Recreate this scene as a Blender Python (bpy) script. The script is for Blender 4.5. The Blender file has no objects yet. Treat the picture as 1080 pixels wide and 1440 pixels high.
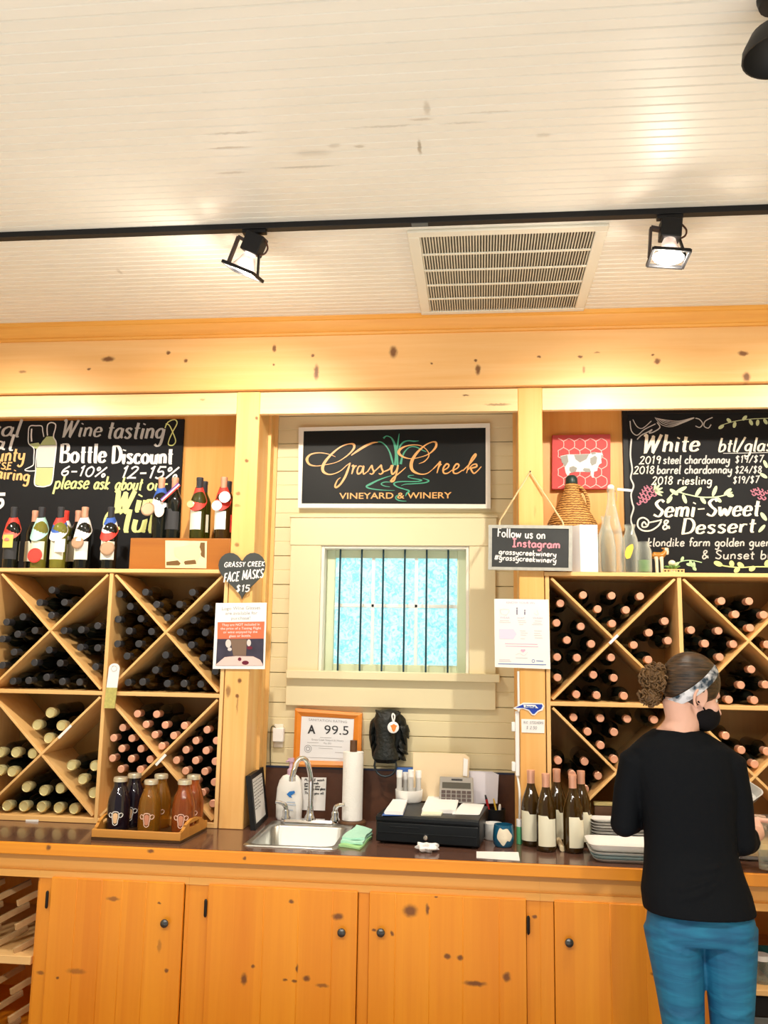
import bpy, math, random
from mathutils import Vector, Matrix
random.seed(7)
SC = bpy.context.scene
COL = SC.collection
PI = math.pi
V = Vector

# ------------------------------------------------------------------ camera, world, exposure
EYE = V((0, 0, 1.71))
FPX = 1245.0
YAW, PITCH, ROLL = 0.1102, 0.1553, 0.01697
_f = V((-math.sin(YAW)*math.cos(PITCH), math.cos(YAW)*math.cos(PITCH), math.sin(PITCH)))
_r = V((math.cos(YAW), math.sin(YAW), 0)); _u = _r.cross(_f)
_R = _r*math.cos(ROLL) + _u*math.sin(ROLL); _U = -_r*math.sin(ROLL) + _u*math.cos(ROLL)
cam = bpy.data.objects.new('camera', bpy.data.cameras.new('camera')); COL.objects.link(cam)
m3 = Matrix((_R, _U, -_f)).transposed()
cam.matrix_world = Matrix.Translation(EYE) @ m3.to_4x4()
cam.data.sensor_fit = 'VERTICAL'; cam.data.sensor_height = 36; cam.data.lens = FPX/1440*36
cam.data.clip_start = 0.05
SC.camera = cam

SC.view_settings.view_transform = 'Standard'; SC.view_settings.look = 'None'
SC.view_settings.gamma = 1; SC.view_settings.use_curve_mapping = False
SC.view_settings.exposure = 1.13

world = bpy.data.worlds.new('graded_room_glow'); SC.world = world; world.use_nodes = True
WB = world.node_tree.nodes['Background']
WB.inputs['Strength'].default_value = 1.0
_wn, _wl = world.node_tree.nodes, world.node_tree.links
_tc = _wn.new('ShaderNodeTexCoord'); _sp = _wn.new('ShaderNodeSeparateXYZ'); _wl.new(_tc.outputs['Generated'], _sp.inputs[0])
_wr = _wn.new('ShaderNodeValToRGB'); _ma = _wn.new('ShaderNodeMapRange')
_ma.inputs['From Min'].default_value = -1; _ma.inputs['From Max'].default_value = 1
_wl.new(_sp.outputs['Z'], _ma.inputs['Value']); _wl.new(_ma.outputs['Result'], _wr.inputs['Fac'])
ADDED_UP_GLOW, ROOM_GLOW = 0.84, 0.13          # graded world glow: added from below to lift the ceiling / dimmer around
_wr.color_ramp.elements[0].position = 0.30; _wr.color_ramp.elements[0].color = (ADDED_UP_GLOW, ADDED_UP_GLOW*0.965, ADDED_UP_GLOW*0.91, 1)
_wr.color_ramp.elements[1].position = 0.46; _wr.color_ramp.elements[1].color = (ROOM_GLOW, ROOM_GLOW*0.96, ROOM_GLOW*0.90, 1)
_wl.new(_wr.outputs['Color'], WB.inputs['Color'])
SPOT_W = 44.0
ADDED_BAR_W = 46.0  # power of the added, unseen pendants
SPOT_COL = (1.0, 0.90, 0.76)

# ------------------------------------------------------------------ picture measurements -> places
def P(px, py, Y):
    d = _f + _R*((px-540)/FPX) - _U*((py-720)/FPX)
    return EYE + d*((Y-EYE.y)/d.y)
def PZ(px, py, z):
    d = _f + _R*((px-540)/FPX) - _U*((py-720)/FPX)
    return EYE + d*((z-EYE.z)/d.z)

CZ = 0.91        # counter top
YN = 3.605       # counter front
YD = 3.615       # cabinet door faces
YR = 4.03        # front of racks, posts and lintel
YW = 4.37        # back wall
ZC = 3.278       # ceiling
ZS = 2.072       # shelf on top of the racks

# ------------------------------------------------------------------ materials
def newmat(name):
    m = bpy.data.materials.new(name); m.use_nodes = True
    return m, m.node_tree.nodes, m.node_tree.links, m.node_tree.nodes['Principled BSDF']
_mc = {}
def mat(name, col, rough=0.5, metal=0.0, emit=None, es=0.0, trans=0.0, ior=1.45, coat=0.0, noise=0.0, nscale=40, bump=0.0, alpha=1.0, spec=0.5):
    if name in _mc: return _mc[name]
    m, N, L, b = newmat(name)
    b.inputs['Base Color'].default_value = (*col, 1); b.inputs['Roughness'].default_value = rough
    b.inputs['Metallic'].default_value = metal; b.inputs['IOR'].default_value = ior
    b.inputs['Transmission Weight'].default_value = trans; b.inputs['Coat Weight'].default_value = coat
    b.inputs['Alpha'].default_value = alpha; b.inputs['Specular IOR Level'].default_value = spec
    if emit:
        b.inputs['Emission Color'].default_value = (*emit, 1); b.inputs['Emission Strength'].default_value = es
    if noise or bump:
        tc = N.new('ShaderNodeTexCoord'); n = N.new('ShaderNodeTexNoise'); n.inputs['Scale'].default_value = nscale
        n.inputs['Detail'].default_value = 4
        L.new(tc.outputs['Object'], n.inputs['Vector'])
        if noise:
            mx = N.new('ShaderNodeMix'); mx.data_type = 'RGBA'
            mx.inputs['A'].default_value = (*[c*(1-noise) for c in col], 1)
            mx.inputs['B'].default_value = (*[min(1, c*(1+noise)) for c in col], 1)
            L.new(n.outputs['Fac'], mx.inputs['Factor']); L.new(mx.outputs['Result'], b.inputs['Base Color'])
        if bump:
            bp = N.new('ShaderNodeBump'); bp.inputs['Strength'].default_value = bump; bp.inputs['Distance'].default_value = 0.01
            L.new(n.outputs['Fac'], bp.inputs['Height']); L.new(bp.outputs['Normal'], b.inputs['Normal'])
    _mc[name] = m
    return m

def knot_chain(N, L, pos, base_sock, knots, dark):
    """elliptical dark knots with a shape of their own at fixed places on the board"""
    out = base_sock
    if not knots: return out
    nz = N.new('ShaderNodeTexNoise'); nz.inputs['Scale'].default_value = 55; nz.inputs['Detail'].default_value = 2
    sc = N.new('ShaderNodeVectorMath'); sc.operation = 'MULTIPLY_ADD'; sc.inputs[1].default_value = (0.012,)*3; sc.inputs[2].default_value = (-0.006,)*3
    ad = N.new('ShaderNodeVectorMath'); ad.operation = 'ADD'
    L.new(pos, nz.inputs['Vector']); L.new(nz.outputs['Color'], sc.inputs[0]); L.new(sc.outputs[0], ad.inputs[0]); L.new(pos, ad.inputs[1]); pos = ad.outputs[0]
    for (c, r, s) in knots:
        sub = N.new('ShaderNodeVectorMath'); sub.operation = 'SUBTRACT'; sub.inputs[1].default_value = c
        mul = N.new('ShaderNodeVectorMath'); mul.operation = 'MULTIPLY'; mul.inputs[1].default_value = r
        ln = N.new('ShaderNodeVectorMath'); ln.operation = 'LENGTH'
        mr = N.new('ShaderNodeMapRange'); mr.interpolation_type = 'SMOOTHSTEP'
        mr.inputs['From Min'].default_value = 0.45; mr.inputs['From Max'].default_value = 1.35
        mr.inputs['To Min'].default_value = s; mr.inputs['To Max'].default_value = 0
        mx = N.new('ShaderNodeMix'); mx.data_type = 'RGBA'; mx.inputs['B'].default_value = (*dark, 1)
        L.new(pos, sub.inputs[0]); L.new(sub.outputs[0], mul.inputs[0]); L.new(mul.outputs[0], ln.inputs[0])
        L.new(ln.outputs['Value'], mr.inputs['Value']); L.new(mr.outputs['Result'], mx.inputs['Factor'])
        L.new(out, mx.inputs['A']); out = mx.outputs['Result']
    return out

def kn(lst, Y, s=0.9):
    out = []
    for k in lst:
        c = P(k[0], k[1], Y); e = (P(k[0]+10, k[1], Y)-c).length/10
        out.append(((c.x, c.y, c.z), (1/(k[2]*e*0.92), 3.0, 1/(k[3]*e*0.92)), s if len(k) < 5 else k[4]))
    return out

def pine(name, light, deep, axis='X', knots=(), plank=0.0, dark=(0.13, 0.038, 0.007), rough=0.46, coat=0.08, gscale=1.0):
    m, N, L, b = newmat(name)
    g = N.new('ShaderNodeNewGeometry'); pos = g.outputs['Position']
    mp = N.new('ShaderNodeVectorMath'); mp.operation = 'MULTIPLY'
    sc = {'X': (0.9, 22, 22), 'Z': (22, 22, 0.9), 'Y': (22, 0.9, 22)}[axis]
    mp.inputs[1].default_value = [s*gscale for s in sc]
    L.new(pos, mp.inputs[0])
    n = N.new('ShaderNodeTexNoise'); n.inputs['Scale'].default_value = 1.0; n.inputs['Detail'].default_value = 5
    n.inputs['Distortion'].default_value = 0.6; n.inputs['Roughness'].default_value = 0.62
    L.new(mp.outputs[0], n.inputs['Vector'])
    n2 = N.new('ShaderNodeTexNoise'); n2.inputs['Scale'].default_value = 0.16; n2.inputs['Detail'].default_value = 2
    L.new(mp.outputs[0], n2.inputs['Vector'])
    ad = N.new('ShaderNodeMath'); ad.operation = 'ADD'
    L.new(n.outputs['Fac'], ad.inputs[0]); L.new(n2.outputs['Fac'], ad.inputs[1])
    last = ad.outputs[0]
    if plank:
        sp = N.new('ShaderNodeSeparateXYZ'); L.new(pos, sp.inputs[0])
        dv = N.new('ShaderNodeMath'); dv.operation = 'DIVIDE'; dv.inputs[1].default_value = plank
        fl = N.new('ShaderNodeMath'); fl.operation = 'FLOOR'
        wn = N.new('ShaderNodeTexWhiteNoise'); wn.noise_dimensions = '1D'
        L.new(sp.outputs[2 if axis == 'X' else 0], dv.inputs[0]); L.new(dv.outputs[0], fl.inputs[0]); L.new(fl.outputs[0], wn.inputs['W'])
        ma = N.new('ShaderNodeMath'); ma.operation = 'MULTIPLY_ADD'; ma.inputs[1].default_value = 0.30
        L.new(wn.outputs['Value'], ma.inputs[0]); L.new(last, ma.inputs[2]); last = ma.outputs[0]
    mr = N.new('ShaderNodeMapRange')
    mr.inputs['From Min'].default_value = 0.72; mr.inputs['From Max'].default_value = 1.34 + (0.25 if plank else 0)
    L.new(last, mr.inputs['Value'])
    mx = N.new('ShaderNodeMix'); mx.data_type = 'RGBA'
    mx.inputs['A'].default_value = (*light, 1); mx.inputs['B'].default_value = (*deep, 1)
    L.new(mr.outputs['Result'], mx.inputs['Factor'])
    out = knot_chain(N, L, pos, mx.outputs['Result'], knots, dark)
    L.new(out, b.inputs['Base Color'])
    b.inputs['Roughness'].default_value = rough; b.inputs['Coat Weight'].default_value = coat; b.inputs['Coat Roughness'].default_value = 0.25
    return m

HL, HD = (0.84, 0.33, 0.018), (0.72, 0.225, 0.006)         # honey pine (cabinets, posts)
FL_, FD = (0.86, 0.53, 0.23), (0.78, 0.40, 0.12)           # paler pine (beam, lintel)
RL, RD = (0.84, 0.55, 0.24), (0.74, 0.42, 0.14)             # rack pine

M_cream = mat('cream_siding_paint', (0.73, 0.64, 0.40), 0.5, noise=0.05, nscale=6)
M_casing = mat('cream_casing_paint', (0.75, 0.665, 0.43), 0.45)
M_black = mat('black_satin_metal', (0.009, 0.009, 0.010), 0.5, spec=0.3)
M_dkbrown = mat('brown_laminate_backsplash', (0.085, 0.032, 0.016), 0.35, noise=0.25, nscale=30)
M_white = mat('white_paper', (0.86, 0.85, 0.84), 0.6)
M_offwhite = mat('white_painted_wood', (0.82, 0.78, 0.68), 0.45)
M_chrome = mat('polished_chrome', (0.80, 0.81, 0.83), 0.10, 1.0)
M_steel = mat('brushed_stainless_steel', (0.44, 0.45, 0.43), 0.34, 1.0)
M_board = mat('chalkboard_slate', (0.0115, 0.012, 0.0135), 0.7, noise=0.45, nscale=3, spec=0.2)
M_chalk = mat('white_chalk', (0.80, 0.78, 0.76), 0.9)
M_chalkg = mat('grey_chalk', (0.55, 0.54, 0.52), 0.9)
M_chalkc = mat('cream_chalk', (0.80, 0.74, 0.60), 0.9)
M_chalky = mat('yellow_green_chalk', (0.76, 0.80, 0.30), 0.9)
M_chalko = mat('orange_chalk', (0.85, 0.50, 0.20), 0.9)
M_chalkp = mat('pink_chalk', (0.85, 0.30, 0.36), 0.9)
M_chalkgr = mat('green_chalk', (0.45, 0.66, 0.38), 0.9)
M_chalkpu = mat('plum_chalk', (0.42, 0.16, 0.22), 0.9)
M_gdark = mat('dark_green_wine_glass', (0.006, 0.007, 0.005), 0.06, coat=0.3)
M_gamber = mat('amber_wine_glass', (0.035, 0.017, 0.003), 0.06, coat=0.3)
M_golive = mat('olive_wine_glass', (0.16, 0.15, 0.02), 0.05, coat=0.3)
M_capcop = mat('copper_foil', (0.80, 0.42, 0.28), 0.38, 0.35)
M_capblk = mat('black_foil', (0.035, 0.036, 0.042), 0.42)
M_capgold = mat('pale_gold_foil', (0.72, 0.66, 0.36), 0.30, 0.55)
M_label = mat('cream_bottle_label', (0.80, 0.77, 0.60), 0.6)
M_labelw = mat('white_bottle_label', (0.86, 0.84, 0.76), 0.6)
M_labeld = mat('dark_bottle_label', (0.03, 0.03, 0.033), 0.6)
M_red = mat('red_ribbon', (0.70, 0.045, 0.03), 0.6)
M_blue = mat('blue_ribbon', (0.03, 0.10, 0.42), 0.6)
M_wrib = mat('white_ribbon', (0.84, 0.82, 0.82), 0.6)
M_teal = mat('mint_ribbon', (0.40, 0.72, 0.62), 0.6)
M_bronze = mat('bronze_medal', (0.42, 0.27, 0.17), 0.38, 0.6)
M_gold = mat('gold_letter_paint', (0.80, 0.40, 0.13), 0.4)
M_green = mat('green_reed_paint', (0.06, 0.36, 0.22), 0.45)
M_clear, N, L, b = newmat('clear_glass')
_t = N.new('ShaderNodeBsdfTransparent'); _t.inputs['Color'].default_value = (0.93, 0.95, 0.92, 1)
_x = N.new('ShaderNodeMixShader'); _lw = N.new('ShaderNodeLayerWeight'); _lw.inputs['Blend'].default_value = 0.35
_m = N.new('ShaderNodeMath'); _m.operation = 'MULTIPLY_ADD'; _m.inputs[1].default_value = 0.6; _m.inputs[2].default_value = 0.05
b.inputs['Base Color'].default_value = (0.80, 0.80, 0.74, 1); b.inputs['Roughness'].default_value = 0.05; b.inputs['Specular IOR Level'].default_value = 0.9
L.new(_lw.outputs['Facing'], _m.inputs[0]); L.new(_m.outputs[0], _x.inputs['Fac']); L.new(_t.outputs[0], _x.inputs[1]); L.new(b.outputs[0], _x.inputs[2]); L.new(_x.outputs[0], N['Material Output'].inputs['Surface'])
M_ink = mat('black_ink', (0.03, 0.03, 0.035), 0.7)
M_inkg = mat('grey_ink', (0.38, 0.38, 0.40), 0.7)
M_inkp = mat('pink_ink', (0.85, 0.45, 0.62), 0.7)
M_inkpl = mat('pale_pink_ink', (0.90, 0.66, 0.82), 0.7)
M_inkb = mat('blue_ink', (0.05, 0.14, 0.45), 0.7)

# ------------------------------------------------------------------ mesh building
class MB:
    def __init__(s): s.v = []; s.f = []
    def add(s, vs, fs):
        n = len(s.v); s.v += [V(p) for p in vs]; s.f += [[i+n for i in f] for f in fs]; return s
    def box(s, x0, x1, y0, y1, z0, z1):
        return s.hexa([(x0,y0,z0),(x1,y0,z0),(x1,y1,z0),(x0,y1,z0),(x0,y0,z1),(x1,y0,z1),(x1,y1,z1),(x0,y1,z1)])
    def hexa(s, p):
        return s.add(p, [(0,3,2,1),(4,5,6,7),(0,1,5,4),(1,2,6,5),(2,3,7,6),(3,0,4,7)])
    def bar(s, a, b, w, h, up=(0,0,1)):
        a, b = V(a), V(b); d = (b-a).normalized(); up = V(up)
        if abs(d.dot(up)) > 0.97: up = V((0,1,0))
        x = d.cross(up).normalized()*w/2; y = x.cross(d).normalized()*h/2
        return s.hexa([a-x-y, a+x-y, b+x-y, b-x-y, a-x+y, a+x+y, b+x+y, b-x+y])
    def tube(s, pts, r, n=10, cap=True, flat=None):
        pts = [V(p) for p in pts]; m = len(pts)
        if not hasattr(r, '__len__'): r = [r]*m
        prev = None; rings = []
        for i, p in enumerate(pts):
            t = (pts[min(i+1, m-1)]-pts[max(i-1, 0)])
            if t.length < 1e-9: t = V((0,0,1))
            t.normalize()
            if prev is None:
                a = V((0,0,1)) if abs(t.z) < 0.9 else V((1,0,0))
                x = t.cross(a).normalized()
            else:
                x = prev - t*prev.dot(t)
                x = x.normalized() if x.length > 1e-6 else t.orthogonal().normalized()
            prev = x; y = t.cross(x)
            k = flat or 1.0
            rings.append([p + x*r[i]*math.cos(2*PI*j/n) + y*r[i]*k*math.sin(2*PI*j/n) for j in range(n)])
        return s.rings(rings, cap)
    def rings(s, rings, cap=True, closed=True):
        n = len(rings[0]); vs = [p for R in rings for p in R]; fs = []
        for i in range(len(rings)-1):
            for j in range(n if closed else n-1):
                a = i*n+j; b = i*n+(j+1) % n
                fs.append((a, b, b+n, a+n))
        if cap and closed:
            fs.append(tuple(range(n-1, -1, -1))); k = (len(rings)-1)*n; fs.append(tuple(range(k, k+n)))
        return s.add(vs, fs)
    def loft(s, secs, n=24, e=2.0):
        """secs: (x,y,z,rx,ry) horizontal (super)elliptic rings"""
        R = []
        for (x, y, z, rx, ry) in secs:
            ring = []
            for j in range(n):
                a = 2*PI*j/n; c, sn = math.cos(a), math.sin(a)
                ring.append(V((x+rx*math.copysign(abs(c)**(2/e), c), y+ry*math.copysign(abs(sn)**(2/e), sn), z)))
            R.append(ring)
        return s.rings(R)
    def lathe(s, prof, o=(0,0,0), ax=(0,0,1), n=20, cap=False):
        o = V(o); ax = V(ax).normalized(); x = ax.orthogonal().normalized(); y = ax.cross(x)
        R = [[o+ax*h+(x*math.cos(2*PI*j/n)+y*math.sin(2*PI*j/n))*max(r, 1e-5) for j in range(n)] for r, h in prof]
        return s.rings(R, cap)
    def ball(s, c, rx, ry, rz, n=18, m=12, rot=None):
        R = []
        for i in range(m+1):
            t = -PI/2+PI*i/m
            ring = []
            for j in range(n):
                q = V((rx*math.cos(t)*math.cos(2*PI*j/n), ry*math.cos(t)*math.sin(2*PI*j/n), rz*math.sin(t)))
                if rot: q = rot @ q
                ring.append(V(c)+q)
            if i in (0, m): ring = [V(c)+(rot @ V((0,0,rz*math.sin(t))) if rot else V((0,0,rz*math.sin(t))))+(p-V(c))*1e-4 for p in ring]
            R.append(ring)
        return s.rings(R, False)
    def prism(s, pts, d):
        """flat outline pts extruded by vector d"""
        pts = [V(p) for p in pts]; n = len(pts); d = V(d)
        fs = [tuple(range(n)), tuple(range(2*n-1, n-1, -1))]
        fs += [(i, i+n, (i+1) % n+n, (i+1) % n) for i in range(n)]
        return s.add(pts+[p+d for p in pts], fs)
    def ribbon(s, pts, w, nrm=(0,-1,0)):
        pts = [V(p) for p in pts]; m = len(pts); nrm = V(nrm)
        if not hasattr(w, '__len__'): w = [w]*m
        vs = []
        for i, p in enumerate(pts):
            t = pts[min(i+1, m-1)]-pts[max(i-1, 0)]
            if t.length < 1e-9: t = V((1,0,0))
            sd = t.normalized().cross(nrm).normalized()*w[i]/2
            vs += [p-sd, p+sd]
        return s.add(vs, [(2*i, 2*i+1, 2*i+3, 2*i+2) for i in range(m-1)])
    def mesh(s, name, off):
        me = bpy.data.meshes.new(name); me.from_pydata([p-off for p in s.v], [], s.f); me.validate(); me.update()
        return me

def finish(me, ang=38):
    import bmesh
    bm = bmesh.new(); bm.from_mesh(me)
    bmesh.ops.recalc_face_normals(bm, faces=bm.faces); bm.to_mesh(me); bm.free()
    for p in me.polygons: p.use_smooth = True
    me.set_sharp_from_angle(angle=math.radians(ang))

def wloc(o):
    p = V(o.location)
    while o.parent: o = o.parent; p = p+V(o.location)
    return p

def obj(name, mb, m, parent=None, bevel=0.0, base=None, ang=38, recalc=True):
    off = wloc(parent) if parent else (V(base) if base is not None else V((0,0,0)))
    me = mb.mesh(name, off)
    if recalc: finish(me, ang)
    else:
        for p in me.polygons: p.use_smooth = True
    me.materials.append(m)
    o = bpy.data.objects.new(name, me); COL.objects.link(o)
    if parent: o.parent = parent
    else: o.location = off
    if bevel:
        b = o.modifiers.new('bevel', 'BEVEL'); b.width = bevel; b.segments = 2; b.limit_method = 'ANGLE'; b.angle_limit = math.radians(50)
        b.harden_normals = False
    return o

def tag(o, label, cat, group=None):
    o['label'] = label; o['category'] = cat
    if group: o['group'] = group
    return o
def thing(name, label, cat, loc, group=None):
    o = bpy.data.objects.new(name, None); COL.objects.link(o); o.empty_display_size = 0.05
    o.location = loc
    return tag(o, label, cat, group)
def struct(name, mb, m, bevel=0.0, parent=None):
    o = obj(name, mb, m, parent, bevel)
    if not parent: o['kind'] = 'structure'
    return o
def dup(root, loc, label, group=None, rot=None):
    r = root.copy(); COL.objects.link(r); r.location = loc; r['label'] = label
    if rot: r.rotation_euler = rot
    if group: r['group'] = group
    for ch in list(root.children):
        c = ch.copy(); COL.objects.link(c); c.parent = r
        for gch in list(ch.children):
            d = gch.copy(); COL.objects.link(d); d.parent = c
    return r

def smooth(pts, k=5, closed=False):
    pts = [V(p) for p in pts]; n = len(pts)
    if n < 3: return pts
    out = []
    rng = range(n) if closed else range(n-1)
    for i in rng:
        if closed: p0, p1, p2, p3 = pts[i-1], pts[i], pts[(i+1) % n], pts[(i+2) % n]
        else: p0, p1, p2, p3 = pts[max(i-1, 0)], pts[i], pts[i+1], pts[min(i+2, n-1)]
        for j in range(k):
            t = j/k
            out.append(0.5*((2*p1)+(p2-p0)*t+(2*p0-5*p1+4*p2-p3)*t*t+(3*p1-p0-3*p2+p3)*t**3))
    if not closed: out.append(pts[-1])
    return out
def pxl(pts, Y): return [P(a, b, Y) for a, b in pts]
def rect_px(x0, y0, x1, y1, Y): return pxl([(x0,y0),(x1,y0),(x1,y1),(x0,y1)], Y)

# ------------------------------------------------------------------ hand lettering (single-stroke alphabet)
GL = {
'a':'52|42,44 26,54 8,38 8,12 22,0 38,14 43,50 42,12 52,2','b':'50|10,100 10,8 26,0 42,14 42,40 28,54 12,40','c':'44|40,44 24,55 8,36 10,10 26,0 42,10',
'd':'52|42,42 26,54 8,38 8,12 22,0 40,14 43,100 43,10 52,2','e':'48|10,28 40,32 36,50 22,55 8,36 10,8 26,0 44,12','f':'36|40,90 30,100 18,86 18,0;4,54 36,54',
'g':'52|42,44 26,54 8,38 10,14 24,4 40,18 43,52 43,-20 28,-40 10,-30','h':'52|10,100 10,0;10,36 26,54 40,42 41,0','i':'24|12,54 12,6 20,0;11,74 13,80',
'j':'24|14,54 14,-24 2,-38;13,74 15,80','k':'48|10,100 10,0;40,54 10,24 42,0','l':'24|12,100 12,8 22,0','m':'78|10,54 10,0;10,38 24,54 36,42 37,0;37,38 52,54 65,42 66,0',
'n':'52|10,54 10,0;10,38 26,54 40,42 41,2','o':'52|26,55 8,40 8,14 26,0 43,14 43,40 26,55','p':'52|10,54 10,-40;10,38 26,54 43,40 43,14 28,0 10,14',
'q':'52|42,44 26,54 8,38 10,12 24,2 40,16 43,54 43,-40','r':'40|10,54 10,0;10,34 22,52 38,50','s':'44|38,46 22,55 9,42 36,18 24,0 6,8','t':'36|18,84 18,8 30,0;4,55 34,55',
'u':'52|10,54 10,14 22,0 38,12 42,54 42,8 50,0','v':'46|6,54 22,0 22,0 40,54','w':'70|6,54 18,2 34,44 48,2 64,54','x':'46|8,54 40,0;40,54 6,0',
'y':'50|8,54 10,22 24,12 40,24 42,54 42,-16 26,-40 8,-28','z':'46|8,54 40,54 40,54 8,0 8,0 42,0',
'A':'66|6,0 32,100 32,100 60,0;16,36 50,36','B':'62|12,100 12,0;12,100 44,96 46,64 14,54 52,46 52,8 12,0','C':'64|56,82 40,100 12,80 8,30 28,0 58,16','D':'66|14,100 14,0;6,100 40,98 60,60 50,12 8,0',
'E':'54|48,100 12,100 12,100 12,0 12,0 50,0;12,54 42,54','F':'50|12,100 12,0;12,100 48,98;12,54 40,54','G':'68|58,84 36,100 10,72 10,24 34,0 58,14 58,44;38,44 62,44',
'H':'64|12,100 12,0;54,100 54,0;12,52 54,52','I':'44|22,100 22,0;4,100 42,100;4,0 42,0','J':'48|38,100 38,14 20,0 6,14','K':'60|12,100 12,0;52,100 14,48 54,0','L':'48|12,100 12,0 12,0 46,0',
'M':'80|10,0 14,100 14,100 40,30 40,30 66,100 66,100 70,0','N':'66|12,0 12,100 12,100 54,0 54,0 54,100','O':'68|34,100 10,74 10,26 34,0 58,26 58,74 34,100','P':'56|12,100 12,0;12,98 48,88 46,56 14,48',
'R':'60|12,100 12,0;12,98 46,88 44,56 14,50 52,0','S':'56|48,86 30,100 10,80 24,56 48,32 34,2 6,14','T':'56|28,100 28,0;4,100 54,100','U':'62|12,100 12,20 30,0 50,20 50,100','V':'58|6,100 30,0 30,0 54,100',
'W':'92|6,90 14,98 22,4 24,4 46,84 46,84 56,4 58,4 82,100','Y':'56|6,100 28,50 28,50 50,100;28,50 26,0',
'0':'56|28,100 8,74 8,26 28,0 46,26 46,74 28,100','1':'36|8,80 22,100 22,100 20,0','2':'54|8,80 26,100 44,78 8,2 8,2 50,2','3':'50|8,92 38,96 38,64 18,54 44,36 34,2 6,8','4':'56|34,100 8,36 8,36 50,36;38,60 38,0',
'5':'52|46,100 14,100 14,100 10,58 36,60 44,26 24,0 6,10','6':'52|40,96 14,60 8,22 26,0 44,18 38,46 12,36','7':'50|6,100 46,100 46,100 18,0','8':'52|26,54 10,76 26,100 42,76 8,26 26,0 44,26 26,54','9':'52|42,70 26,52 10,72 24,100 42,84 42,60 34,0',
'%':'70|14,98 6,80 14,64 24,80 14,98;60,100 8,0;54,36 46,18 54,0 64,18 54,36','$':'54|46,84 28,94 12,76 40,34 28,6 8,18;27,110 27,-10','/':'44|40,104 4,-6','#':'64|22,90 14,0;46,90 38,0;4,62 60,62;2,28 56,28',
'&':'62|56,10 16,66 22,98 40,84 10,30 22,0 52,36','-':'46|6,42 40,44','!':'24|12,100 12,30;12,8 12,2','.':'20|9,4 11,0',"'":'18|9,100 7,80',' ':'34|',',':'20|11,6 6,-10'}
def layout(text):
    x = 0; st = []
    for ch in text:
        adv, body = GL[ch].split('|')
        for s in body.split(';'):
            if s.strip(): st.append([(x+float(p.split(',')[0]), float(p.split(',')[1])) for p in s.split()])
        x += float(adv)+4
    return x-4, st
def lettering(parent, text, p0, p1, cap, Y, m, w, slant=0.15, cal=0.0, off=0.0016, double=0):
    """chalk or paint strokes lying on the board's own front plane Y"""
    adv, st = layout(text)
    o = P(*p0, Y-off); U = (P(*p1, Y-off)-o)/adv
    hz = (P(p0[0], p0[1]-cap, Y-off)-o).z/100; k = (P(p0[0]+10, p0[1], Y-off)-o).length/10
    mb = MB()
    for si_, s in enumerate(st):
        q = smooth([V((a+b*slant*(hz/U.length if U.length else 1), b, 0)) for a, b in s], 4)
        pts = [o+U*p.x+V((0,-2e-5*i_-1.2e-4*(si_ % 3),hz*p.y)) for i_, p in enumerate(q)]
        ws = []
        for i in range(len(pts)):
            d = pts[min(i+1, len(pts)-1)]-pts[max(i-1, 0)]
            dn = abs(d.z)/(d.length+1e-9)
            ws.append(w*k*(1-cal+cal*1.7*dn))
        mb.ribbon(pts, ws)
    o2 = obj('lettering', mb, m, parent, recalc=False)
    return o2
def stroke(mb, pts, w, Y, off=0.0016, k=6, taper=False):
    q = smooth([V((a, b, 0)) for a, b in pts], k)
    e = (P(pts[0][0]+10, pts[0][1], Y)-P(pts[0][0], pts[0][1], Y)).length/10
    n = len(q)
    if hasattr(w, '__len__'):
        ws = []
        for i in range(n):
            t = i/(n-1)*(len(w)-1); a = int(min(t, len(w)-2)); ws.append((w[a]+(w[a+1]-w[a])*(t-a))*e)
    else: ws = [w*e*(math.sin(PI*min(1, max(0.12, i/(n-1)))) if taper else 1) for i in range(n)]
    s0_ = 2e-5*((len(mb.v)//7) % 23)
    mb.ribbon([P(p.x, p.y, Y-off-s0_-2e-5*i_) for i_, p in enumerate(q)], ws)
def leaf(mb, x, y, ang, ln, wd, Y, off=0.0016):
    pts = []
    for t in range(14):
        a = 2*PI*t/14; u = ln*(1-math.cos(a))/2; v = wd/2*math.sin(a)
        pts.append(P(x+u*math.cos(ang)-v*math.sin(ang), y+u*math.sin(ang)+v*math.cos(ang), Y-off))
    mb.add(pts, [tuple(range(14))])
def btext(parent, text, p0, p1, cap, Y, m, off=0.0012, name='lettering', bold=0.0):
    cu = bpy.data.curves.new('txt', 'FONT'); cu.body = text; cu.resolution_u = 3; cu.offset = bold
    ob = bpy.data.objects.new('txt', cu); COL.objects.link(ob)
    dg = bpy.context.evaluated_depsgraph_get(); dg.update()
    me = bpy.data.meshes.new_from_object(ob.evaluated_get(dg))
    vs = [v.co.copy() for v in me.vertices]; fs = [list(p.vertices) for p in me.polygons]
    bpy.data.objects.remove(ob); bpy.data.curves.remove(cu); bpy.data.meshes.remove(me)
    xs = [v.x for v in vs]; x0, x1 = min(xs), max(xs)
    o = P(*p0, Y-off); U = (P(*p1, Y-off)-o)/(x1-x0); hz = (P(p0[0], p0[1]-cap, Y-off)-o).z/0.70
    mb = MB(); mb.add([o+U*(v.x-x0)+V((0,0,hz*v.y)) for v in vs], fs)
    return obj(name, mb, m, parent, recalc=False)

# ================================================================== THE SETTING
XL, XR = -3.05, 1.95
# floor
M_floor = pine('oak_floor_boards', (0.30, 0.16, 0.07), (0.22, 0.10, 0.04), 'X', plank=0.11)
YO = 0.2          # the room is modelled from here (behind the camera's view) to the back wall
struct('floor', MB().box(XL, XR, 2.5, 4.5, -0.06, 0), M_floor)
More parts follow.
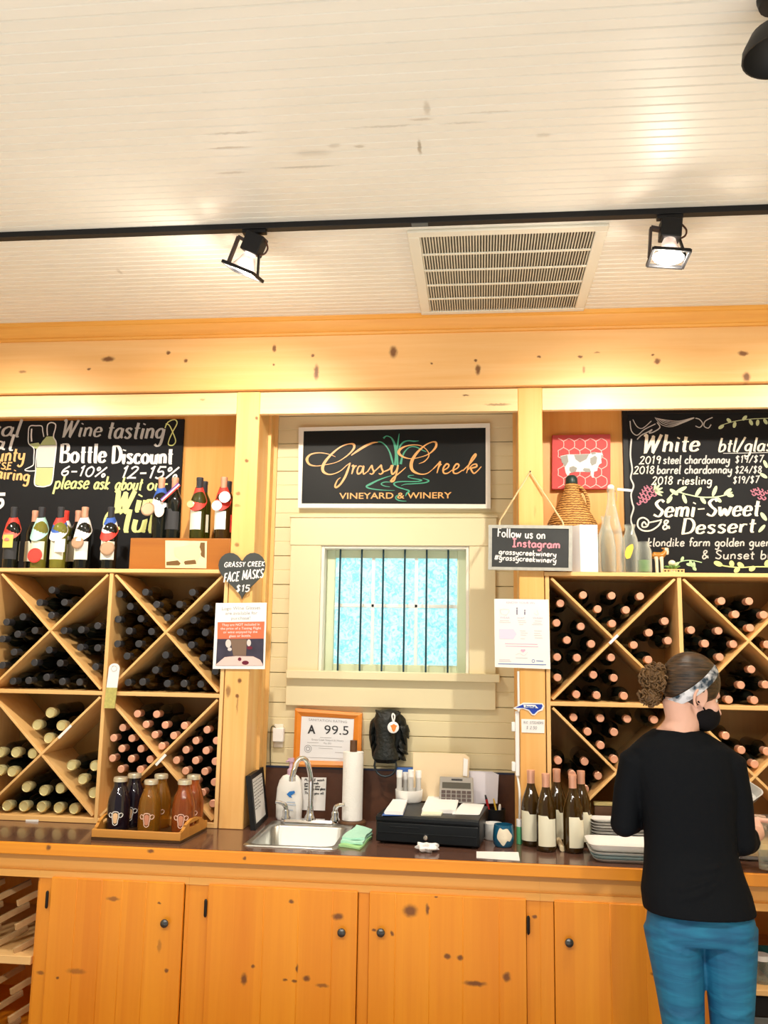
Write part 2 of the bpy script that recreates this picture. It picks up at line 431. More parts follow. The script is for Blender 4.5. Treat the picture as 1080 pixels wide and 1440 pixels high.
# beadboard ceiling, real grooves
mb = MB(); prof = []
y = YO; k = 0
while y < 4.0:
    w, d = ((0.008, 0.007) if k % 2 else (0.0065, 0.0045))
    prof += [(y, 0), (y+0.041-w, 0), (y+0.041-w*0.65, d), (y+0.041-w*0.35, d)]
    y += 0.041; k += 1
prof.append((4.45, 0))
R = [[V((x, a, ZC+b)) for a, b in prof] for x in (XL, XR)]
n = len(prof)
mb.add(R[0]+R[1], [(i, i+n, i+n+1, i+1) for i in range(n-1)])
mb.box(XL, XR, YO, 4.45, ZC+0.02, ZC+0.06)
m, N, L, b = newmat('painted_beadboard')
g = N.new('ShaderNodeNewGeometry')
mp = N.new('ShaderNodeVectorMath'); mp.operation = 'MULTIPLY'; mp.inputs[1].default_value = (1.5, 10, 1)
nz = N.new('ShaderNodeTexNoise'); nz.inputs['Scale'].default_value = 1.4; nz.inputs['Detail'].default_value = 6
L.new(g.outputs['Position'], mp.inputs[0]); L.new(mp.outputs[0], nz.inputs['Vector'])
mx = N.new('ShaderNodeMix'); mx.data_type = 'RGBA'; mx.inputs['A'].default_value = (0.75, 0.71, 0.62, 1); mx.inputs['B'].default_value = (0.82, 0.785, 0.70, 1)
L.new(nz.outputs['Fac'], mx.inputs['Factor'])
sc = []
for (a, c, rx, ry, s) in [(590,207,3,10,.8),(600,152,5,10,.45),(592,168,16,2,.45),(330,187,40,1.6,.4),(322,208,30,1.6,.55),(440,215,26,5,.25),(470,205,9,3,.3),(505,206,8,2,.5),(540,178,50,1.5,.35),(430,235,45,1.5,.35),(690,158,40,1.5,.3),(765,190,10,3,.3),(168,382,3,4,.35),(325,243,22,1.6,.4),(650,173,30,1.4,.3)]:
    q = PZ(a, c, ZC); e = (PZ(a+5, c, ZC)-q).length/5; e2 = (PZ(a, c+5, ZC)-q).length/5
    sc.append(((q.x, q.y, q.z), (1/(rx*e), 1/(ry*e2), 3), s))
L.new(knot_chain(N, L, g.outputs['Position'], mx.outputs['Result'], sc, (0.34, 0.27, 0.18)), b.inputs['Base Color'])
b.inputs['Roughness'].default_value = 0.45
o = obj('ceiling', mb, m, ang=25, recalc=False); o['kind'] = 'structure'
for p in o.data.polygons: p.use_smooth = False

# back wall: cream boards with grooves, opening for the window
WX0, WX1, WZ0, WZ1 = P(447, 860, YW).x, P(661, 860, YW).x, 1.575, 2.235
mb = MB()
def boards(x0, x1, z0, z1):
    z = z0
    while z < z1-1e-6:
        zz = min(z1, (math.floor(z/0.145+1e-6)+1)*0.145)
        g_ = 0.004
        # shiplap face with a groove along its top and a shallow bead in the middle
        zm = (z+zz)/2
        pr = [(YW+0.012, z), (YW, z+g_*0.6)]
        if zz-z > 0.06: pr += [(YW, zm-0.003), (YW+0.0025, zm), (YW, zm+0.003)]
        pr += [(YW, zz-g_*0.6), (YW+0.012, zz)]
        n = len(pr)
        mb.add([V((x0, a, c)) for a, c in pr]+[V((x1, a, c)) for a, c in pr], [(i, i+n, i+n+1, i+1) for i in range(n-1)])
        z = zz
NX0, NX1 = -1.054, 0.171
boards(NX0-0.05, WX0, 0.9, ZC-0.02); boards(WX1, NX1+0.05, 0.9, ZC-0.02); boards(WX0, WX1, 0.9, WZ0); boards(WX0, WX1, WZ1, ZC-0.02)
T = 0.02
mb.box(XL, WX0, YW+T, YW+0.14, 0, ZC); mb.box(WX1, XR, YW+T, YW+0.14, 0, ZC); mb.box(WX0, WX1, YW+T, YW+0.14, 0, WZ0); mb.box(WX0, WX1, YW+T, YW+0.14, WZ1, ZC)
o = obj('wall_back', mb, M_cream, ang=20); o['kind'] = 'structure'
struct('wall_left', MB().box(XL-0.1, XL, YO, 4.45, 0, ZC), M_cream)
struct('wall_right', MB().box(XR, XR+0.1, YO, 4.45, 0, ZC), M_cream)

# beam, crown, lintel, posts
YB_ = 4.003
ZF0, ZF1 = 2.934, 3.20
fk = kn([(152,505,10,4),(237,496,3,3),(261,507,3,3),(386,490,3,6),(385,513,2,2),(440,500,3,3),(445,523,4,12),(32,523,6,2,.6),(125,519,3,2),(553,495,6,9),(607,511,2,2),(669,507,3,2),(672,520,4,8),(758,502,3,2),(816,502,4,2),(821,520,2,6,.6),(840,496,5,1.5,.6),(924,508,5,5),(918,499,3,2),(1045,497,8,4),(1050,530,6,8)], YB_)
M_fascia = pine('beam_pine', FL_, FD, 'X', fk)
M_lintel = pine('lintel_pine', (0.88, 0.63, 0.33), (0.82, 0.50, 0.20), 'X', kn([(700,569,20,2,.6),(655,556,5,1.5),(285,562,5,2,.5)], YR))
M_crown = pine('crown_pine', (0.83, 0.42, 0.085), (0.66, 0.24, 0.02), 'X')
M_post = pine('post_pine', (0.86, 0.52, 0.19), (0.78, 0.38, 0.09), 'Z', kn([(361,588,3,3),(347,648,3,3),(335,694,4,3,.7),(334,711,5,2.5,.5),(333,766,4,3,.7),(337,957,3,4),(333,979,3,3),(321,972,4,9,.7),(334,990,1.6,14,.5),(752,720,1.5,10,.2)], YR))
struct('trim_1', MB().box(XL, XR, YB_, YW+0.02, ZF0, ZF1+0.05), M_fascia, 0.004)
# crown moulding profile
pr = [(YB_, 3.195), (YB_-0.010, 3.197), (YB_-0.014, 3.207), (YB_-0.012, 3.212), (YB_-0.022, 3.222), (YB_-0.034, 3.240), (YB_-0.040, 3.256), (YB_-0.048, 3.260), (YB_-0.050, 3.278), (YB_, 3.278)]
n = len(pr); mb = MB()
mb.add([V((XL, a, c)) for a, c in pr]+[V((XR, a, c)) for a, c in pr], [(i, (i+1) % n, (i+1) % n+n, i+n) for i in range(n)])
struct('trim_2', mb, M_crown)
ZL0 = 2.822
PL = (-1.168, -1.054); PR = (0.171, 0.283)
mb = MB(); mb.box(XL, PL[0], YR, YR+0.03, ZL0, ZF0-0.006); mb.box(PL[1], PR[0], YR, YR+0.03, ZL0-0.002, ZF0-0.006); mb.box(PR[1], XR, YR, YR+0.03, ZL0, ZF0-0.006)
struct('trim_3', mb, M_lintel, 0.002)
struct('trim_4', MB().box(PL[0], PL[1], YR-0.001, YR+0.09, CZ, ZF0-0.003), M_post, 0.004)
struct('trim_5', MB().box(PR[0], PR[1], YR-0.001, YR+0.09, CZ, ZF0-0.003), M_post, 0.004)
# pine linings of the window bay, corner beads
M_lining = pine('bay_lining_pine', (0.86, 0.56, 0.22), (0.78, 0.42, 0.11), 'Z')
mb = MB(); mb.box(PL[1]-0.022, PL[1]-0.002, YR+0.09, YW, CZ, ZC-0.05); mb.box(PL[1]-0.004, PL[1]+0.012, YR+0.20, YR+0.215, CZ, ZC-0.3)
mb.box(PL[1]-0.004, PL[1]+0.016, YW-0.018, YW-0.001, CZ, ZC-0.3)
struct('trim_6', mb, M_lining)
mb = MB(); mb.box(PR[0]+0.002, PR[0]+0.022, YR+0.09, YW, CZ, ZC-0.05); mb.box(PR[0]-0.012, PR[0]+0.004, YW-0.018, YW-0.001, CZ, ZC-0.3)
struct('trim_7', mb, M_lining)
# pine boarding behind the display shelves
M_backing = pine('display_back_pine', (0.80, 0.42, 0.12), (0.70, 0.30, 0.05), 'Z', plank=0.17)
mb = MB(); mb.box(XL, PL[0]-0.005, YW-0.022, YW-0.002, ZS-0.01, ZC-0.05); mb.box(PR[1]+0.005, XR, YW-0.022, YW-0.002, ZS-0.01, ZC-0.05)
struct('trim_8', mb, M_backing)

# ---------------------------------------------------------------- window in the bay
mb = MB()
cx0, cx1 = P(409, 800, YW).x, P(697, 800, YW).x
zh0, zh1 = P(550, 768, YW).z, P(550, 729, YW).z
mb.box(cx0, WX0+0.012, YW-0.022, YW, WZ0-0.01, zh0); mb.box(WX1-0.004, cx1, YW-0.022, YW, WZ0-0.01, zh0)
w1 = struct('window_1', mb, M_casing, 0.003)
mb = MB(); mb.box(cx0-0.004, cx1+0.006, YW-0.026, YW, zh0, zh1); mb.box(cx0-0.010, cx1+0.012, YW-0.032, YW, zh1, zh1+0.012)
struct('head_casing', mb, M_casing, 0.003, w1)
zs0, zs1 = P(550, 957, YW-0.05).z, P(550, 945, YW-0.05).z
struct('window_sill', MB().box(P(402, 950, YW-0.05).x, P(703, 950, YW-0.05).x, YW-0.055, YW+0.01, zs0, zs1), M_casing, 0.004, w1)
struct('apron', MB().box(P(403, 975, YW).x, P(697, 975, YW).x, YW-0.022, YW, P(550, 995, YW).z, zs0), M_casing, 0.003, w1)
M_sash = mat('pale_green_sash_paint', (0.66, 0.74, 0.52), 0.4)
mb = MB(); YS = YW+0.06
a, bq = WX0+0.012, WX1-0.004
mb.box(a, a+0.016, YW-0.012, YS+0.04, WZ0, zh0); mb.box(bq-0.016, bq, YW-0.012, YS+0.04, WZ0, zh0); mb.box(a+0.016, bq-0.016, YW-0.012, YS+0.04, zh0-0.014, zh0); mb.box(a+0.016, bq-0.016, YW-0.012, YS+0.04, WZ0, WZ0+0.012)
struct('jamb', mb, M_offwhite, 0.002, w1)
mb = MB(); s0, s1 = a+0.016, bq-0.016; q0, q1 = WZ0+0.012, zh0-0.014
mb.box(s0, s0+0.045, YS, YS+0.03, q0, q1); mb.box(s1-0.045, s1, YS, YS+0.03, q0, q1); mb.box(s0+0.045, s1-0.045, YS, YS+0.03, q1-0.04, q1); mb.box(s0+0.045, s1-0.045, YS, YS+0.03, q0, q0+0.055)
struct('sash', mb, M_sash, 0.003, w1)
mb = MB()
for px in (524, 585):
    xm = P(px, 850, YS).x; mb.box(xm-0.008, xm+0.008, YS+0.004, YS+0.03, q0, q1)
zm = P(555, 852, YS).z; mb.box(s0, s1, YS+0.004, YS+0.03, zm-0.009, zm+0.009)
struct('muntin', mb, mat('white_muntin', (0.86, 0.90, 0.86), 0.4), 0.002, w1)
m, N, L, b = newmat('frosted_daylit_pane')
tc = N.new('ShaderNodeNewGeometry'); nz = N.new('ShaderNodeTexNoise'); nz.inputs['Scale'].default_value = 42; nz.inputs['Detail'].default_value = 5; nz.inputs['Distortion'].default_value = 1.5
L.new(tc.outputs['Position'], nz.inputs['Vector'])
cr = N.new('ShaderNodeValToRGB'); cr.color_ramp.elements[0].position = 0.36; cr.color_ramp.elements[0].color = (0.09, 0.36, 0.39, 1)
cr.color_ramp.elements[1].position = 0.60; cr.color_ramp.elements[1].color = (0.35, 0.47, 0.47, 1)
L.new(nz.outputs['Fac'], cr.inputs['Fac']); L.new(cr.outputs['Color'], b.inputs['Emission Color']); b.inputs['Emission Strength'].default_value = 1.0
b.inputs['Base Color'].default_value = (0.10, 0.15, 0.15, 1); b.inputs['Roughness'].default_value = 0.35
struct('pane', MB().box(s0+0.02, s1-0.02, YS+0.013, YS+0.019, q0+0.02, q1-0.02), m, 0, w1)
M_bar = mat('dark_blue_iron_bar', (0.012, 0.05, 0.075), 0.4, 0.3)
for px in (477, 507.5, 538, 568.5, 599.5, 630):
    x = P(px, 850, YW+0.03).x
    struct('window_bar', MB().tube([(x, YW+0.03, q0-0.004), (x, YW+0.03, q1+0.004)], 0.0048, 8), M_bar, 0, w1)

# brown laminate upstand behind the counter
zb = P(450, 1081, YW-0.012).z
o = struct('trim_9', MB().box(PL[1], PR[0], YW-0.014, YW-0.001, CZ, zb), M_dkbrown)
o2 = struct('trim_10', MB().box(PL[1], PR[0], YW-0.017, YW-0.001, zb, zb+0.008), mat('dark_blue_edge_strip', (0.015, 0.022, 0.06), 0.3))

# ================================================================== LIGHTING FIXTURES
t = thing('track_rail', 'long black lighting track running across the white ceiling', 'track light rail', (0, 3.04, ZC))
obj('rail', MB().box(XL+0.1, XR-0.1, 3.022, 3.058, ZC-0.022, ZC), M_black, t, 0.002)
c0 = P(590, 313, 3.03).x
obj('feed_cover', MB().box(c0-0.03, c0+0.03, 3.026, 3.054, ZC-0.0235, ZC-0.021), mat('grey_track_cover', (0.10, 0.11, 0.11), 0.5), t)
M_reflect = mat('milky_glass_reflector', (0.80, 0.72, 0.70), 0.25, trans=0.25, noise=0.08)
M_bulb = mat('lit_bulb', (1, 1, 1), 0.3, emit=(1.0, 0.93, 0.82), es=22)
def spot_head(x, ax, label, glow=0.0, power=None, aim=None):
    t = thing('track_spotlight', label, 'track light', (x, 3.04, ZC-0.022), 'spotlights on the ceiling track')
    ax = V(ax).normalized()
    sx = -V((0, 1, 0)).cross(ax).normalized(); sy = ax.cross(sx)
    top = V((x, 3.04, ZC-0.022))
    obj('adapter', MB().box(x-0.045, x+0.045, 3.026, 3.054, ZC-0.036, ZC-0.022), M_black, t, 0.002)
    hc = top+V((0.0, 0, -0.055))
    def cube(c, hx, hy, ha):
        p = []
        for k in (-1, 1):
            for (i, j) in ((-1,-1),(1,-1),(1,1),(-1,1)): p.append(c+sx*hx*i+sy*hy*j+ax*ha*k)
        return p
    mb = MB(); mb.hexa(cube(hc, 0.036, 0.030, 0.036)); mb.tube([top+V((0,0,-0.01)), hc], 0.014, 10)
    obj('housing', mb, M_black, t, 0.004)
    # lamp: reflector cone and lit bulb
    o0 = hc+ax*0.034
    obj('reflector', MB().lathe([(0.020, 0), (0.024, 0.012), (0.030, 0.03), (0.042, 0.052), (0.055, 0.072), (0.053, 0.073), (0.040, 0.053), (0.028, 0.031), (0.022, 0.013)], o0, ax, 24), M_reflect, t)
    bb = obj('bulb', MB().ball(o0+ax*0.052, 0.026, 0.026, 0.026, 14, 10), M_bulb, t)
    # square gimbal frame carried on one arm
    mc = o0+ax*0.074; h = 0.062
    mb = MB(); P4 = [mc+sx*h*i+sy*h*j for i, j in ((-1,-1),(1,-1),(1,1),(-1,1))]
    for i in range(4): mb.bar(P4[i], P4[(i+1) % 4], 0.010, 0.012, ax)
    obj('gimbal_frame', mb, M_black, t, 0.001)
    mb = MB(); a0 = hc-sx*0.036; a1 = a0-sx*0.032-ax*0.004
    mb.bar(a0, a1, 0.022, 0.012, ax); mb.bar(a1, mc-sx*(h+0.004), 0.022, 0.009, sx)
    obj('side_bar', MB().bar(hc+sx*0.030+ax*0.02, mc+sx*h, 0.014, 0.006, sx), M_black, t)
    obj('yoke', mb, mat('dark_bronze_metal', (0.05, 0.036, 0.034), 0.45, 0.3), t, 0.001)
    q = smooth([hc+sx*0.034-ax*0.03, hc+sx*0.055-ax*0.006, hc+sx*0.052+ax*0.018, hc+sx*0.034+ax*0.030], 5)
    obj('lead_wire', MB().tube(q, 0.0035, 6), mat('brown_wire', (0.09, 0.035, 0.02), 0.5), t)
    ld = bpy.data.lights.new('spot_lamp', 'SPOT'); ld.energy = power or SPOT_W; ld.color = SPOT_COL
    ld.spot_size = math.radians(100); ld.spot_blend = 0.9; ld.shadow_soft_size = 0.022
    lo = bpy.data.objects.new('spot_lamp', ld); COL.objects.link(lo); lo.parent = t
    lo.location = mc+ax*0.012-top
    d = (V(aim)-(mc+ax*0.012)) if aim else ax
    lo.rotation_euler = d.to_track_quat('-Z', 'Y').to_euler()
    if glow:
        pd = bpy.data.lights.new('bulb_glow', 'POINT'); pd.energy = glow; pd.color = SPOT_COL; pd.shadow_soft_size = 0.03
        po = bpy.data.objects.new('bulb_glow', pd); COL.objects.link(po); po.parent = t; po.location = mc+ax*0.03-top
    return t
spot_head(P(358, 330, 3.04).x, (-0.38, 0.16, -0.85), 'black track spotlight tilted left with open milky glass reflector', aim=(-1.2, 4.3, 2.0), glow=5.0)
spot_head(P(942, 310, 3.04).x, (-0.10, -0.06, -0.95), 'black track spotlight on the right glaring bright straight down', aim=(0.55, 4.3, 1.9), glow=6.0)
spot_head(-2.35, (-0.1, 0.3, -0.9), 'black track spotlight beyond the left edge of the picture', aim=(-2.2, 4.3, 1.9))
spot_head(1.78, (-0.2, 0.3, -0.9), 'black track spotlight beyond the right edge of the picture', aim=(1.4, 4.3, 1.9))

# black dome pendant poking in at the top right
pc = P(1099, 69, 2.0)
t = thing('pendant_lamp', 'black dome lamp cut off by the top right corner of the picture', 'lamp', (pc.x, pc.y, ZC))
obj('lamp_shade', MB().lathe([(0.012, 0.060), (0.04, 0.057), (0.068, 0.040), (0.088, 0.0), (0.090, -0.018), (0.086, -0.018), (0.083, 0.0), (0.064, 0.036), (0.035, 0.052), (0.0, 0.055)], (pc.x, pc.y, pc.z), (0, 0, 1), 28), mat('black_enamel_shade', (0.012, 0.011, 0.011), 0.55), t)
obj('stem', MB().tube([(pc.x, pc.y, ZC), (pc.x, pc.y, pc.z+0.056)], 0.008, 8), M_black, t)
obj('canopy', MB().lathe([(0.0, 0.0), (0.05, 0.0), (0.045, -0.02), (0.0, -0.022)], (pc.x, pc.y, ZC), (0, 0, 1), 20), M_black, t)

# unseen dome pendants, added to brighten the cabinets, counter and person
for i, (px_, lb_) in enumerate(((-1.75, 'added black dome pendant over the bar, beyond the left of the picture'), (-0.45, 'added black dome pendant over the bar, above the middle of the picture'), (0.85, 'added black dome pendant over the bar, above the right of the picture'))):
    py_, pz_ = 0.85, 2.78
    t = thing('pendant_lamp', lb_, 'lamp', (px_, py_, ZC), 'added dome pendants over the bar')
    obj('lamp_shade', MB().lathe([(0.015, 0.10), (0.05, 0.095), (0.10, 0.06), (0.13, 0.0), (0.127, 0.0), (0.097, 0.056), (0.048, 0.09), (0.0, 0.095)], (px_, py_, pz_), (0, 0, 1), 24), mat('black_enamel_shade', (0.012, 0.011, 0.011), 0.55), t)
    obj('stem', MB().tube([(px_, py_, ZC), (px_, py_, pz_+0.09)], 0.006, 8), M_black, t)
    obj('bulb', MB().ball((px_, py_, pz_+0.03), 0.03, 0.03, 0.03, 12, 8), M_bulb, t)
    ld = bpy.data.lights.new('added_pendant_light', 'SPOT'); ld.energy = ADDED_BAR_W; ld.color = (1.0, 0.93, 0.82); ld.spot_size = math.radians(108); ld.spot_blend = 0.45; ld.shadow_soft_size = 0.06
    lo = bpy.data.objects.new('added_pendant_light', ld); COL.objects.link(lo); lo.parent = t; lo.location = (0, 0, pz_-0.02-ZC)
    lo.rotation_euler = V((0, 0.35, -1)).to_track_quat('-Z', 'Y').to_euler()

# return air grille
vx0, vx1, vy0, vy1 = -0.277, 0.471, 3.12, 4.03
vy1 = YB_-0.052
t = thing('ceiling_vent', 'white return air grille set in the ceiling behind the black track', 'vent', ((vx0+vx1)/2, (vy0+vy1)/2, ZC))
M_vent = mat('white_enamel_grille', (0.76, 0.73, 0.62), 0.4)
b_ = 0.045; mb = MB()
zv = ZC-0.012
mb.box(vx0, vx1, vy0, vy0+b_, zv, ZC); mb.box(vx0, vx1, vy1-b_*0.8, vy1, zv, ZC); mb.box(vx0, vx0+b_, vy0+b_, vy1-b_*0.8, zv, ZC); mb.box(vx1-b_, vx1, vy0+b_, vy1-b_*0.8, zv, ZC)
obj('frame', mb, M_vent, t, 0.004)
obj('duct_opening', MB().box(vx0+b_, vx1-b_, vy0+b_, vy1-b_*0.8, ZC-0.0015, ZC-0.0005), mat('dusty_dark_filter', (0.14, 0.12, 0.085), 0.9, noise=0.5, nscale=9), t)
mb = MB(); n = 59
for i in range(n):
    x = vx0+b_+(vx1-vx0-2*b_)*(i+0.5)/n
    mb.hexa([(x-0.0042, vy0+b_, zv+0.003), (x-0.001, vy0+b_, zv+0.002), (x+0.0005, vy0+b_, ZC-0.002), (x-0.0027, vy0+b_, ZC-0.002)] if 0 else
            [(x-0.0048, vy0+b_, zv+0.002), (x+0.0002, vy0+b_, zv+0.002), (x+0.0002, vy1-b_*0.8, zv+0.002), (x-0.0048, vy1-b_*0.8, zv+0.002),
             (x-0.0010, vy0+b_, ZC-0.002), (x+0.0010, vy0+b_, ZC-0.002), (x+0.0010, vy1-b_*0.8, ZC-0.002), (x-0.0010, vy1-b_*0.8, ZC-0.002)])
obj('louvres', mb, mat('dusty_louvre', (0.60, 0.55, 0.43), 0.6, noise=0.2, nscale=14), t)
for i in range(1, 5):
    yy = vy0+b_+(vy1-b_*1.8-vy0)*i/5
    obj('cross_bar', MB().box(vx0+b_, vx1-b_, yy-0.007, yy+0.007, zv-0.001, zv+0.004), M_vent, t, 0.001)

# ================================================================== WINE RACKS
M_rack = pine('rack_edge_pine', RL, RD, 'Z', coat=0.1)
M_rackx = pine('rack_shelf_pine', RL, RD, 'X', coat=0.1)
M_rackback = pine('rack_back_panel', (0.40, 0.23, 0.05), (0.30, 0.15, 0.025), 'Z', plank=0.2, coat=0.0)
YK = YW-0.025
ZB0, ZM = 0.935, 1.492
def rack(name, label, xs, cat='wine rack', loc=None):
    x0, x1 = xs[0], xs[-1]
    t = thing(name, label, cat, ((x0+x1)/2, YR, CZ))
    T = 0.018
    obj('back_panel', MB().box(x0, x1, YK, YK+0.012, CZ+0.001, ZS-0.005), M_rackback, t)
    obj('top_shelf', MB().box(x0-0.004, x1+0.004, YR-0.006, YW-0.024, ZS-T, ZS), M_rackx, t, 0.002)
    obj('middle_shelf', MB().box(x0+0.004, x1-0.004, YR+0.0012, YK, ZM-T/2, ZM+T/2), M_rackx, t, 0.002)
    obj('bottom_shelf', MB().box(x0+0.004, x1-0.004, YR+0.0012, YK, CZ+0.001, ZB0), M_rackx, t, 0.002)
    for i, x in enumerate(xs):
        a = x if i == 0 else (x-T if i == len(xs)-1 else x-T/2)
        obj('side_panel' if i in (0, len(xs)-1) else 'divider', MB().box(a, a+T, YR, YK, CZ+0.001, ZS-T), M_rack, t, 0.002)
    for i in range(len(xs)-1):
        a = xs[i]+(T if i == 0 else T/2); c = xs[i+1]-(T if i == len(xs)-2 else T/2)
        for (za, zc) in ((ZB0, ZM-T/2), (ZM+T/2, ZS-T)):
            w = T*0.62
            for (p, q) in (((a, za), (c, zc)), ((a, zc), (c, za))):
                d = V((q[0]-p[0], 0, q[1]-p[1])).normalized(); nn = V((-d.z, 0, d.x))*w/2
                e = 0.013
                A = V((p[0], 0, p[1]))+d*e; B_ = V((q[0], 0, q[1]))-d*e
                sh = 0.0 if p[1] < q[1] else 0.0015
                mb = MB().prism([A-nn+V((0, YR+0.0025+sh, 0)), B_-nn+V((0, YR+0.0025+sh, 0)), B_+nn+V((0, YR+0.0025+sh, 0)), A+nn+V((0, YR+0.0025+sh, 0))], (0, YK-YR-0.006, 0))
                obj('diagonal_panel', mb, M_rackx, t, 0.0015)
    return t
LX = [-2.886, -2.311, -1.741, -1.172]; RX = [0.287, 0.872, 1.452]
r1 = rack('wine_rack', 'pine wine rack of crossed cubbies left of the window bay', LX)
r2 = rack('wine_rack', 'pine wine rack of crossed cubbies right of the window bay, behind the person', RX)
# little white price strips on the rack edges
for (a, c, d, e) in ((36, 1152.5, 54, 1156.5),):
    obj('price_strip', MB().prism(rect_px(a, c, d, e, YR-0.001), (0, 0.001, 0)), M_white, r1)
for (p, q) in (((219, 1076), (233, 1061)), ((82, 1038), (100, 1020))):
    A, B_ = P(*p, YR-0.001), P(*q, YR-0.001); d = (B_-A).normalized(); nn = V((-d.z, 0, d.x))*0.006
    obj('price_strip', MB().prism([A-nn, B_-nn, B_+nn, A+nn], (0, 0.0012, 0)), M_white, r1)
A, B_ = P(857, 905, YR-0.001), P(869, 893, YR-0.001); d = (B_-A).normalized(); nn = V((-d.z, 0, d.x))*0.006
obj('price_strip', MB().prism([A-nn, B_-nn, B_+nn, A+nn], (0, 0.0012, 0)), M_white, r2)

# ---------------------------------------------------------------- bottles
BORD = [(0.0, 0.006), (0.020, 0.004), (0.033, 0.0), (0.0372, 0.005), (0.0375, 0.02), (0.0375, 0.180), (0.0365, 0.196), (0.030, 0.216), (0.021, 0.234), (0.0155, 0.248), (0.0140, 0.262), (0.0138, 0.290), (0.0155, 0.292), (0.0155, 0.301), (0.0, 0.302)]
BURG = [(0.0, 0.006), (0.022, 0.004), (0.036, 0.0), (0.0405, 0.006), (0.041, 0.02), (0.041, 0.150), (0.039, 0.172), (0.033, 0.196), (0.025, 0.220), (0.0185, 0.240), (0.0150, 0.258), (0.0142, 0.292), (0.0158, 0.294), (0.0158, 0.303), (0.0, 0.304)]
def capsule_prof(r=0.0158, z0=0.238, z1=0.3045): return [(r*0.97, z0), (r, z0+0.001), (r*0.985, z1-0.016), (r*1.05, z1-0.014), (r*1.05, z1), (r*0.93, z1+0.0015), (r*0.5, z1+0.001), (0, z1+0.0007)]
FOIL = [(0.0168, 0.215), (0.0175, 0.25), (0.0225, 0.268), (0.0245, 0.285), (0.0245, 0.302), (0.0215, 0.307), (0.0185, 0.303), (0.0, 0.302)]
def bottle(label, cat, loc, glass, capm, prof=BORD, lab=None, group=None, foil=False, labz=(0.045, 0.145), laba=2.2, face=-PI/2, name='wine_bottle', nseg=16, capz=0.238):
    t = thing(name, label, cat, loc, group); l = V(loc)
    obj('glass_body', MB().lathe(prof, l, (0, 0, 1), nseg), glass, t)
    obj('capsule', MB().lathe(FOIL if foil else capsule_prof(prof[-3][0]*1.03, capz, prof[-1][1]+0.001), l, (0, 0, 1), nseg), capm, t)
    if lab:
        r = max(p[0] for p in prof)+0.0006; n = 12; a0 = face-laba/2
        top = [V((l.x+r*math.cos(a0+laba*i/n), l.y+r*math.sin(a0+laba*i/n), l.z+labz[1]-(0.012 if (i > n*0.55) else 0))) for i in range(n+1)]
        bot = [V((p.x, p.y, l.z+labz[0])) for p in top]
        mbq = MB(); mbq.rings([bot, top], False, False)
        o = obj('paper_label', mbq, lab, t)
    return t
ROT = (PI/2, 0, 0)
def rackset(caps, org, s, glass, capm, cell, center, group, word, foil=False, dy=0.03):
    """bottles lying neck outwards in one cubby; wedge, row and place give every one its own label"""
    items = []
    for (a, c) in caps:
        x, y = org[0]+a/s, org[1]+c/s
        p = P(x, y, YR+dy); d = (p.x-center[0], p.z-center[1])
        wd = ('top' if d[1] > 0 else 'bottom') if abs(d[1]) > abs(d[0]) else ('right' if d[0] > 0 else 'left')
        items.append([wd, p])
    done = None; ords = ['first', 'second', 'third', 'fourth', 'fifth', 'sixth', 'seventh']
    for wd in ('top', 'left', 'right', 'bottom'):
        it = sorted([i[1] for i in items if i[0] == wd], key=lambda p: -p.z)
        rows = []
        for p in it:
            if rows and abs(rows[-1][0].z-p.z) < 0.024: rows[-1].append(p)
            else: rows.append([p])
        for ri, r in enumerate(rows):
            r.sort(key=lambda p: p.x)
            rowtxt = 'only row' if len(rows) == 1 else ('top row' if ri == 0 else ('bottom row' if ri == len(rows)-1 else ords[ri]+' row down'))
            for ci, p in enumerate(r):
                pl = 'alone' if len(r) == 1 else ('leftmost' if ci == 0 else ('rightmost' if ci == len(r)-1 else ords[ci]+' from left'))
                lab = '%s in %s, %s wedge, %s, %s' % (word, cell, wd, rowtxt, pl)
                loc = V((p.x, p.y+0.304, p.z))
                if done is None:
                    done = bottle(lab, 'wine bottle', (0, 0, 0), glass, capm, BORD, group=group, foil=foil, nseg=18)
                    done.location = loc; done.rotation_euler = ROT
                else: dup(done, loc, lab, group, ROT)
CU = lambda i, j, xs: ((xs[i]+xs[i+1])/2, ((ZM+ZS)/2 if j else (ZM+ZB0)/2))
rackset([(490,200),(375,320),(610,318),(485,440),(215,455),(60,505),(330,585),(165,620),(20,665),(130,790),(20,915),(605,585),(770,578),(925,540),(760,745),(925,750),(905,930),(465,770),(325,890),(570,895),(440,1030),(270,1060),(120,1065),(590,1070),(755,1075)],
        (0, 800), 6.75, M_gdark, M_capblk, 'far left upper cubby', CU(1, 1, LX), 'black capped bottles in the far left upper cubby', 'dark bottle')
rackset([(115,225),(345,208),(765,210),(210,335),(445,318),(650,318),(100,450),(305,445),(540,435),(775,458),(890,350),(200,555),(400,560),(655,565),(880,570),(95,670),(285,670),(755,680),(180,780),(860,795),(525,770),(435,905),(610,890),(970,915),(190,1015),(320,1010),(540,1025),(690,1025),(840,1030)],
        (150, 800), 6.353, M_gamber, M_capblk, 'left rack\'s upper right cubby', CU(2, 1, LX), 'amber bottles in the left rack\'s upper right cubby', 'amber bottle')
rackset([(510,233),(375,357),(620,363),(492,490),(0,635),(160,635),(330,645),(0,815),(122,828),(268,985),(445,1022),(610,998),(725,765),(958,770),(837,905),(945,1045),(70,1175),(240,1180),(420,1185),(592,1195),(748,1205)],
        (0, 970), 7.2, M_gdark, M_capgold, 'far left lower cubby', CU(1, 0, LX), 'gold foiled bottles in the far left lower cubby', 'gold-foil bottle', foil=True)
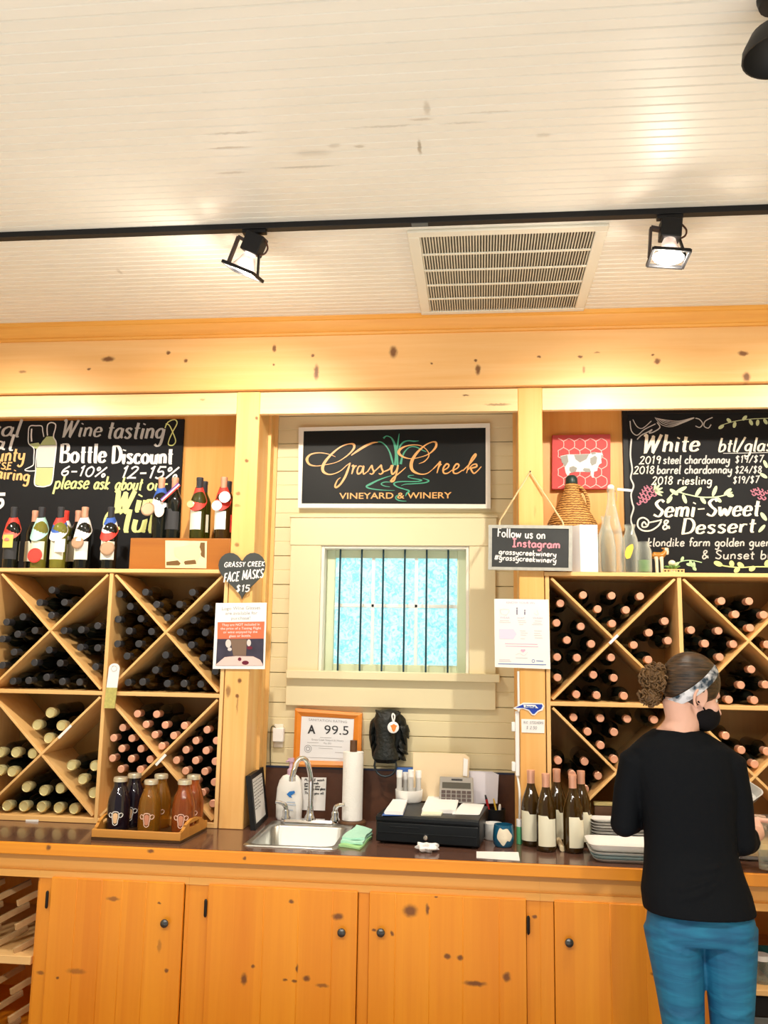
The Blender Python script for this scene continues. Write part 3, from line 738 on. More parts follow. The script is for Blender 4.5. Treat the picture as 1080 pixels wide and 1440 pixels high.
rackset([(318,203),(480,207),(392,293),(553,298),(715,303),(467,380),(625,387),(525,475),(195,320),(118,407),(272,410),(187,497),(348,498),(108,578),(268,583),(425,588),(180,670),(343,673),(905,338),(812,430),(985,430),(728,508),(898,514),(648,595),(810,598),(975,605),(725,685),(888,690),(968,780),(810,775),(868,868),(955,960),(295,750)],
        (140, 970), 6.0, M_gdark, M_capcop, 'left rack\'s lower right cubby', CU(2, 0, LX), 'copper capped bottles in the left rack\'s lower right cubby', 'copper-capped bottle')
rackset([(325,198),(542,203),(757,208),(435,305),(650,312),(545,415),(152,262),(123,410),(308,437),(202,541),(386,570),(128,670),(278,675),(130,825),(945,397),(825,485),(970,545),(710,578),(820,690),(538,673),(403,805),(558,828),(273,953),(428,960),(635,965)],
        (760, 800), 5.4, M_gdark, M_capcop, 'right rack\'s upper left cubby', CU(0, 1, RX), 'copper capped bottles in the right rack\'s upper left cubby', 'copper-capped bottle')
rackset([(538,325),(818,327),(680,460),(965,465),(827,597),(230,620),(508,627),(372,757),(658,762),(237,885),(520,893),(840,1018),(735,1177),(985,1172),(613,1325),(870,1330),(1000,765)],
        (940, 800), 7.2, M_gdark, M_capcop, 'far right upper cubby', CU(1, 1, RX), 'copper capped bottles in the far right upper cubby', 'copper-capped bottle')
rackset([(315,195),(570,203),(825,210),(1080,217),(448,330),(700,335),(573,460),(168,605),(420,615),(700,592),(548,750),(423,875),(300,735)],
        (760, 980), 6.75, M_gdark, M_capcop, 'right rack\'s lower left cubby', CU(0, 0, RX), 'copper capped bottles in the right rack\'s lower left cubby', 'copper-capped bottle')
rackset([(225,413),(348,525),(545,535),(450,635)], (980, 960), 5.54, M_gdark, M_capcop, 'far right lower cubby', CU(1, 0, RX), 'copper capped bottles in the far right lower cubby', 'copper-capped bottle')

# ================================================================== COUNTER AND BASE CABINETS
M_top = mat('brown_laminate_worktop', (0.115, 0.055, 0.038), 0.22, noise=0.25, nscale=60, coat=0.3)
M_nose = pine('nosing_pine', HL, HD, 'X', kn([(68,1192,4,4),(212,1197,5,3),(344,1207,3,3)], YN))
XC1 = XR-0.005; XC0 = XL+0.005
sx0, sx1, sy0, sy1 = -0.972, -0.575, 3.705, 4.245
t = thing('countertop', 'long brown laminate worktop with pine front edge under racks and sink', 'countertop', (-0.5, 4.0, CZ-0.04))
mb = MB(); e = 0.012
for (a, b_, c, d) in ((XC0, sx0+e, YN+0.018, YW-0.002), (sx1-e, XC1, YN+0.018, YW-0.002), (sx0+e, sx1-e, YN+0.018, sy0+e), (sx0+e, sx1-e, sy1-e, YW-0.002)):
    mb.box(a, b_, c, d, CZ-0.04, CZ)
obj('laminate_top', mb, M_top, t)
obj('front_edge', MB().box(XC0, XC1, YN, YN+0.018, CZ-0.046, CZ-0.0005), M_nose, t, 0.003)

YF = 3.632
def xat(px, py): return P(px, py, YD).x
dk = kn([(159,1264,10,3,.7),(224,1270,3,1.5),(234,1365,3,2.5),(107,1366,14,4,.55),(81,1375,2,2),(54,1370,6,3,.7),(224,1330,3,9,.4),(410,1268,4,3),(475,1289,9,5),(356,1359,3,3),(343,1377,5,8),(401,1378,4,2),(414,1380,4,2),(431,1376,6,4),(453,1386,10,3,.7),(418,1362,2,6),(577,1281,11,9),(601,1279,3,8),(526,1308,4,2),(551,1313,3,4),(629,1345,5,4),(647,1347,5,4),(668,1383,17,4),(713,1374,6,7),(752,1291,4,3),(922,1370,8,3),(846,1262,8,3,.5),(613,1261,3,1)], YD)
M_cab = pine('cabinet_frame_pine', HL, HD, 'Z', dk)
M_door = pine('cabinet_door_pine', (0.84, 0.32, 0.014), (0.70, 0.21, 0.005), 'Z', dk, plank=0.088)
M_rail = pine('cabinet_rail_pine', (0.82, 0.42, 0.10), (0.70, 0.28, 0.03), 'X')
M_iron = mat('black_iron_hardware', (0.018, 0.016, 0.014), 0.4, 0.5)
M_knob = mat('pewter_knob', (0.10, 0.10, 0.10), 0.32, 0.8)
ZT = CZ-0.042; ZR = 0.80; ZDT = 0.778
def carcass(t, x0, x1, stiles, openfront=False):
    mb = MB(); mb.box(x0+0.0002, x1-0.0002, YF+0.012, YF+0.02, ZR-0.005, ZT)
    obj('top_rail', mb, M_rail, t)
    obj('moulding', MB().box(x0+0.0002, x1-0.0002, YF-0.006, YF+0.02, ZDT-0.005, ZR), M_rail, t)
    for (a, b_) in stiles: obj('stile', MB().box(a, b_, YF, YF+0.02, 0.08, ZDT-0.005), M_cab, t, 0.001)
    mb = MB(); mb.box(x0+0.001, x0+0.016, YF+0.02, YW-0.02, 0.08, ZT); mb.box(x1-0.016, x1-0.001, YF+0.02, YW-0.02, 0.08, ZT)
    mb.box(x0+0.016, x1-0.016, YW-0.035, YW-0.02, 0.08, ZT); mb.box(x0+0.016, x1-0.016, YF+0.02, YW-0.035, 0.08, 0.095)
    obj('carcass', mb, M_cab, t)
    obj('toe_kick', MB().box(x0+0.001, x1-0.001, YF+0.06, YF+0.075, 0.0, 0.08), M_cab, t)
def door(t, x0, x1, splits, knob, hinge, hside):
    mb = MB(); xs = [x0]+splits+[x1]
    # tongue and groove planks: small V between the boards
    pr = []
    for i in range(len(xs)-1):
        a, c = xs[i], xs[i+1]; v = 0.0025
        pr += [(a+(v if i else 0), YD), (c-(v if i < len(xs)-2 else 0), YD)]
        if i < len(xs)-2: pr.append((c, YD+v))
    pr += [(x1, YF-0.001), (x0, YF-0.001)]
    mb.prism([(a, b_, 0.10) for a, b_ in pr], (0, 0, ZDT-0.10))
    d = obj('door', mb, M_door, t, 0.002)
    if knob:
        k = P(*knob, YD)
        obj('knob', MB().lathe([(0.0, 0.026), (0.009, 0.025), (0.0155, 0.020), (0.0165, 0.015), (0.0125, 0.010), (0.007, 0.007), (0.006, 0.0), (0.0, 0.0)], (k.x, YD, k.z), (0, -1, 0), 20), M_knob, d)
    if hinge:
        k = P(*hinge, YD-0.003); h = 0.034
        q = MB().tube([(k.x, YD-0.003, k.z-h), (k.x, YD-0.003, k.z-h+0.006), (k.x, YD-0.003, k.z+h-0.006), (k.x, YD-0.003, k.z+h)], [0.003, 0.0065, 0.0065, 0.003], 8)
        obj('hinge', q, M_iron, d)
    return d
X_bin = xat(49, 1300)
d1a, d1b = xat(68, 1300), xat(256, 1300); d2a, d2b = xat(291, 1300), xat(502, 1300); d3a, d3b = xat(519, 1300), xat(740, 1300); d4a, d4b = xat(780, 1300), xat(1010, 1300)
uA1 = xat(262, 1300); uB1 = xat(760, 1300); uC1 = xat(1040, 1300)
t = thing('base_cabinet', 'pine base cabinet with one plank door, leftmost below the counter', 'cabinet', ((X_bin+uA1)/2, 4.0, 0))
carcass(t, X_bin, uA1, ((X_bin, d1a-0.002), (d1b+0.002, uA1)))
door(t, d1a, d1b, [d1a+0.11, d1a+0.215, d1a+0.30, d1a+0.40], (233, 1297), (66, 1265), 0)
t = thing('base_cabinet', 'wide pine base cabinet with two plank doors below the sink and cash drawer', 'cabinet', ((uA1+uB1)/2, 4.0, 0))
carcass(t, uA1, uB1, ((uA1, d2a-0.002), (d2b+0.002, d3a-0.002), (d3b+0.002, uB1)))
door(t, d2a, d2b, [xat(370, 1300), xat(419, 1300), xat(467, 1300)], (481, 1310), (289, 1277), 0)
door(t, d3a, d3b, [xat(556, 1300), xat(604, 1300), xat(651, 1300), xat(702, 1300)], (536, 1310), (743, 1301), 0)
t = thing('base_cabinet', 'pine base cabinet partly hidden behind the person in blue jeans', 'cabinet', ((uB1+uC1)/2, 4.0, 0))
carcass(t, uB1, uC1, ((uB1, d4a-0.002), (d4b+0.002, uC1)))
door(t, d4a, d4b, [xat(858, 1300), xat(908, 1300), xat(960, 1300)], (800, 1324), None, 0)

# open bin unit at the far left with slatted bottle cradles
bx0 = -2.55
t = thing('wine_bin', 'open pine bin unit with slanted bottle slats at the lower left corner', 'wine bin', ((bx0+X_bin)/2, 4.0, 0))
carcass(t, bx0, X_bin, ())
zsh = P(20, 1346, YF+0.01).z
obj('shelf', MB().box(bx0+0.016, X_bin-0.016, YF+0.002, YW-0.036, zsh-0.024, zsh+0.008), M_rackx, t, 0.002)
M_slat = pine('cradle_slat_wood', (0.55, 0.36, 0.18), (0.42, 0.25, 0.10), 'X', coat=0)
for (zb_, zt_) in ((0.10, zsh-0.03), (zsh+0.012, ZDT-0.02)):
    for r in range(3):
        z = zb_+(zt_-zb_)*(r+0.35)/3.1
        for i in range(5):
            x = X_bin-0.02-0.12*i
            obj('cradle_slat', MB().bar((x-0.085, YF+0.03, z-0.03), (x, YF+0.20, z+0.012), 0.012, 0.024), M_slat, t, 0.001)
# open shelf bay at the far right
t = thing('open_cabinet', 'open pine shelf bay at the right edge behind the person', 'cabinet', ((uC1+XC1)/2, 4.0, 0))
carcass(t, uC1, XC1, ())
zq = P(1070, 1388, YF+0.05).z
obj('shelf', MB().box(uC1+0.016, XC1-0.016, YF+0.004, YW-0.036, zq-0.016, zq+0.004), M_rackx, t, 0.002)
c = P(1072, 1372, YF+0.09)
j = thing('storage_jar', 'clear jar with white lid on the open shelf at the right edge', 'jar', (c.x, c.y, zq+0.005))
obj('jar', MB().lathe([(0, 0.002), (0.034, 0.002), (0.036, 0.01), (0.036, 0.075), (0.03, 0.085), (0.028, 0.085), (0.033, 0.074), (0.033, 0.012), (0, 0.008)], (c.x, c.y, zq+0.004), (0, 0, 1), 18), M_clear, j)
obj('lid', MB().lathe([(0, 0.1), (0.031, 0.1), (0.033, 0.097), (0.033, 0.082), (0, 0.082)], (c.x, c.y, zq+0.004), (0, 0, 1), 18), M_white, j)
c = P(1085, 1350, YF+0.12)
tag(obj('folded_cloth', MB().box(c.x-0.02, c.x+0.12, c.y-0.02, c.y+0.14, zq+0.005, zq+0.09), mat('teal_cloth', (0.01, 0.13, 0.13), 0.8), None, 0.012, base=(c.x, c.y, zq+0.004)), 'folded teal cloth on the open shelf at the right edge', 'cloth')
c = P(1075, 1420, YF+0.04)
c.y = YF+0.05
t2 = thing('storage_box', 'black and grey box on the bottom of the open bay at right', 'box', (c.x, c.y+0.1, 0.095))
obj('box_body', MB().box(c.x-0.09, c.x+0.18, c.y, c.y+0.25, 0.096, zq-0.105), mat('grey_plastic', (0.16, 0.17, 0.17), 0.5), t2, 0.006)
obj('box_lid', MB().box(c.x-0.095, c.x+0.185, c.y-0.005, c.y+0.255, zq-0.105, zq-0.03), M_black, t2, 0.006)

# ================================================================== WINDOW BAY: SIGN, CERTIFICATE, WALL THINGS
YG = YW-0.030
t = thing('winery_sign', 'large black sign in white frame with gold script above the window', 'sign', P(554, 658, YW))
so = [(420,601),(689,595),(690,715),(419,714)]; si = [(427,606),(683,601),(683,709),(424,708)]
c = pxl(so, YG-0.008); ii = pxl(si, YG-0.008)
mb = MB()
for i in range(4):
    k = (i+1) % 4
    mb.prism([c[i], c[k], ii[k], ii[i]], (0, 0.034, 0))
obj('frame', mb, M_offwhite, t)
obj('panel', MB().prism(pxl(si, YG), (0, 0.02, 0)), mat('black_sign_panel', (0.008, 0.009, 0.009), 0.5, spec=0.25), t)
def A6(pts): return [(420+a/7.714, 595+b/7.714) for a, b in pts]
def B6(pts): return [(550+a/7.448, 595+b/7.448) for a, b in pts]
mb = MB()
# green reeds and water
stroke(mb, A6([(920,165),(955,140),(1010,165),(1050,240),(1068,340),(1072,440),(1075,500)]), [2.8,1.2,1.6,1.8,2.6,2.8,2.0], YG)
stroke(mb, A6([(830,210),(890,205),(945,245),(985,310),(1010,390),(1030,470)]), [0.8,1.6,1.6,2.0,2.6,1.2], YG)
stroke(mb, B6([(60,300),(68,230),(85,110)]), [1.0,2.8,0.6], YG)
stroke(mb, B6([(75,300),(95,240),(130,200),(180,185),(240,190),(290,185)]), [1.4,2.2,2.4,1.6,2.0,0.5], YG)
stroke(mb, B6([(100,430),(118,350),(150,290),(200,250),(260,250),(320,280),(370,300)]), [3.4,2.6,1.8,1.2,1.2,1.6,0.8], YG)
stroke(mb, B6([(40,440),(48,330),(30,220),(5,165)]), [3.0,2.4,1.6,0.8], YG)
obj('reed_emblem', mb, M_green, t, recalc=False)
mb = MB()
stroke(mb, A6([(1010,568),(940,590),(860,620),(780,660),(735,685),(760,705),(840,720),(940,728),(1040,730)]), [0.6,1.2,2.0,3.0,2.2,1.8,1.4,1.0,0.4], YG)
stroke(mb, A6([(1000,640),(930,640),(895,660),(930,682),(990,692)]), [0.8,1.4,1.6,1.2,0.5], YG)
stroke(mb, B6([(240,545),(190,550),(180,565),(230,580),(290,590),(320,600),(260,612),(120,612),(50,620),(30,640),(70,670),(140,692),(190,710),(165,735),(150,765)]), [0.6,1.4,1.2,1.2,1.4,1.8,1.4,1.4,1.8,2.2,1.6,1.4,2.0,2.4,0.6], YG)
stroke(mb, B6([(330,578),(370,590),(395,606),(350,625),(240,635),(150,640),(105,655)]), [0.6,1.4,2.0,1.6,1.4,1.2,0.5], YG)
stroke(mb, B6([(90,745),(55,765),(50,790),(90,812),(160,818)]), [0.6,1.6,1.8,1.4,0.5], YG)
obj('water_emblem', mb, M_green, t, recalc=False)
mb = MB()
# G with its long flourish
stroke(mb, A6([(400,365),(320,335),(220,322),(130,340),(90,390),(115,445),(190,465),(300,450),(420,420),(530,350),(595,280),(600,235),(555,225),(470,250),(380,315),(300,400),(262,470),(268,525),(320,555),(380,550),(450,520),(520,460),(560,430)]),
       [0.6,1.0,1.4,2.2,4.0,2.6,1.2,1.0,1.0,1.6,3.0,3.4,1.8,1.8,2.6,3.6,4.4,3.6,2.0,1.4,1.2,1.2,0.8], YG, 0.0022)
stroke(mb, A6([(560,430),(530,520),(500,590),(455,660),(410,697),(395,680),(420,620),(455,590)]), [1.6,3.2,3.2,2.6,2.4,2.6,1.6,0.6], YG, 0.0026)
stroke(mb, A6([(570,350),(640,300),(720,250),(800,215),(860,207)]), [1.2,3.2,3.4,2.6,0.8], YG, 0.0024)
def word(S, pts_list, ws):
    for q in pts_list: stroke(mb, S(q), ws, YG, 0.0024)
# r a s s y
word(A6, [[(575,470),(595,460),(585,520),(575,553)],[(585,520),(605,475),(630,462)],[(690,470),(655,470),(635,520),(645,550),(680,530),(705,465),(700,520),(705,553),(740,530)],[(745,530),(785,470),(795,462),(800,490),(815,530),(795,553),(770,545)],[(815,530),(880,470),(895,458),(900,490),(915,530),(890,553),(868,545)],[(915,530),(985,500),(1010,458),(1005,520),(1020,550),(1050,530)]], [1.6,2.4,2.4,1.4])
word(B6, [[(20,440),(5,500),(15,535),(50,500),(70,440)],[(75,440),(55,530),(30,600),(0,610),(20,575),(90,520),(155,462)],[(-10,600),(10,620)]], [1.6,2.6,2.2,1.0])
# C
stroke(mb, B6([(290,425),(350,400),(395,345),(380,290),(320,240),(240,228),(160,240),(100,270),(80,310),(120,350),(200,372),(300,358),(400,320),(465,255),(470,205),(430,198),(360,230),(280,300),(225,380),(210,450),(235,505),(310,535),(380,525),(440,480)]),
       [0.6,1.6,1.6,1.2,1.0,1.2,1.6,3.2,4.0,2.4,1.2,1.0,1.6,3.2,3.0,1.6,1.8,3.2,4.4,4.8,3.6,1.8,1.4,0.8], YG, 0.0022)
word(B6, [[(440,480),(500,420),(515,405),(495,470),(480,525)],[(490,480),(510,440),(530,430)],[(535,500),(590,470),(605,440),(580,428),(548,470),(550,520),(590,525),(640,490)],[(640,500),(695,470),(710,440),(685,428),(655,470),(655,520),(695,525),(750,490)],[(750,500),(830,420),(885,345),(880,325),(845,370),(810,450),(790,525)],[(805,490),(850,440),(890,430),(895,455),(850,470),(835,480),(865,525),(900,505),(945,455)]], [1.4,2.4,2.4,1.2])
obj('lettering', mb, M_gold, t, recalc=False)
btext(t, 'VINEYARD & WINERY', (477, 701.5), (635, 700.5), 8.4, YG, M_gold, bold=0.012)

# framed certificate, paper on the upstand, outlet
YQ = YW-0.034
t = thing('framed_certificate', 'orange wood framed sanitation rating certificate on the cream wall', 'certificate', P(461, 1040, YW))
so = [(415,996),(509,1003),(507,1080),(412,1078)]; si = [(424,1007),(498,1011),(495,1071),(421,1069)]
c = pxl(so, YQ); ii = pxl(si, YQ+0.006); M_fr = pine('orange_frame_wood', (0.80, 0.28, 0.03), (0.68, 0.19, 0.01), 'X')
mb = MB()
for i in range(4):
    k = (i+1) % 4; md = [c[i]+(ii[i]-c[i])*0.4+V((0,-0.008,0)), c[k]+(ii[k]-c[k])*0.4+V((0,-0.008,0))]
    mb.prism([c[i], c[k], md[1], md[0]], (0, 0.03, 0)); mb.prism([md[0], md[1], ii[k], ii[i]], (0, 0.026, 0))
obj('frame', mb, M_fr, t)
pp = obj('paper', MB().prism(pxl(si, YQ+0.008), (0, 0.01, 0)), mat('certificate_paper', (0.78, 0.79, 0.82), 0.5), t)
Yp = YQ+0.008
btext(pp, 'SANITATION RATING', (434, 1013.5), (488, 1017), 3.4, Yp, M_inkg)
btext(pp, 'A', (432.5, 1031), (443.5, 1031.5), 11.5, Yp, M_ink, bold=0.03)
btext(pp, '99.5', (456, 1032), (490, 1033.5), 12.5, Yp, M_ink)
btext(pp, 'Grassy Creek Vineyard & Winery', (438, 1041), (483, 1043), 2.6, Yp, M_inkg)
btext(pp, 'May 2021', (455, 1046), (466, 1046.6), 2.2, Yp, M_inkg)
mb = MB()
for (a, b_, c_, d) in ((432,1044,448,1044.6),(450,1037,466,1037.7),(438,1048.4,481,1050.4),(448,1052,468,1053),(471,1058,487,1059),(432,1065,486,1067)):
    mb.ribbon([P(a, b_, Yp-0.001), P(c_, d, Yp-0.001)], 0.0016)
obj('ruled_line', mb, M_inkg, pp, recalc=False)
cc = P(433, 1053, Yp-0.001); mb = MB()
mb.ribbon([cc+V((0.017*math.cos(a*PI/10), 0, 0.017*math.sin(a*PI/10))) for a in range(21)], 0.003); mb.ribbon([cc+V((0.009*math.cos(a*PI/10), 0, 0.009*math.sin(a*PI/10))) for a in range(21)], 0.004)
obj('seal', mb, M_inkg, pp, recalc=False)

YU = YW-0.016
t = thing('notice', 'white handwritten notice taped on the brown upstand behind the faucet', 'paper', P(441, 1117, YU))
obj('sheet', MB().prism(pxl([(424,1093),(459,1093.5),(457,1140),(423,1139)], YU-0.002), (0, 0.001, 0)), M_white, t)
for (tx, y0, x1) in (('PLEASE wash', 1098, 456), ('your hands', 1102.5, 448), ('before you', 1106.5, 450), ('serve any wine glass', 1110.5, 457), ('Thank you all', 1116.5, 455)):
    lettering(t, tx, (428, y0), (x1, y0+0.4), 3.2, YU-0.002, M_ink, 0.7)

po = P(392, 1036, YW)
t = thing('wall_outlet', 'cream wall outlet beside the pine post with a white adapter plugged in', 'outlet', (po.x, YW, po.z))
a, b_ = P(385, 1046, YW), P(399, 1014, YW)
obj('cover_plate', MB().box(a.x, b_.x, YW-0.005, YW+0.001, P(392, 1051, YW).z, P(392, 1018, YW).z), M_offwhite, t, 0.002)
a, b_ = P(383, 1043, YW-0.035), P(399, 1024, YW-0.035)
pl = thing('power_adapter', 'white plug-in power adapter with dark cord in the wall outlet', 'power adapter', (po.x, YW-0.02, a.z))
obj('adapter_block', MB().box(a.x, b_.x, YW-0.04, YW-0.006, a.z, b_.z), M_white, pl, 0.004)
q = smooth([(P(388,1024,YW-0.02)), P(384,1021,YW-0.02), P(381,1026,YW-0.015), P(380,1045,YW-0.01), P(380,1064,YW-0.01), P(380.5,1079,YW-0.01)], 6)
obj('cord', MB().tube(q, 0.0028, 6), mat('olive_cord', (0.12, 0.11, 0.06), 0.5), pl)

# black cow head ornament with ring and orange tag
hc = P(545, 1040, YW-0.06)
t = thing('cow_head_ornament', 'black cow head wall ornament hanging between certificate and beige folder', 'wall ornament', (hc.x, YW-0.01, hc.z))
M_cow = mat('black_painted_iron', (0.008, 0.010, 0.009), 0.4, bump=0.5, nscale=60, spec=0.35)
S = (P(555, 1040, YW-0.06)-P(545, 1040, YW-0.06)).x/10
def cp(px, py, dy=0.0): q = P(px, py, YW-0.06); return V((q.x, YW-0.06+dy, q.z))
mb = MB()
mb.loft([(cp(543,1072).x, YW-0.075, cp(543,1072).z, 14*S, 0.030), (cp(543,1066).x, YW-0.085, cp(543,1066).z, 18*S, 0.042), (cp(543,1058).x, YW-0.080, cp(543,1058).z, 17*S, 0.045), (cp(543,1048).x, YW-0.070, cp(543,1048).z, 13*S, 0.045), (cp(543,1030).x, YW-0.058, cp(543,1030).z, 15*S, 0.048), (cp(544,1014).x, YW-0.050, cp(544,1014).z, 19*S, 0.046), (cp(545,1003).x, YW-0.045, cp(545,1003).z, 17*S, 0.038), (cp(546,998).x, YW-0.04, cp(546,998).z, 10*S, 0.022)], 20)
obj('face', mb, M_cow, t)
for sgn, pts in ((-1, [(536,1008),(531,1001),(528,998)]), (1, [(556,1008),(561,1004),(563,1001)])):
    q = [cp(*p) for p in pts]
    obj('ear', MB().tube(q, [0.026, 0.018, 0.003], 10, flat=0.6), M_cow, t)
# shaggy mane: overlapping locks down both sides
mb = MB()
def lock(mb, p0, p1, w):
    a, c = cp(*p0, 0.035), cp(*p1, 0.045); mdp = (a+c)/2+V((0, -0.012, 0))
    mb.tube(smooth([a, mdp, c], 4), [w*S*k for k in (0.5, .75, .9, 1, .9, .75, .55, .3, .1)], 8, flat=0.5)
for p in (((528,1010),(518,1030),8),((524,1018),(519,1045),8),((524,1030),(521,1055),8),((526,1045),(523,1068),7),((560,1006),(571,1028),9),((564,1016),(574,1040),9),((565,1028),(571,1052),9),((563,1040),(571,1060),9),((560,1050),(573,1062),8),((558,1058),(570,1071),8),((566,1020),(575,1030),8)): lock(mb, *p)
mb.loft([(cp(545,1070).x, YW-0.022, cp(545,1070).z, 16*S, 0.012), (cp(545,1045).x, YW-0.025, cp(545,1045).z, 25*S, 0.018), (cp(546,1022).x, YW-0.025, cp(546,1022).z, 24*S, 0.018), (cp(546,1000).x, YW-0.022, cp(546,1000).z, 14*S, 0.012)], 18)
obj('mane', mb, M_cow, t)
q = [cp(543,1068,-0.03)+V((0.052*math.sin(a*PI/8), 0, -0.024+0.056*(-math.cos(a*PI/8))*0.9)) for a in range(-7, 8)]
obj('nose_ring', MB().tube(q, 0.005, 8), mat('dark_steel_ring', (0.05, 0.06, 0.07), 0.3, 0.8), t)
gt = thing('ear_tag', 'orange and white cow face tag dangling from the black head\'s ear', 'tag', cp(555, 1021, -0.06))
cc = cp(554.5, 1021.5, -0.055)
obj('disc', MB().lathe([(0, 0.004), (0.024, 0.004), (0.027, 0.002), (0.027, -0.002), (0, -0.002)], cc, (0, -1, 0), 24), M_white, gt)
mb = MB(); o = cc+V((0.003, -0.0046, 0.0)); k = 0.0028
mb.add([o+V((a*k, 0, b_*k)) for a, b_ in ((-6,3),(-3,4),(0,6),(3,4),(6,3),(4,0),(3,-4),(1,-7),(-1,-7),(-3,-4),(-4,0))], [tuple(range(11))])
obj('cow_emblem', mb, mat('orange_print', (0.85, 0.24, 0.04), 0.5), gt, recalc=False)
obj('loop', MB().tube(smooth([cc+V((0,0,0.025)), cc+V((-0.006,0.0,0.05)), cc+V((-0.004,0.02,0.062)), cc+V((0.006,0.01,0.05)), cc+V((0.002,0,0.025))], 5), 0.0035, 6), M_white, gt)

# ================================================================== LEFT DISPLAY SHELF
YCB = YW-0.040
t = thing('menu_chalkboard', 'black chalkboard about wine tasting and bottle discount on the left shelf', 'chalkboard', P(120, 795, YCB))
x0, x1 = -2.72, P(253.5, 690, YCB).x
zc0, zc1 = ZS+0.001, ZL0+0.06
obj('board', MB().box(x0, x1, YCB, YCB+0.017, zc0, zc1), M_board, t, 0.002)
G = dict(Y=YCB)
lettering(t, 'Wine', (84, 613.5), (142, 614), 23, YCB, M_chalkg, 2.6, 0.2, 0.5)
lettering(t, 'tasting', (149, 616), (230, 617), 26, YCB, M_chalkg, 3.0, 0.18, 0.5)
lettering(t, 'Bottle', (83, 650.5), (149, 650), 26, YCB, M_chalk, 3.6, 0.0, 0.55)
lettering(t, 'Discount', (156, 651.5), (243, 652), 24, YCB, M_chalk, 3.6, 0.0, 0.55)
lettering(t, '6-10%', (84, 668.5), (148, 671), 14, YCB, M_chalk, 2.2, 0.3)
lettering(t, '12-15%', (168, 672), (249, 673), 16, YCB, M_chalk, 2.4, 0.3)
lettering(t, 'please', (75, 687), (124, 687), 19, YCB, M_chalky, 2.3, 0.2, 0.3)
lettering(t, 'ask', (131, 687.5), (153, 688), 18, YCB, M_chalky, 2.3, 0.2, 0.3)
lettering(t, 'about', (161, 688.5), (199, 689), 18, YCB, M_chalky, 2.3, 0.2, 0.3)
lettering(t, 'our', (206, 689), (234, 690), 18, YCB, M_chalky, 2.3, 0.2, 0.3)
lettering(t, 'Wine', (156, 719.5), (234, 719), 29, YCB, M_chalky, 5.0, 0.15, 0.6)
lettering(t, 'Club', (143, 747), (228, 748), 31, YCB, M_chalky, 5.0, 0.15, 0.6)
lettering(t, 'Local', (-52, 610), (27, 614), 24, YCB, M_chalkg, 3.0, 0.25, 0.5)
lettering(t, 'al', (-16, 632), (19, 633), 22, YCB, M_chalk, 3.0, 0.2, 0.5)
lettering(t, 'county', (-26, 649), (34, 648), 20, YCB, M_chalko, 2.6, 0.1, 0.3)
lettering(t, 'CHEESE', (-34, 660), (16, 659.5), 9, YCB, M_chalko, 1.8)
lettering(t, 'pairing', (-16, 671), (41, 677), 17, YCB, M_chalko, 2.6, 0.1, 0.3)
lettering(t, '5', (-10, 715), (4.5, 715), 20, YCB, M_chalk, 4.5)
def C1(p): return [(a/8.308, 580+b_/8.308) for a, b_ in p]
mb = MB()
mb.add(pxl(C1([(425,430),(465,385),(650,380),(645,500),(625,640),(430,640)]), YCB-0.0010), [tuple(range(6))])
obj('bottle_drawing', mb, mat('chalk_fill_white', (0.62, 0.62, 0.58), 0.9), t, recalc=False)
mb = MB()
mb.add(pxl(C1([(420,645),(622,645),(600,835),(540,858),(470,860),(405,838)]), YCB-0.0010), [tuple(range(6))])
obj('bottle_drawing', mb, mat('chalk_fill_green', (0.50, 0.56, 0.26), 0.9), t, recalc=False); mb = MB()
mb.add(pxl(C1([(545,280),(620,280),(655,350),(650,378),(465,382),(500,330)]), YCB-0.0010), [tuple(range(6))])
obj('bottle_drawing', mb, mat('chalk_fill_green', (0.50, 0.56, 0.26), 0.9), t, recalc=False); mb = MB()
mb.add(pxl(C1([(340,368),(450,352),(470,384),(425,425),(390,412)]), YCB-0.0010), [tuple(range(5))])
obj('bottle_drawing', mb, mat('chalk_fill_green', (0.50, 0.56, 0.26), 0.9), t, recalc=False)
mb = MB()
stroke(mb, C1([(420,155),(345,165),(330,280),(337,365),(395,420),(395,520),(392,600),(370,628),(292,668),(330,684),(425,682)]), 1.3, YCB)
stroke(mb, C1([(420,155),(488,160),(500,220),(512,285)]), 1.3, YCB)
stroke(mb, C1([(370,190),(365,270),(370,340)]), 2.0, YCB)
stroke(mb, C1([(415,700),(420,540),(430,430)]), 1.2, YCB)
stroke(mb, C1([(555,270),(550,200),(560,140),(600,118),(645,135),(648,180),(625,280),(655,345),(655,420),(630,640),(605,820),(545,860),(475,866),(405,840),(415,700)]), 1.6, YCB)
obj('glass_drawing', mb, M_chalk, t, recalc=False)
mb = MB()
stroke(mb, [(232,602),(236,594),(245,590),(249,595),(243,607),(238,618),(237,625),(243,626),(247,620),(243,608),(238,598),(233,596)], 1.5, YCB); 
obj('flourish', mb, M_chalky, t, recalc=False)

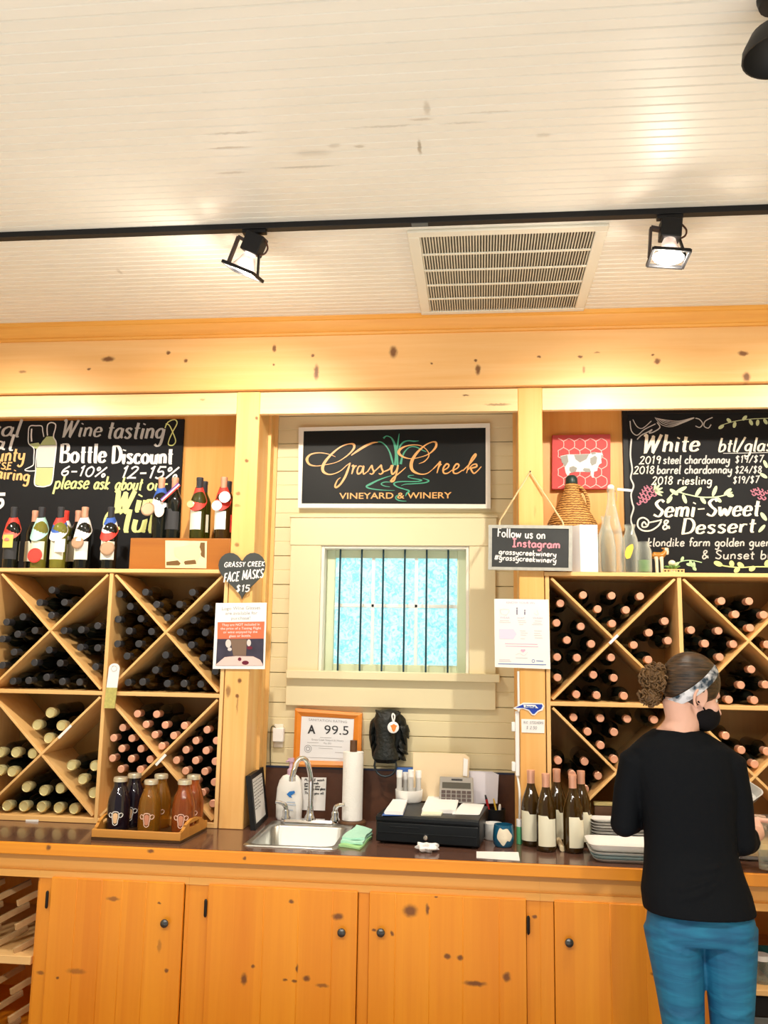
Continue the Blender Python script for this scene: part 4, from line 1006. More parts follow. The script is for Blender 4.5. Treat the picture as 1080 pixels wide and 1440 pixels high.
# wooden crate with pig photograph
YX = YR+0.03
a, b_ = P(181, 799, YX), P(323, 757, YX)
bz = b_.z
t = thing('wooden_crate', 'stained plywood wine crate with a pig picture, at the right of the left shelf', 'crate', ((a.x+b_.x)/2, YX+0.1, ZS))
b_.x = min(b_.x, -1.176)
b_.x = -1.178
M_ply = pine('stained_plywood', (0.42, 0.15, 0.022), (0.24, 0.065, 0.009), 'X', gscale=0.35, rough=0.35)
obj('crate_body', MB().box(a.x, b_.x, YX, YX+0.24, ZS+0.001, bz), M_ply, t, 0.003)
q = [(232.5,760),(291,761),(290,799.3),(232.5,798.5)]
pp = obj('picture', MB().prism(pxl(q, YX-0.003), (0, 0.003, 0)), mat('cream_photo_print', (0.80, 0.68, 0.40), 0.5, noise=0.25, nscale=14), t)
q = [(245,770),(258,768),(272,766),(281,770),(283,776),(280,785),(277,791),(272,785),(262,786),(257,793),(253,786),(246,782)]
mb = MB(); mb.add(pxl(q, YX-0.0042), [tuple(range(len(q)))]); obj('pig_print', mb, mat('faded_pink_print', (0.85, 0.60, 0.35), 0.6), pp, recalc=False)
mb = MB()
for q in ([(234,790),(250,788),(254,792),(252,795),(234,795)], [(258,789),(275,787),(276,793),(260,794)], [(282,763),(288,763),(288,785),(283,782),(280,772)]): mb.add(pxl(q, YX-0.0038), [tuple(range(len(q)))])
obj('print_shadow', mb, mat('brown_print', (0.16, 0.08, 0.02), 0.6), pp, recalc=False)

# standing bottles
def stand(px, Y, z, glass, capm, lab, labm, **k):
    p = P(px, 760, Y)
    return bottle(lab, 'wine bottle', (p.x, Y, z), glass, capm, k.pop('prof', BORD), labm, 'wine bottles standing on the left shelf', **k)
Ya, Yb = YR+0.055, YR+0.165
zs = ZS+0.001
GOL = M_golive
stand(17, Ya, zs, M_gdark, M_capblk, 'dark wine bottle with red ribbon, leftmost on the left shelf', M_labeld, face=-PI/2+.1)
stand(56, Ya, zs, GOL, M_capblk, 'pale green wine bottle with mint ribbon on the left shelf', M_label)
stand(47, Yb, zs, M_gdark, M_capcop, 'copper capped bottle tucked behind the mint ribbon bottle', M_label)
stand(83, Ya, zs, GOL, M_capblk, 'pale wine bottle with blue and red ribbon and white tag on the left shelf', M_label)
stand(90, Yb, zs, GOL, M_red, 'red capped bottle behind the blue and red ribbon bottle', M_label)
stand(117, Ya, zs, M_gdark, M_capcop, 'copper capped dark bottle with white ribbon sash on the left shelf', M_labelw)
stand(108, Yb, zs, M_gdark, M_capcop, 'copper capped bottle behind the white ribbon sash bottle', M_label)
stand(154, Ya, zs, M_gdark, M_capblk, 'black bottle with red white and blue ribbon beside the plywood crate', M_labelw)
zb2 = bz+0.001
stand(223, YX+0.06, zb2, M_gdark, M_capcop, 'copper capped bottle in blue collar ribbon, leftmost on the plywood crate', None)
stand(242, YX+0.06, zb2, M_gdark, M_capcop, 'dark bottle with slanted tricolour ribbon on the plywood crate', M_labeld)
stand(277, YX+0.06, zb2, mat('green_wine_glass', (0.035, 0.035, 0.004), 0.05, coat=0.3), M_capblk, 'green bottle with red neck band, front of the middle pair on the crate', M_label, face=-PI/2-.4)
stand(284, YX+0.16, zb2, mat('green_wine_glass', (0.035, 0.035, 0.004), 0.05), M_capblk, 'black capped bottle behind the green bottle on the crate', M_label)
stand(311.5, YX+0.055, zb2, M_gamber, M_capcop, 'copper capped bottle with two white medals at the right on the crate', M_labelw, face=-PI/2-.4)
stand(318, YX+0.16, zb2, M_gamber, M_capblk, 'black capped bottle behind the two medal bottle on the crate', M_red)

# award ribbons and medals draped over the bottle necks
def medal(label, px, Y, zc, bands, disc=None, dm=M_bronze, drop=0.10, dz=None, tag_rect=False, r=0.026, dx=0.0, off=0.044):
    p = P(px, 750, Y); t = thing('award_medal', label, 'award medal', (p.x, Y, zc), 'award ribbons on the display bottles')
    n = len(bands)
    for bi, bm_ in enumerate(bands):
        # ribbon collar: draped band around the neck and shoulder, falling to the front
        mb = MB(); R0 = []; R1 = []
        f0, f1 = bi/n, (bi+1)/n
        for k in range(25):
            a = 2*PI*k/24; fr = (1-math.sin(a))/2          # fr = 1 at the front
            def pt(f):
                rr = 0.0180+0.0215*f**0.65+0.003*fr*f; z = zc+0.010-0.046*f-fr*(0.016+0.070*f)
                q = V((p.x+rr*math.cos(a), Y+rr*math.sin(a)*(1.0+0.15*f), z))
                if fr > .5: q.x += dx*(fr-.5)*2*f
                return q
            R0.append(pt(f0)); R1.append(pt(f1))
        mb.rings([R0, R1], False, False)
        obj('ribbon', mb, bm_, t, recalc=False)
    if disc:
        q = P(disc[0], disc[1], Y-off)
        if tag_rect:
            obj('card', MB().box(q.x-0.026, q.x+0.026, q.y-0.001, q.y+0.001, q.z-0.032, q.z+0.032), dm, t, 0.001)
        else:
            obj('medallion', MB().lathe([(0, 0.003), (r*0.82, 0.003), (r*0.86, 0.0042), (r, 0.003), (r, -0.002), (0, -0.002)], q, (0, -1, 0.12), 24), dm, t)
    return t
zn = ZS+0.255
medal('red ribbon with gold card on the leftmost bottle', 17, Ya, zn, [M_red, M_red, mat('coral_ribbon', (0.80, 0.16, 0.12), 0.6)], (11, 761), mat('gold_card', (0.60, 0.52, 0.12), 0.5), tag_rect=True)
medal('mint ribbon with red and gold medallion', 56, Ya, zn, [M_teal, M_teal], (49, 781), M_red, r=0.036)
q = P(49, 781, Ya-0.0475); 
medal('red and blue ribbon with square white tag', 83, Ya, zn, [M_red, M_blue, M_wrib], (84, 767), M_white, tag_rect=True)
medal('white ribbon hanging on the red capped bottle', 90, Yb, zn, [M_wrib, M_wrib])
medal('white ribbon sash with brown medallion', 117, Ya, zn, [M_wrib, M_wrib, M_wrib], (109, 763), M_bronze, r=0.031)
medal('red white and blue ribbon with large brown medallion', 154, Ya, zn, [M_blue, M_wrib, M_red], (151, 771), M_bronze, r=0.036)
zn2 = zb2+0.255
medal('blue and white collar ribbon with round bronze medallion', 223, YX+0.06, zn2, [M_blue, M_wrib], (208, 716), M_bronze, r=0.034)
t = thing('award_medal', 'slanted red white and blue ribbon with pink oval tag', 'award medal', P(236, 690, YX+0.01), 'award ribbons on the display bottles')
A, B_ = P(227, 704, YX+0.008), P(252, 681, YX+0.010); d = (B_-A).normalized(); nn = V((-d.z, 0, d.x))
for k, m_ in ((-1, M_red), (0, M_wrib), (1, mat('purple_ribbon', (0.13, 0.04, 0.30), 0.6))):
    obj('ribbon', MB().prism([A+nn*(0.0065*k-0.0032), B_+nn*(0.0065*k-0.0032), B_+nn*(0.0065*k+0.0032), A+nn*(0.0065*k+0.0032)], (0, 0.002, 0)), m_, t)
q = P(224, 718, YX+0.008)
obj('medallion', MB().add([q+V((0.024*math.cos(a*PI/12), 0, 0.032*math.sin(a*PI/12))) for a in range(24)]+[q+V((0.024*math.cos(a*PI/12), 0.002, 0.032*math.sin(a*PI/12))) for a in range(24)], [tuple(range(24)), tuple(range(47, 23, -1))]+[(i, i+24, (i+1) % 24+24, (i+1) % 24) for i in range(24)]), mat('pale_pink_tag', (0.80, 0.62, 0.55), 0.6), t)
medal('red neck ribbon with small gold charm on the green bottle', 277, YX+0.06, zn2, [M_red], (268, 709), M_capgold, r=0.018)
t = medal('red ribbon with two white medallions at the right end of the crate', 311.5, YX+0.055, zn2, [M_red, M_red], (305, 711), M_white, r=0.025)
q = P(316, 699, YX+0.003)
obj('medallion', MB().lathe([(0, 0.003), (0.024, 0.003), (0.028, 0.002), (0.028, -0.002), (0, -0.002)], q, (0, -1, 0.1), 24), M_white, t)

# ================================================================== ON THE POSTS
YP = YR-0.006
# heart slate
def heart(cx, cy, w, h, Y):
    out = []
    for k in range(40):
        a = 2*PI*k/40
        x = 16*math.sin(a)**3; y_ = 13*math.cos(a)-5*math.cos(2*a)-2*math.cos(3*a)-math.cos(4*a)
        out.append(P(cx+x/32*w, cy-(y_+2.5)/29*h, Y))
    return out
YH = YR-0.018
t = thing('heart_chalkboard', 'dark heart shaped slate with chalk writing on the left post', 'sign', P(340, 810, YH))
hh = heart(340, 810, 66, 66, YH)
obj('slate', MB().prism(hh, (0, 0.010, 0)), mat('grey_green_slate', (0.048, 0.054, 0.052), 0.55, noise=0.3, nscale=10), t, 0.002)
for tx, a, b_, cap, w in (('GRASSY CREEK', (315, 797.5), (372, 796), 6.5, 1.3), ('FACE MASKS', (314, 819), (370, 812), 12, 1.8), ('$15', (331, 832), (351, 832), 9, 1.6)):
    lettering(t, tx, a, b_, cap, YH, M_chalk, w, 0.1)
p = P(340, 789, YH)
obj('nail', MB().tube([(p.x, YH-0.004, p.z), (p.x, YR, p.z)], 0.003, 8), M_black, t)

def sheet(name, label, cat, pts, Y, m=M_white, th=0.0012):
    c = sum(pxl(pts, Y), V((0,0,0)))/len(pts)
    t = thing(name, label, cat, c); obj('sheet', MB().prism(pxl(pts, Y), (0, th, 0)), m, t); return t
YT = YR-0.008
t = sheet('poster', 'white poster about logo wine glasses with orange box on the left post', 'poster', [(303.5,848),(375,847.5),(372.5,941),(299,940.5)], YT)
for tx, a, b_, cap in (('Logo Wine Glasses', (312, 858), (366, 856.5), 4.6), ('are available for', (317, 864.5), (362, 864), 4.6), ('purchase!', (325, 871.5), (352, 871), 4.6)):
    btext(t, tx, a, b_, cap, YT, M_inkg)
obj('orange_box', MB().prism(pxl([(306,875),(372,874),(371,898),(305.5,898.5)], YT-0.0008), (0, 0.0006, 0)), mat('orange_print_box', (0.78, 0.16, 0.07), 0.6), t)
for tx, a, b_ in (('They are NOT included in', (312, 880.5), (365, 879.5)), ('the price of a Tasting Flight', (310, 885.5), (367, 884.8)), ('or wine enjoyed by the', (314, 890.6), (362, 890)), ('glass or bottle.', (322, 896), (353, 895.4))):
    btext(t, tx, a, b_, 3.4, YT-0.0008, M_white)
pp = obj('photo_print', MB().prism(pxl([(305.5,898.5),(371,898),(370,936),(303.5,936)], YT-0.0008), (0, 0.0006, 0)), mat('dark_photo_print', (0.045, 0.04, 0.065), 0.4, noise=0.5, nscale=20), t)
mb = MB(); mb.add(pxl([(304,934),(316,924),(332,922.5),(356,923),(366,928),(369.5,934),(369.5,935.8),(304,935.8)], YT-0.0018), [tuple(range(8))]); obj('table_print', mb, mat('peach_print', (0.80, 0.56, 0.52), 0.6), pp, recalc=False)
mb = MB(); mb.add(pxl([(324,899),(347,899),(346,922),(328,922)], YT-0.0016), [(0,1,2,3)]); obj('backdrop_print', mb, mat('brown_photo_area', (0.20, 0.13, 0.09), 0.6), pp, recalc=False)
mb = MB()
for (x, y_, w, h) in ((321,905,4,6),(323,913,3,2.5),(350,904,3,5)): mb.add(pxl([(x+w*math.cos(a*PI/6), y_+h*math.sin(a*PI/6)) for a in range(12)], YT-0.002), [tuple(range(12))])
obj('glass_print', mb, mat('pale_print', (0.66, 0.60, 0.58), 0.6), pp, recalc=False)
mb = MB()
for (x, y_, w, h) in ((345,932,5,3),(337,927,2.6,2.6),(351,911,4,2.5)): mb.add(pxl([(x+w*math.cos(a*PI/6), y_+h*math.sin(a*PI/6)) for a in range(12)], YT-0.0022), [tuple(range(12))])
obj('wine_print', mb, mat('maroon_print', (0.14, 0.01, 0.03), 0.5), pp, recalc=False)

# bottle neck tag on the left rack's divider
YZ = YR-0.010
c = P(158, 962, YZ)
t = thing('bottle_tag', 'white rounded bottle tag with gold lower half on the left rack\'s divider', 'tag', c)
zt_, zm_, zl_ = P(160, 940, YZ).z, P(158, 967, YZ).z, P(155, 996, YZ).z
w = 0.026; k = []
for i in range(13):
    a = PI*i/12; k.append((c.x+0.004+w*math.cos(a), YZ, zt_+w*math.sin(a)*0.9))
outer = k+[(c.x-0.002-w, YZ, zm_), (c.x-0.002+w, YZ, zm_)]
obj('white_tag', MB().prism(outer, (0, 0.004, 0)), M_white, t)
obj('hole', MB().lathe([(0.013, 0.001), (0.013, -0.001), (0, -0.001)], (c.x+0.004, YZ-0.0008, zt_), (0, -1, 0), 18), M_black, t)
obj('gold_wrap', MB().prism([(c.x-w-0.002, YZ-0.001, zm_), (c.x+w-0.002, YZ-0.001, zm_), (c.x+w-0.008, YZ-0.001, zl_), (c.x-w-0.008, YZ-0.001, zl_)], (0, 0.006, 0)), mat('gold_crinkled_foil', (0.55, 0.50, 0.16), 0.4, 0.3, noise=0.4, nscale=60), t)

# NC sticker, price card, health poster on the right post
t = sheet('state_sticker', 'white edged blue state shaped sticker on the right post', 'sticker', [(721.5,996),(736,988),(763,989),(765.5,993),(763,999),(757,1001),(752,1006),(748,1005.5),(743,999.5),(735,996.5),(727,998.5)], YR-0.004)
q = [(724,995.5),(737,990),(736.5,995.8),(729,996.5)]; mb = MB(); mb.add(pxl([(724,995.5),(737,990),(762,990.5),(763,993),(761,997),(756,999.5),(751.5,1004),(749,1004),(744,998),(736,995.5)], YR-0.0048), [tuple(range(10))])
obj('blue_shape', mb, mat('royal_blue_print', (0.01, 0.05, 0.42), 0.5), t, recalc=False)
mb = MB(); mb.add(pxl([(736,990.5),(753,991.5),(757,996),(737,995.2)], YR-0.0054), [(0,1,2,3)]); obj('white_band', mb, M_white, t, recalc=False)
lettering(t, 'home.', (739, 994.8), (754.5, 995.6), 3.2, YR-0.0056, M_inkb, 0.9)
t = sheet('price_card', 'small white handwritten price card below the blue sticker', 'card', [(733,1011),(766,1012),(765.5,1031),(733.5,1030)], YR-0.004)
lettering(t, 'N.C. STICKERS', (736, 1017), (764, 1018), 3.0, YR-0.0042, M_inkg, 0.6); lettering(t, '$ 2.50', (740, 1025), (755, 1025.5), 4, YR-0.0042, M_inkg, 0.6)
YV = YR-0.009
t = sheet('health_poster', 'white and pink health rules poster taped to the right post', 'poster', [(695,842),(771.5,843),(774,941),(696,938)], YV)
btext(t, 'KNOW YOUR Ws', (712, 848.5), (752, 849.3), 2.8, YV, M_inkp)
for tx, a, b_, m_ in (('WEAR', (703, 869.5), (717, 870), M_inkp), ('WAIT', (727, 870), (738, 870.3), M_inkp), ('WASH', (749, 870), (763, 870.4), M_inkp)): btext(t, tx, a, b_, 2.4, YV, m_)
mb = MB()
for (a, c_, b_, d) in ((702,875,718,875.3),(703,872.7,716,873),(728,872.6,739,873),(729,875,740,875.3),(730,878,736,878.2),(752,873,762,873.5),(750,876,761,876.3),(748,878.3,763,878.5),(731,887,739,887.3),(732,890,742,890.3),(732,893,740,893.3),(732,898,738,898.3),(751,887,762,887.4),(751,890.5,760,890.8),(751,893.5,762,893.8),(752,897,763,897.2),(725,925,742,925.4),(702,927.6,717,928),(702,929.8,719,930.2)): mb.ribbon([P(a, c_, YV-0.0008), P(b_, d, YV-0.0008)], 0.0028)
stroke(mb, [(703,858),(709,856.5),(716,858),(713,864),(709,864.5),(705,863),(703,858)], 0.5, YV); stroke(mb, [(751,862),(753,864),(757,864.5),(755,858)], 0.5, YV); stroke(mb, [(725,921),(731,919),(737,922),(742,917)], 0.5, YV)
obj('printed_line', mb, mat('pale_grey_ink', (0.62, 0.60, 0.64), 0.7), t, recalc=False)
mb = MB()
for (x, h0) in ((727, 857), (738, 860)): mb.ribbon([P(x, h0, YV-0.001), P(x, 864.5, YV-0.001)], 0.0055); mb.add([P(x+1.1*math.cos(a*PI/5), h0-1.6+1.1*math.sin(a*PI/5), YV-0.001) for a in range(10)], [tuple(range(10))])
obj('people_icon', mb, mat('violet_grey_ink', (0.22, 0.20, 0.30), 0.7), t, recalc=False)
mb = MB()
for (a, c_, b_, d) in ((710,905,756,906.2),(711,908.5,757,909.5)): mb.ribbon([P(a, c_, YV-0.0008), P(b_, d, YV-0.0008)], 0.003)
mb.add(heart(735.5, 915.5, 6.5, 5, YV-0.001), [tuple(range(40))]); obj('pink_print', mb, M_inkp, t, recalc=False)
mb = MB(); mb.add(pxl([(702,884.5),(722,884.5),(726.5,891.5),(722,899),(702,898.5)], YV-0.0008), [tuple(range(5))]); obj('pink_arrow', mb, M_inkpl, t, recalc=False)
mb = MB(); mb.ribbon([P(700.5, 933.5, YV-0.0008), P(768, 934.8, YV-0.0008)], 0.003); mb.ribbon([P(750+2*math.cos(a*PI/6), 929.5+2*math.sin(a*PI/6), YV-0.0008) for a in range(13)], 0.002); mb.ribbon([P(754, 929.3, YV-0.0008), P(764, 930, YV-0.0008)], 0.003)
obj('blue_line', mb, M_inkb, t, recalc=False)

# white power strip with plugs at the left edge of the right post
xp = PR[0]-0.002
za_, zb_ = 1.20, 1.49
t = thing('power_strip', 'narrow white power strip on the left edge of the right post', 'power strip', (xp-0.008, YR+0.02, 1.2))
z0_, z1_ = P(727, 1058, YR+0.02).z, P(727, 1000, YR+0.02).z
obj('strip_body', MB().box(xp-0.018, xp, YR+0.006, YR+0.04, z0_-0.10, z1_), M_white, t, 0.003)
for yy in (1022, 1078):
    zz = P(727, yy, YR+0.02).z
    obj('plug', MB().box(xp-0.034, xp-0.018, YR+0.010, YR+0.036, zz-0.02, zz+0.02), M_white, t, 0.003)
q = [V((xp-0.004, YR+0.002, P(731, 944, YR).z)), V((xp-0.003, YR+0.001, z1_))]
obj('cable', MB().tube(q, 0.005, 8), M_white, t)
q = smooth([V((xp-0.009, YR+0.02, z0_-0.10)), V((xp-0.002, YR, z0_-0.16)), V((xp-0.002, YR-0.004, CZ+0.12)), V((xp-0.005, YR-0.005, CZ+0.006))], 6)
obj('cable', MB().tube(q, 0.005, 8), M_white, t)

# hanging slate with rope
YI = YR-0.024
t = thing('hanging_chalkboard', 'small grey framed chalkboard hung by rope from a nail on the right post', 'chalkboard', P(745, 770, YI))
so = [(687,738),(805,739),(804.5,803),(686.5,801)]; si = [(692,742.5),(800,743.5),(799.5,798.5),(691.5,797)]
c = pxl(so, YI-0.004); ii = pxl(si, YI-0.004); mb = MB()
for i in range(4):
    k_ = (i+1) % 4; mb.prism([c[i], c[k_], ii[k_], ii[i]], (0, 0.018, 0))
obj('frame', mb, mat('whitewashed_frame', (0.42, 0.42, 0.38), 0.6, noise=0.25, nscale=40), t)
obj('slate', MB().prism(pxl(si, YI), (0, 0.01, 0)), mat('scuffed_slate', (0.030, 0.033, 0.034), 0.55, noise=0.5, nscale=8), t)
lettering(t, 'Follow us on', (699, 754.5), (767, 758), 12, YI, M_chalk, 1.8, 0.05)
lettering(t, 'Instagram', (720, 768.5), (788, 771), 11, YI, M_chalkp, 2.1, 0.05)
lettering(t, 'grassycreekwinery', (701, 779), (782, 783), 7.5, YI, M_chalk, 1.5, 0.15)
lettering(t, '#grassycreekwinery', (695, 787), (782, 791.5), 7.5, YI, M_chalk, 1.5, 0.15)
nl = P(745.5, 664, YR-0.012); ra, rb = P(703, 732, YI), P(792, 735, YI)
ra2, rb2 = P(702, 741, YI+0.006), P(792, 742, YI+0.006)
M_rope = mat('jute_rope', (0.72, 0.52, 0.28), 0.8, bump=0.4, nscale=200)
for A, B_ in ((ra, ra2), (rb, rb2)):
    obj('rope', MB().tube([nl, A+V((0,0.004,0)), B_], [0.0035, 0.004, 0.005], 8), M_rope, t)
obj('nail', MB().tube([(nl.x, YR+0.01, nl.z), (nl.x, YR-0.022, nl.z+0.002)], 0.0035, 8), M_black, t)

# ================================================================== RIGHT DISPLAY SHELF
t = thing('wine_list_chalkboard', 'black framed chalkboard with white and dessert wine list on the right shelf', 'chalkboard', P(980, 800, YCB))
x0 = P(877.5, 690, YCB).x; x1 = 1.72; fw = 0.026
obj('slate', MB().box(x0+fw, x1-fw, YCB, YCB+0.012, ZS+0.001+fw*0, ZL0+0.055), M_board, t)
mb = MB(); mb.box(x0, x0+fw, YCB-0.008, YCB+0.016, ZS+0.001, ZL0+0.085); mb.box(x1-fw, x1, YCB-0.008, YCB+0.016, ZS+0.001, ZL0+0.085); mb.box(x0+fw, x1-fw, YCB-0.008, YCB+0.016, ZL0+0.055, ZL0+0.085)
obj('frame', mb, M_black, t, 0.002)
lettering(t, 'White', (901, 636), (983, 634), 24, YCB, M_chalkc, 3.4, 0.2, 0.5)
lettering(t, 'btl/glass', (1009, 635), (1096, 634), 19, YCB, M_chalkc, 2.4, 0.25, 0.4)
mb = MB(); stroke(mb, [(1017,637.5),(1050,637),(1090,636)], 1.0, YCB)
# silver scroll border at the left and along the top
stroke(mb, [(888,617),(886.5,640),(889,660),(887,672),(891,683),(887.5,695),(889,707),(891,715),(887,730),(890,742),(887,752)], 2.2, YCB)
stroke(mb, [(896,618),(902,612),(912,607),(917,604),(913,609),(920,607),(928,601),(924,594)], 1.6, YCB)
stroke(mb, [(886,592),(888,606),(896,612),(906,604),(922,596)], 1.4, YCB); stroke(mb, [(890,590),(896,600),(904,602),(916,592)], 1.2, YCB)
for i in range(5): stroke(mb, [(921+i*2,587+i*0.6),(930+i*3,597-i*1.4),(944+i*3,600-i*2),(962+i*3,594-i*1.6),(976,588)], 0.9, YCB)
stroke(mb, [(978,599),(984,601),(988,596),(984,590),(978,588)], 1.4, YCB); stroke(mb, [(1000,597),(996,602),(990,599),(992,592),(1002,587)], 1.4, YCB)
obj('flourish', mb, M_chalkg, t, recalc=False)
lettering(t, '2019', (898.5, 652.5), (929, 652), 10.5, YCB, M_chalkc, 1.6); lettering(t, 'steel chardonnay', (932, 652), (1026, 651.5), 11.5, YCB, M_chalkg, 1.9)
lettering(t, '$19/$7', (1033, 651), (1073, 650), 9.5, YCB, M_chalkg, 1.6)
lettering(t, '2018', (890.5, 666.5), (920, 666), 10.5, YCB, M_chalkc, 1.6); lettering(t, 'barrel chardonnay', (923, 666), (1029, 665.5), 11.5, YCB, M_chalkg, 1.9)
lettering(t, '$24/$8', (1033, 665.5), (1071, 665), 9.5, YCB, M_chalkg, 1.6)
lettering(t, '2018', (916, 681.5), (946, 681), 11, YCB, M_chalkc, 1.6); lettering(t, 'riesling', (952, 681), (1001, 681), 11.5, YCB, M_chalkc, 1.8)
lettering(t, '$19/$7', (1030, 680), (1067, 679), 9.5, YCB, M_chalkg, 1.6)
lettering(t, 'Semi-Sweet', (917, 727), (1068, 725), 24, YCB, M_chalkc, 3.4, 0.2, 0.55)
lettering(t, '&', (930, 744.5), (943, 744.5), 13, YCB, M_chalkc, 2.4)
lettering(t, 'Dessert', (956, 751), (1062, 748), 21, YCB, M_chalkc, 3.2, 0.2, 0.5)
lettering(t, 'klondike farm golden guernsey', (910, 768), (1112, 768), 11.5, YCB, M_chalkg, 1.8)
lettering(t, '& Sunset blush', (986, 786), (1112, 786), 12, YCB, M_chalkg, 1.8)
mb = MB(); stroke(mb, [(909,738),(906,734),(903,737),(904,741),(910,740),(912,733),(905,728),(898,731),(897,740),(904,746),(915,746),(925,740),(930,733)], 2.2, YCB)
stroke(mb, [(912,735),(922,733),(931,731)], 2.0, YCB)
obj('flourish', mb, M_chalkc, t, recalc=False)
mb = MB()
for (x, y_) in ((898,708),(902,704),(907,705),(900,699),(906,700),(911,701),(902,694),(908,695),(914,697),(905,689),(911,690),(917,691),(920,696),(908,685),(914,686)): stroke(mb, [(x-2.5,y_-1),(x,y_+1.8),(x+3,y_),(x+1,y_-2.5)], 1.9, YCB)
obj('grape_drawing', mb, M_chalkpu, t, recalc=False); mb = MB()
for (x, y_) in ((1058,690),(1064,688),(1070,690),(1060,695),(1066,694),(1072,695),(1068,700),(1074,701),(1078,692)): stroke(mb, [(x-2.5,y_-1),(x,y_+1.8),(x+3,y_),(x+1,y_-2.5)], 1.9, YCB)
obj('grape_drawing', mb, M_chalkpu, t, recalc=False)
mb = MB()
for a_ in (-1.4, -0.9, -0.4, 0.1, 0.5): leaf(mb, 920, 691, a_, 13, 3.2, YCB)
stroke(mb, [(938,703),(950,692),(965,695),(985,699),(1005,699),(1020,696),(1030,692)], 1.7, YCB)
for (x, y_, a_, l_) in ((942,688,0.6,14),(950,693,-0.5,18),(945,698,2.2,12),(960,695,1.2,14),(978,698,-1.0,15),(985,699,0.9,12),(1002,698,-1.2,16),(1006,699,0.7,11),(1018,696,-0.7,14),(1022,696,0.1,10)): leaf(mb, x, y_, a_, l_, 5.5, YCB)
obj('vine_drawing', mb, mat('pale_green_chalk', (0.60, 0.70, 0.42), 0.9), t, recalc=False); mb = MB()
stroke(mb, [(1014,598),(1035,592),(1060,589),(1090,588)], 1.0, YCB)
for (x, y_, a_, l_) in ((1018,598,2.6,9),(1034,593,1.8,9),(1044,591,-0.8,9),(1054,590,1.1,9),(1066,590,1.7,9),(1028,594,-2.4,8),(1074,589,1.0,9)): leaf(mb, x, y_, a_, l_, 5, YCB)
obj('vine_drawing', mb, mat('pale_green_chalk', (0.60, 0.70, 0.42), 0.9), t, recalc=False); mb = MB()
leaf(mb, 1078, 732, -2.2, 14, 6, YCB); leaf(mb, 1076, 738, 2.3, 14, 5, YCB); leaf(mb, 1079, 658, -2.0, 12, 5, YCB); leaf(mb, 1079, 672, -2.6, 12, 5, YCB)
obj('vine_drawing', mb, mat('pale_green_chalk', (0.60, 0.70, 0.42), 0.9), t, recalc=False)
mb = MB()
stroke(mb, [(1004,792),(1020,796),(1040,798),(1060,797),(1090,797)], 1.7, YCB)
for (x, y_, a_, l_) in ((1016,795,3.5,13),(1030,797,-1.8,9),(1046,798,-2.5,11),(1040,798,2.4,10),(1062,797,2.6,10),(1076,796,-1.0,10)): leaf(mb, x, y_, a_, l_, 7, YCB)
obj('vine_drawing', mb, M_chalky, t, recalc=False)
mb = MB()
stroke(mb, [(950,793),(960,789),(972,788),(987,791)], 1.3, YCB)
for (x, y_, a_, l_) in ((955,791,2.6,9),(958,790,-1.2,8),(970,788,1.2,10),(976,790,1.6,12),(965,793,0.2,9),(974,796,0.9,8)): leaf(mb, x, y_, a_, l_, 4.5, YCB)
obj('vine_drawing', mb, M_chalkgr, t, recalc=False)

# cow canvas
YY = YW-0.055
t = thing('cow_canvas', 'square red canvas of a spotted cow with wire mesh pattern on the right shelf wall', 'painting', P(817, 650, YY))
cv = [(776.5,612),(858.5,610.5),(858.5,687.5),(776,688)]
obj('canvas', MB().prism(pxl(cv, YY), (0, 0.032, 0)), mat('red_canvas', (0.56, 0.075, 0.075), 0.7, noise=0.2, nscale=12), t, 0.002)
mb = MB(); hx = 7.0
def inside(p): return 777.5 < p[0] < 857.5 and 613 < p[1] < 687
for r in range(-1, 8):
    for q in range(-1, 8):
        cx_ = 777+q*15.2+(7.6 if r % 2 else 0); cy_ = 612+r*13.0
        pt = [(cx_+8.6*math.cos(PI/6+k*PI/3), cy_+8.6*math.sin(PI/6+k*PI/3)) for k in range(6)]
        for k in range(3):
            a, b_ = pt[k], pt[k+1]
            if inside(a) and inside(b_): stroke(mb, [a, ((a[0]+b_[0])/2+0.6, (a[1]+b_[1])/2), b_], 1.1, YY, 0.001, 3)
obj('wire_pattern', mb, mat('pale_pink_paint', (0.82, 0.50, 0.47), 0.7), t, recalc=False)
def K7(p): return [(765+a/6.54, 600+b_/6.54) for a, b_ in p]
mb = MB(); cow = [(150,270),(220,255),(300,255),(420,250),(450,235),(500,240),(535,240),(545,270),(525,300),(530,335),(510,345),(495,370),(490,405),(460,415),(455,470),(440,465),(430,420),(360,415),(260,415),(235,430),(215,455),(200,425),(190,380),(200,350),(165,330)]
mb.add(pxl(K7(cow), YY-0.0016), [tuple(range(len(cow)))]); obj('cow_shape', mb, mat('white_cow_paint', (0.84, 0.83, 0.80), 0.7), t, recalc=False)
mb = MB()
for q in ([(150,275),(215,260),(225,320),(195,370),(165,325)],[(275,258),(415,252),(390,300),(330,330),(290,300)],[(425,290),(470,265),(490,285),(480,340),(440,360),(425,330)],[(235,375),(270,362),(305,380),(295,412),(250,425),(232,400)],[(370,380),(420,385),(435,420),(380,415),(355,400)],[(430,240),(470,232),(480,250),(440,258)],[(525,262),(545,258),(540,282),(525,300)]):
    mb.add(pxl(K7(q), YY-0.0024), [tuple(range(len(q)))])
obj('cow_spots', mb, mat('grey_cow_spots', (0.33, 0.33, 0.30), 0.7), t, recalc=False)

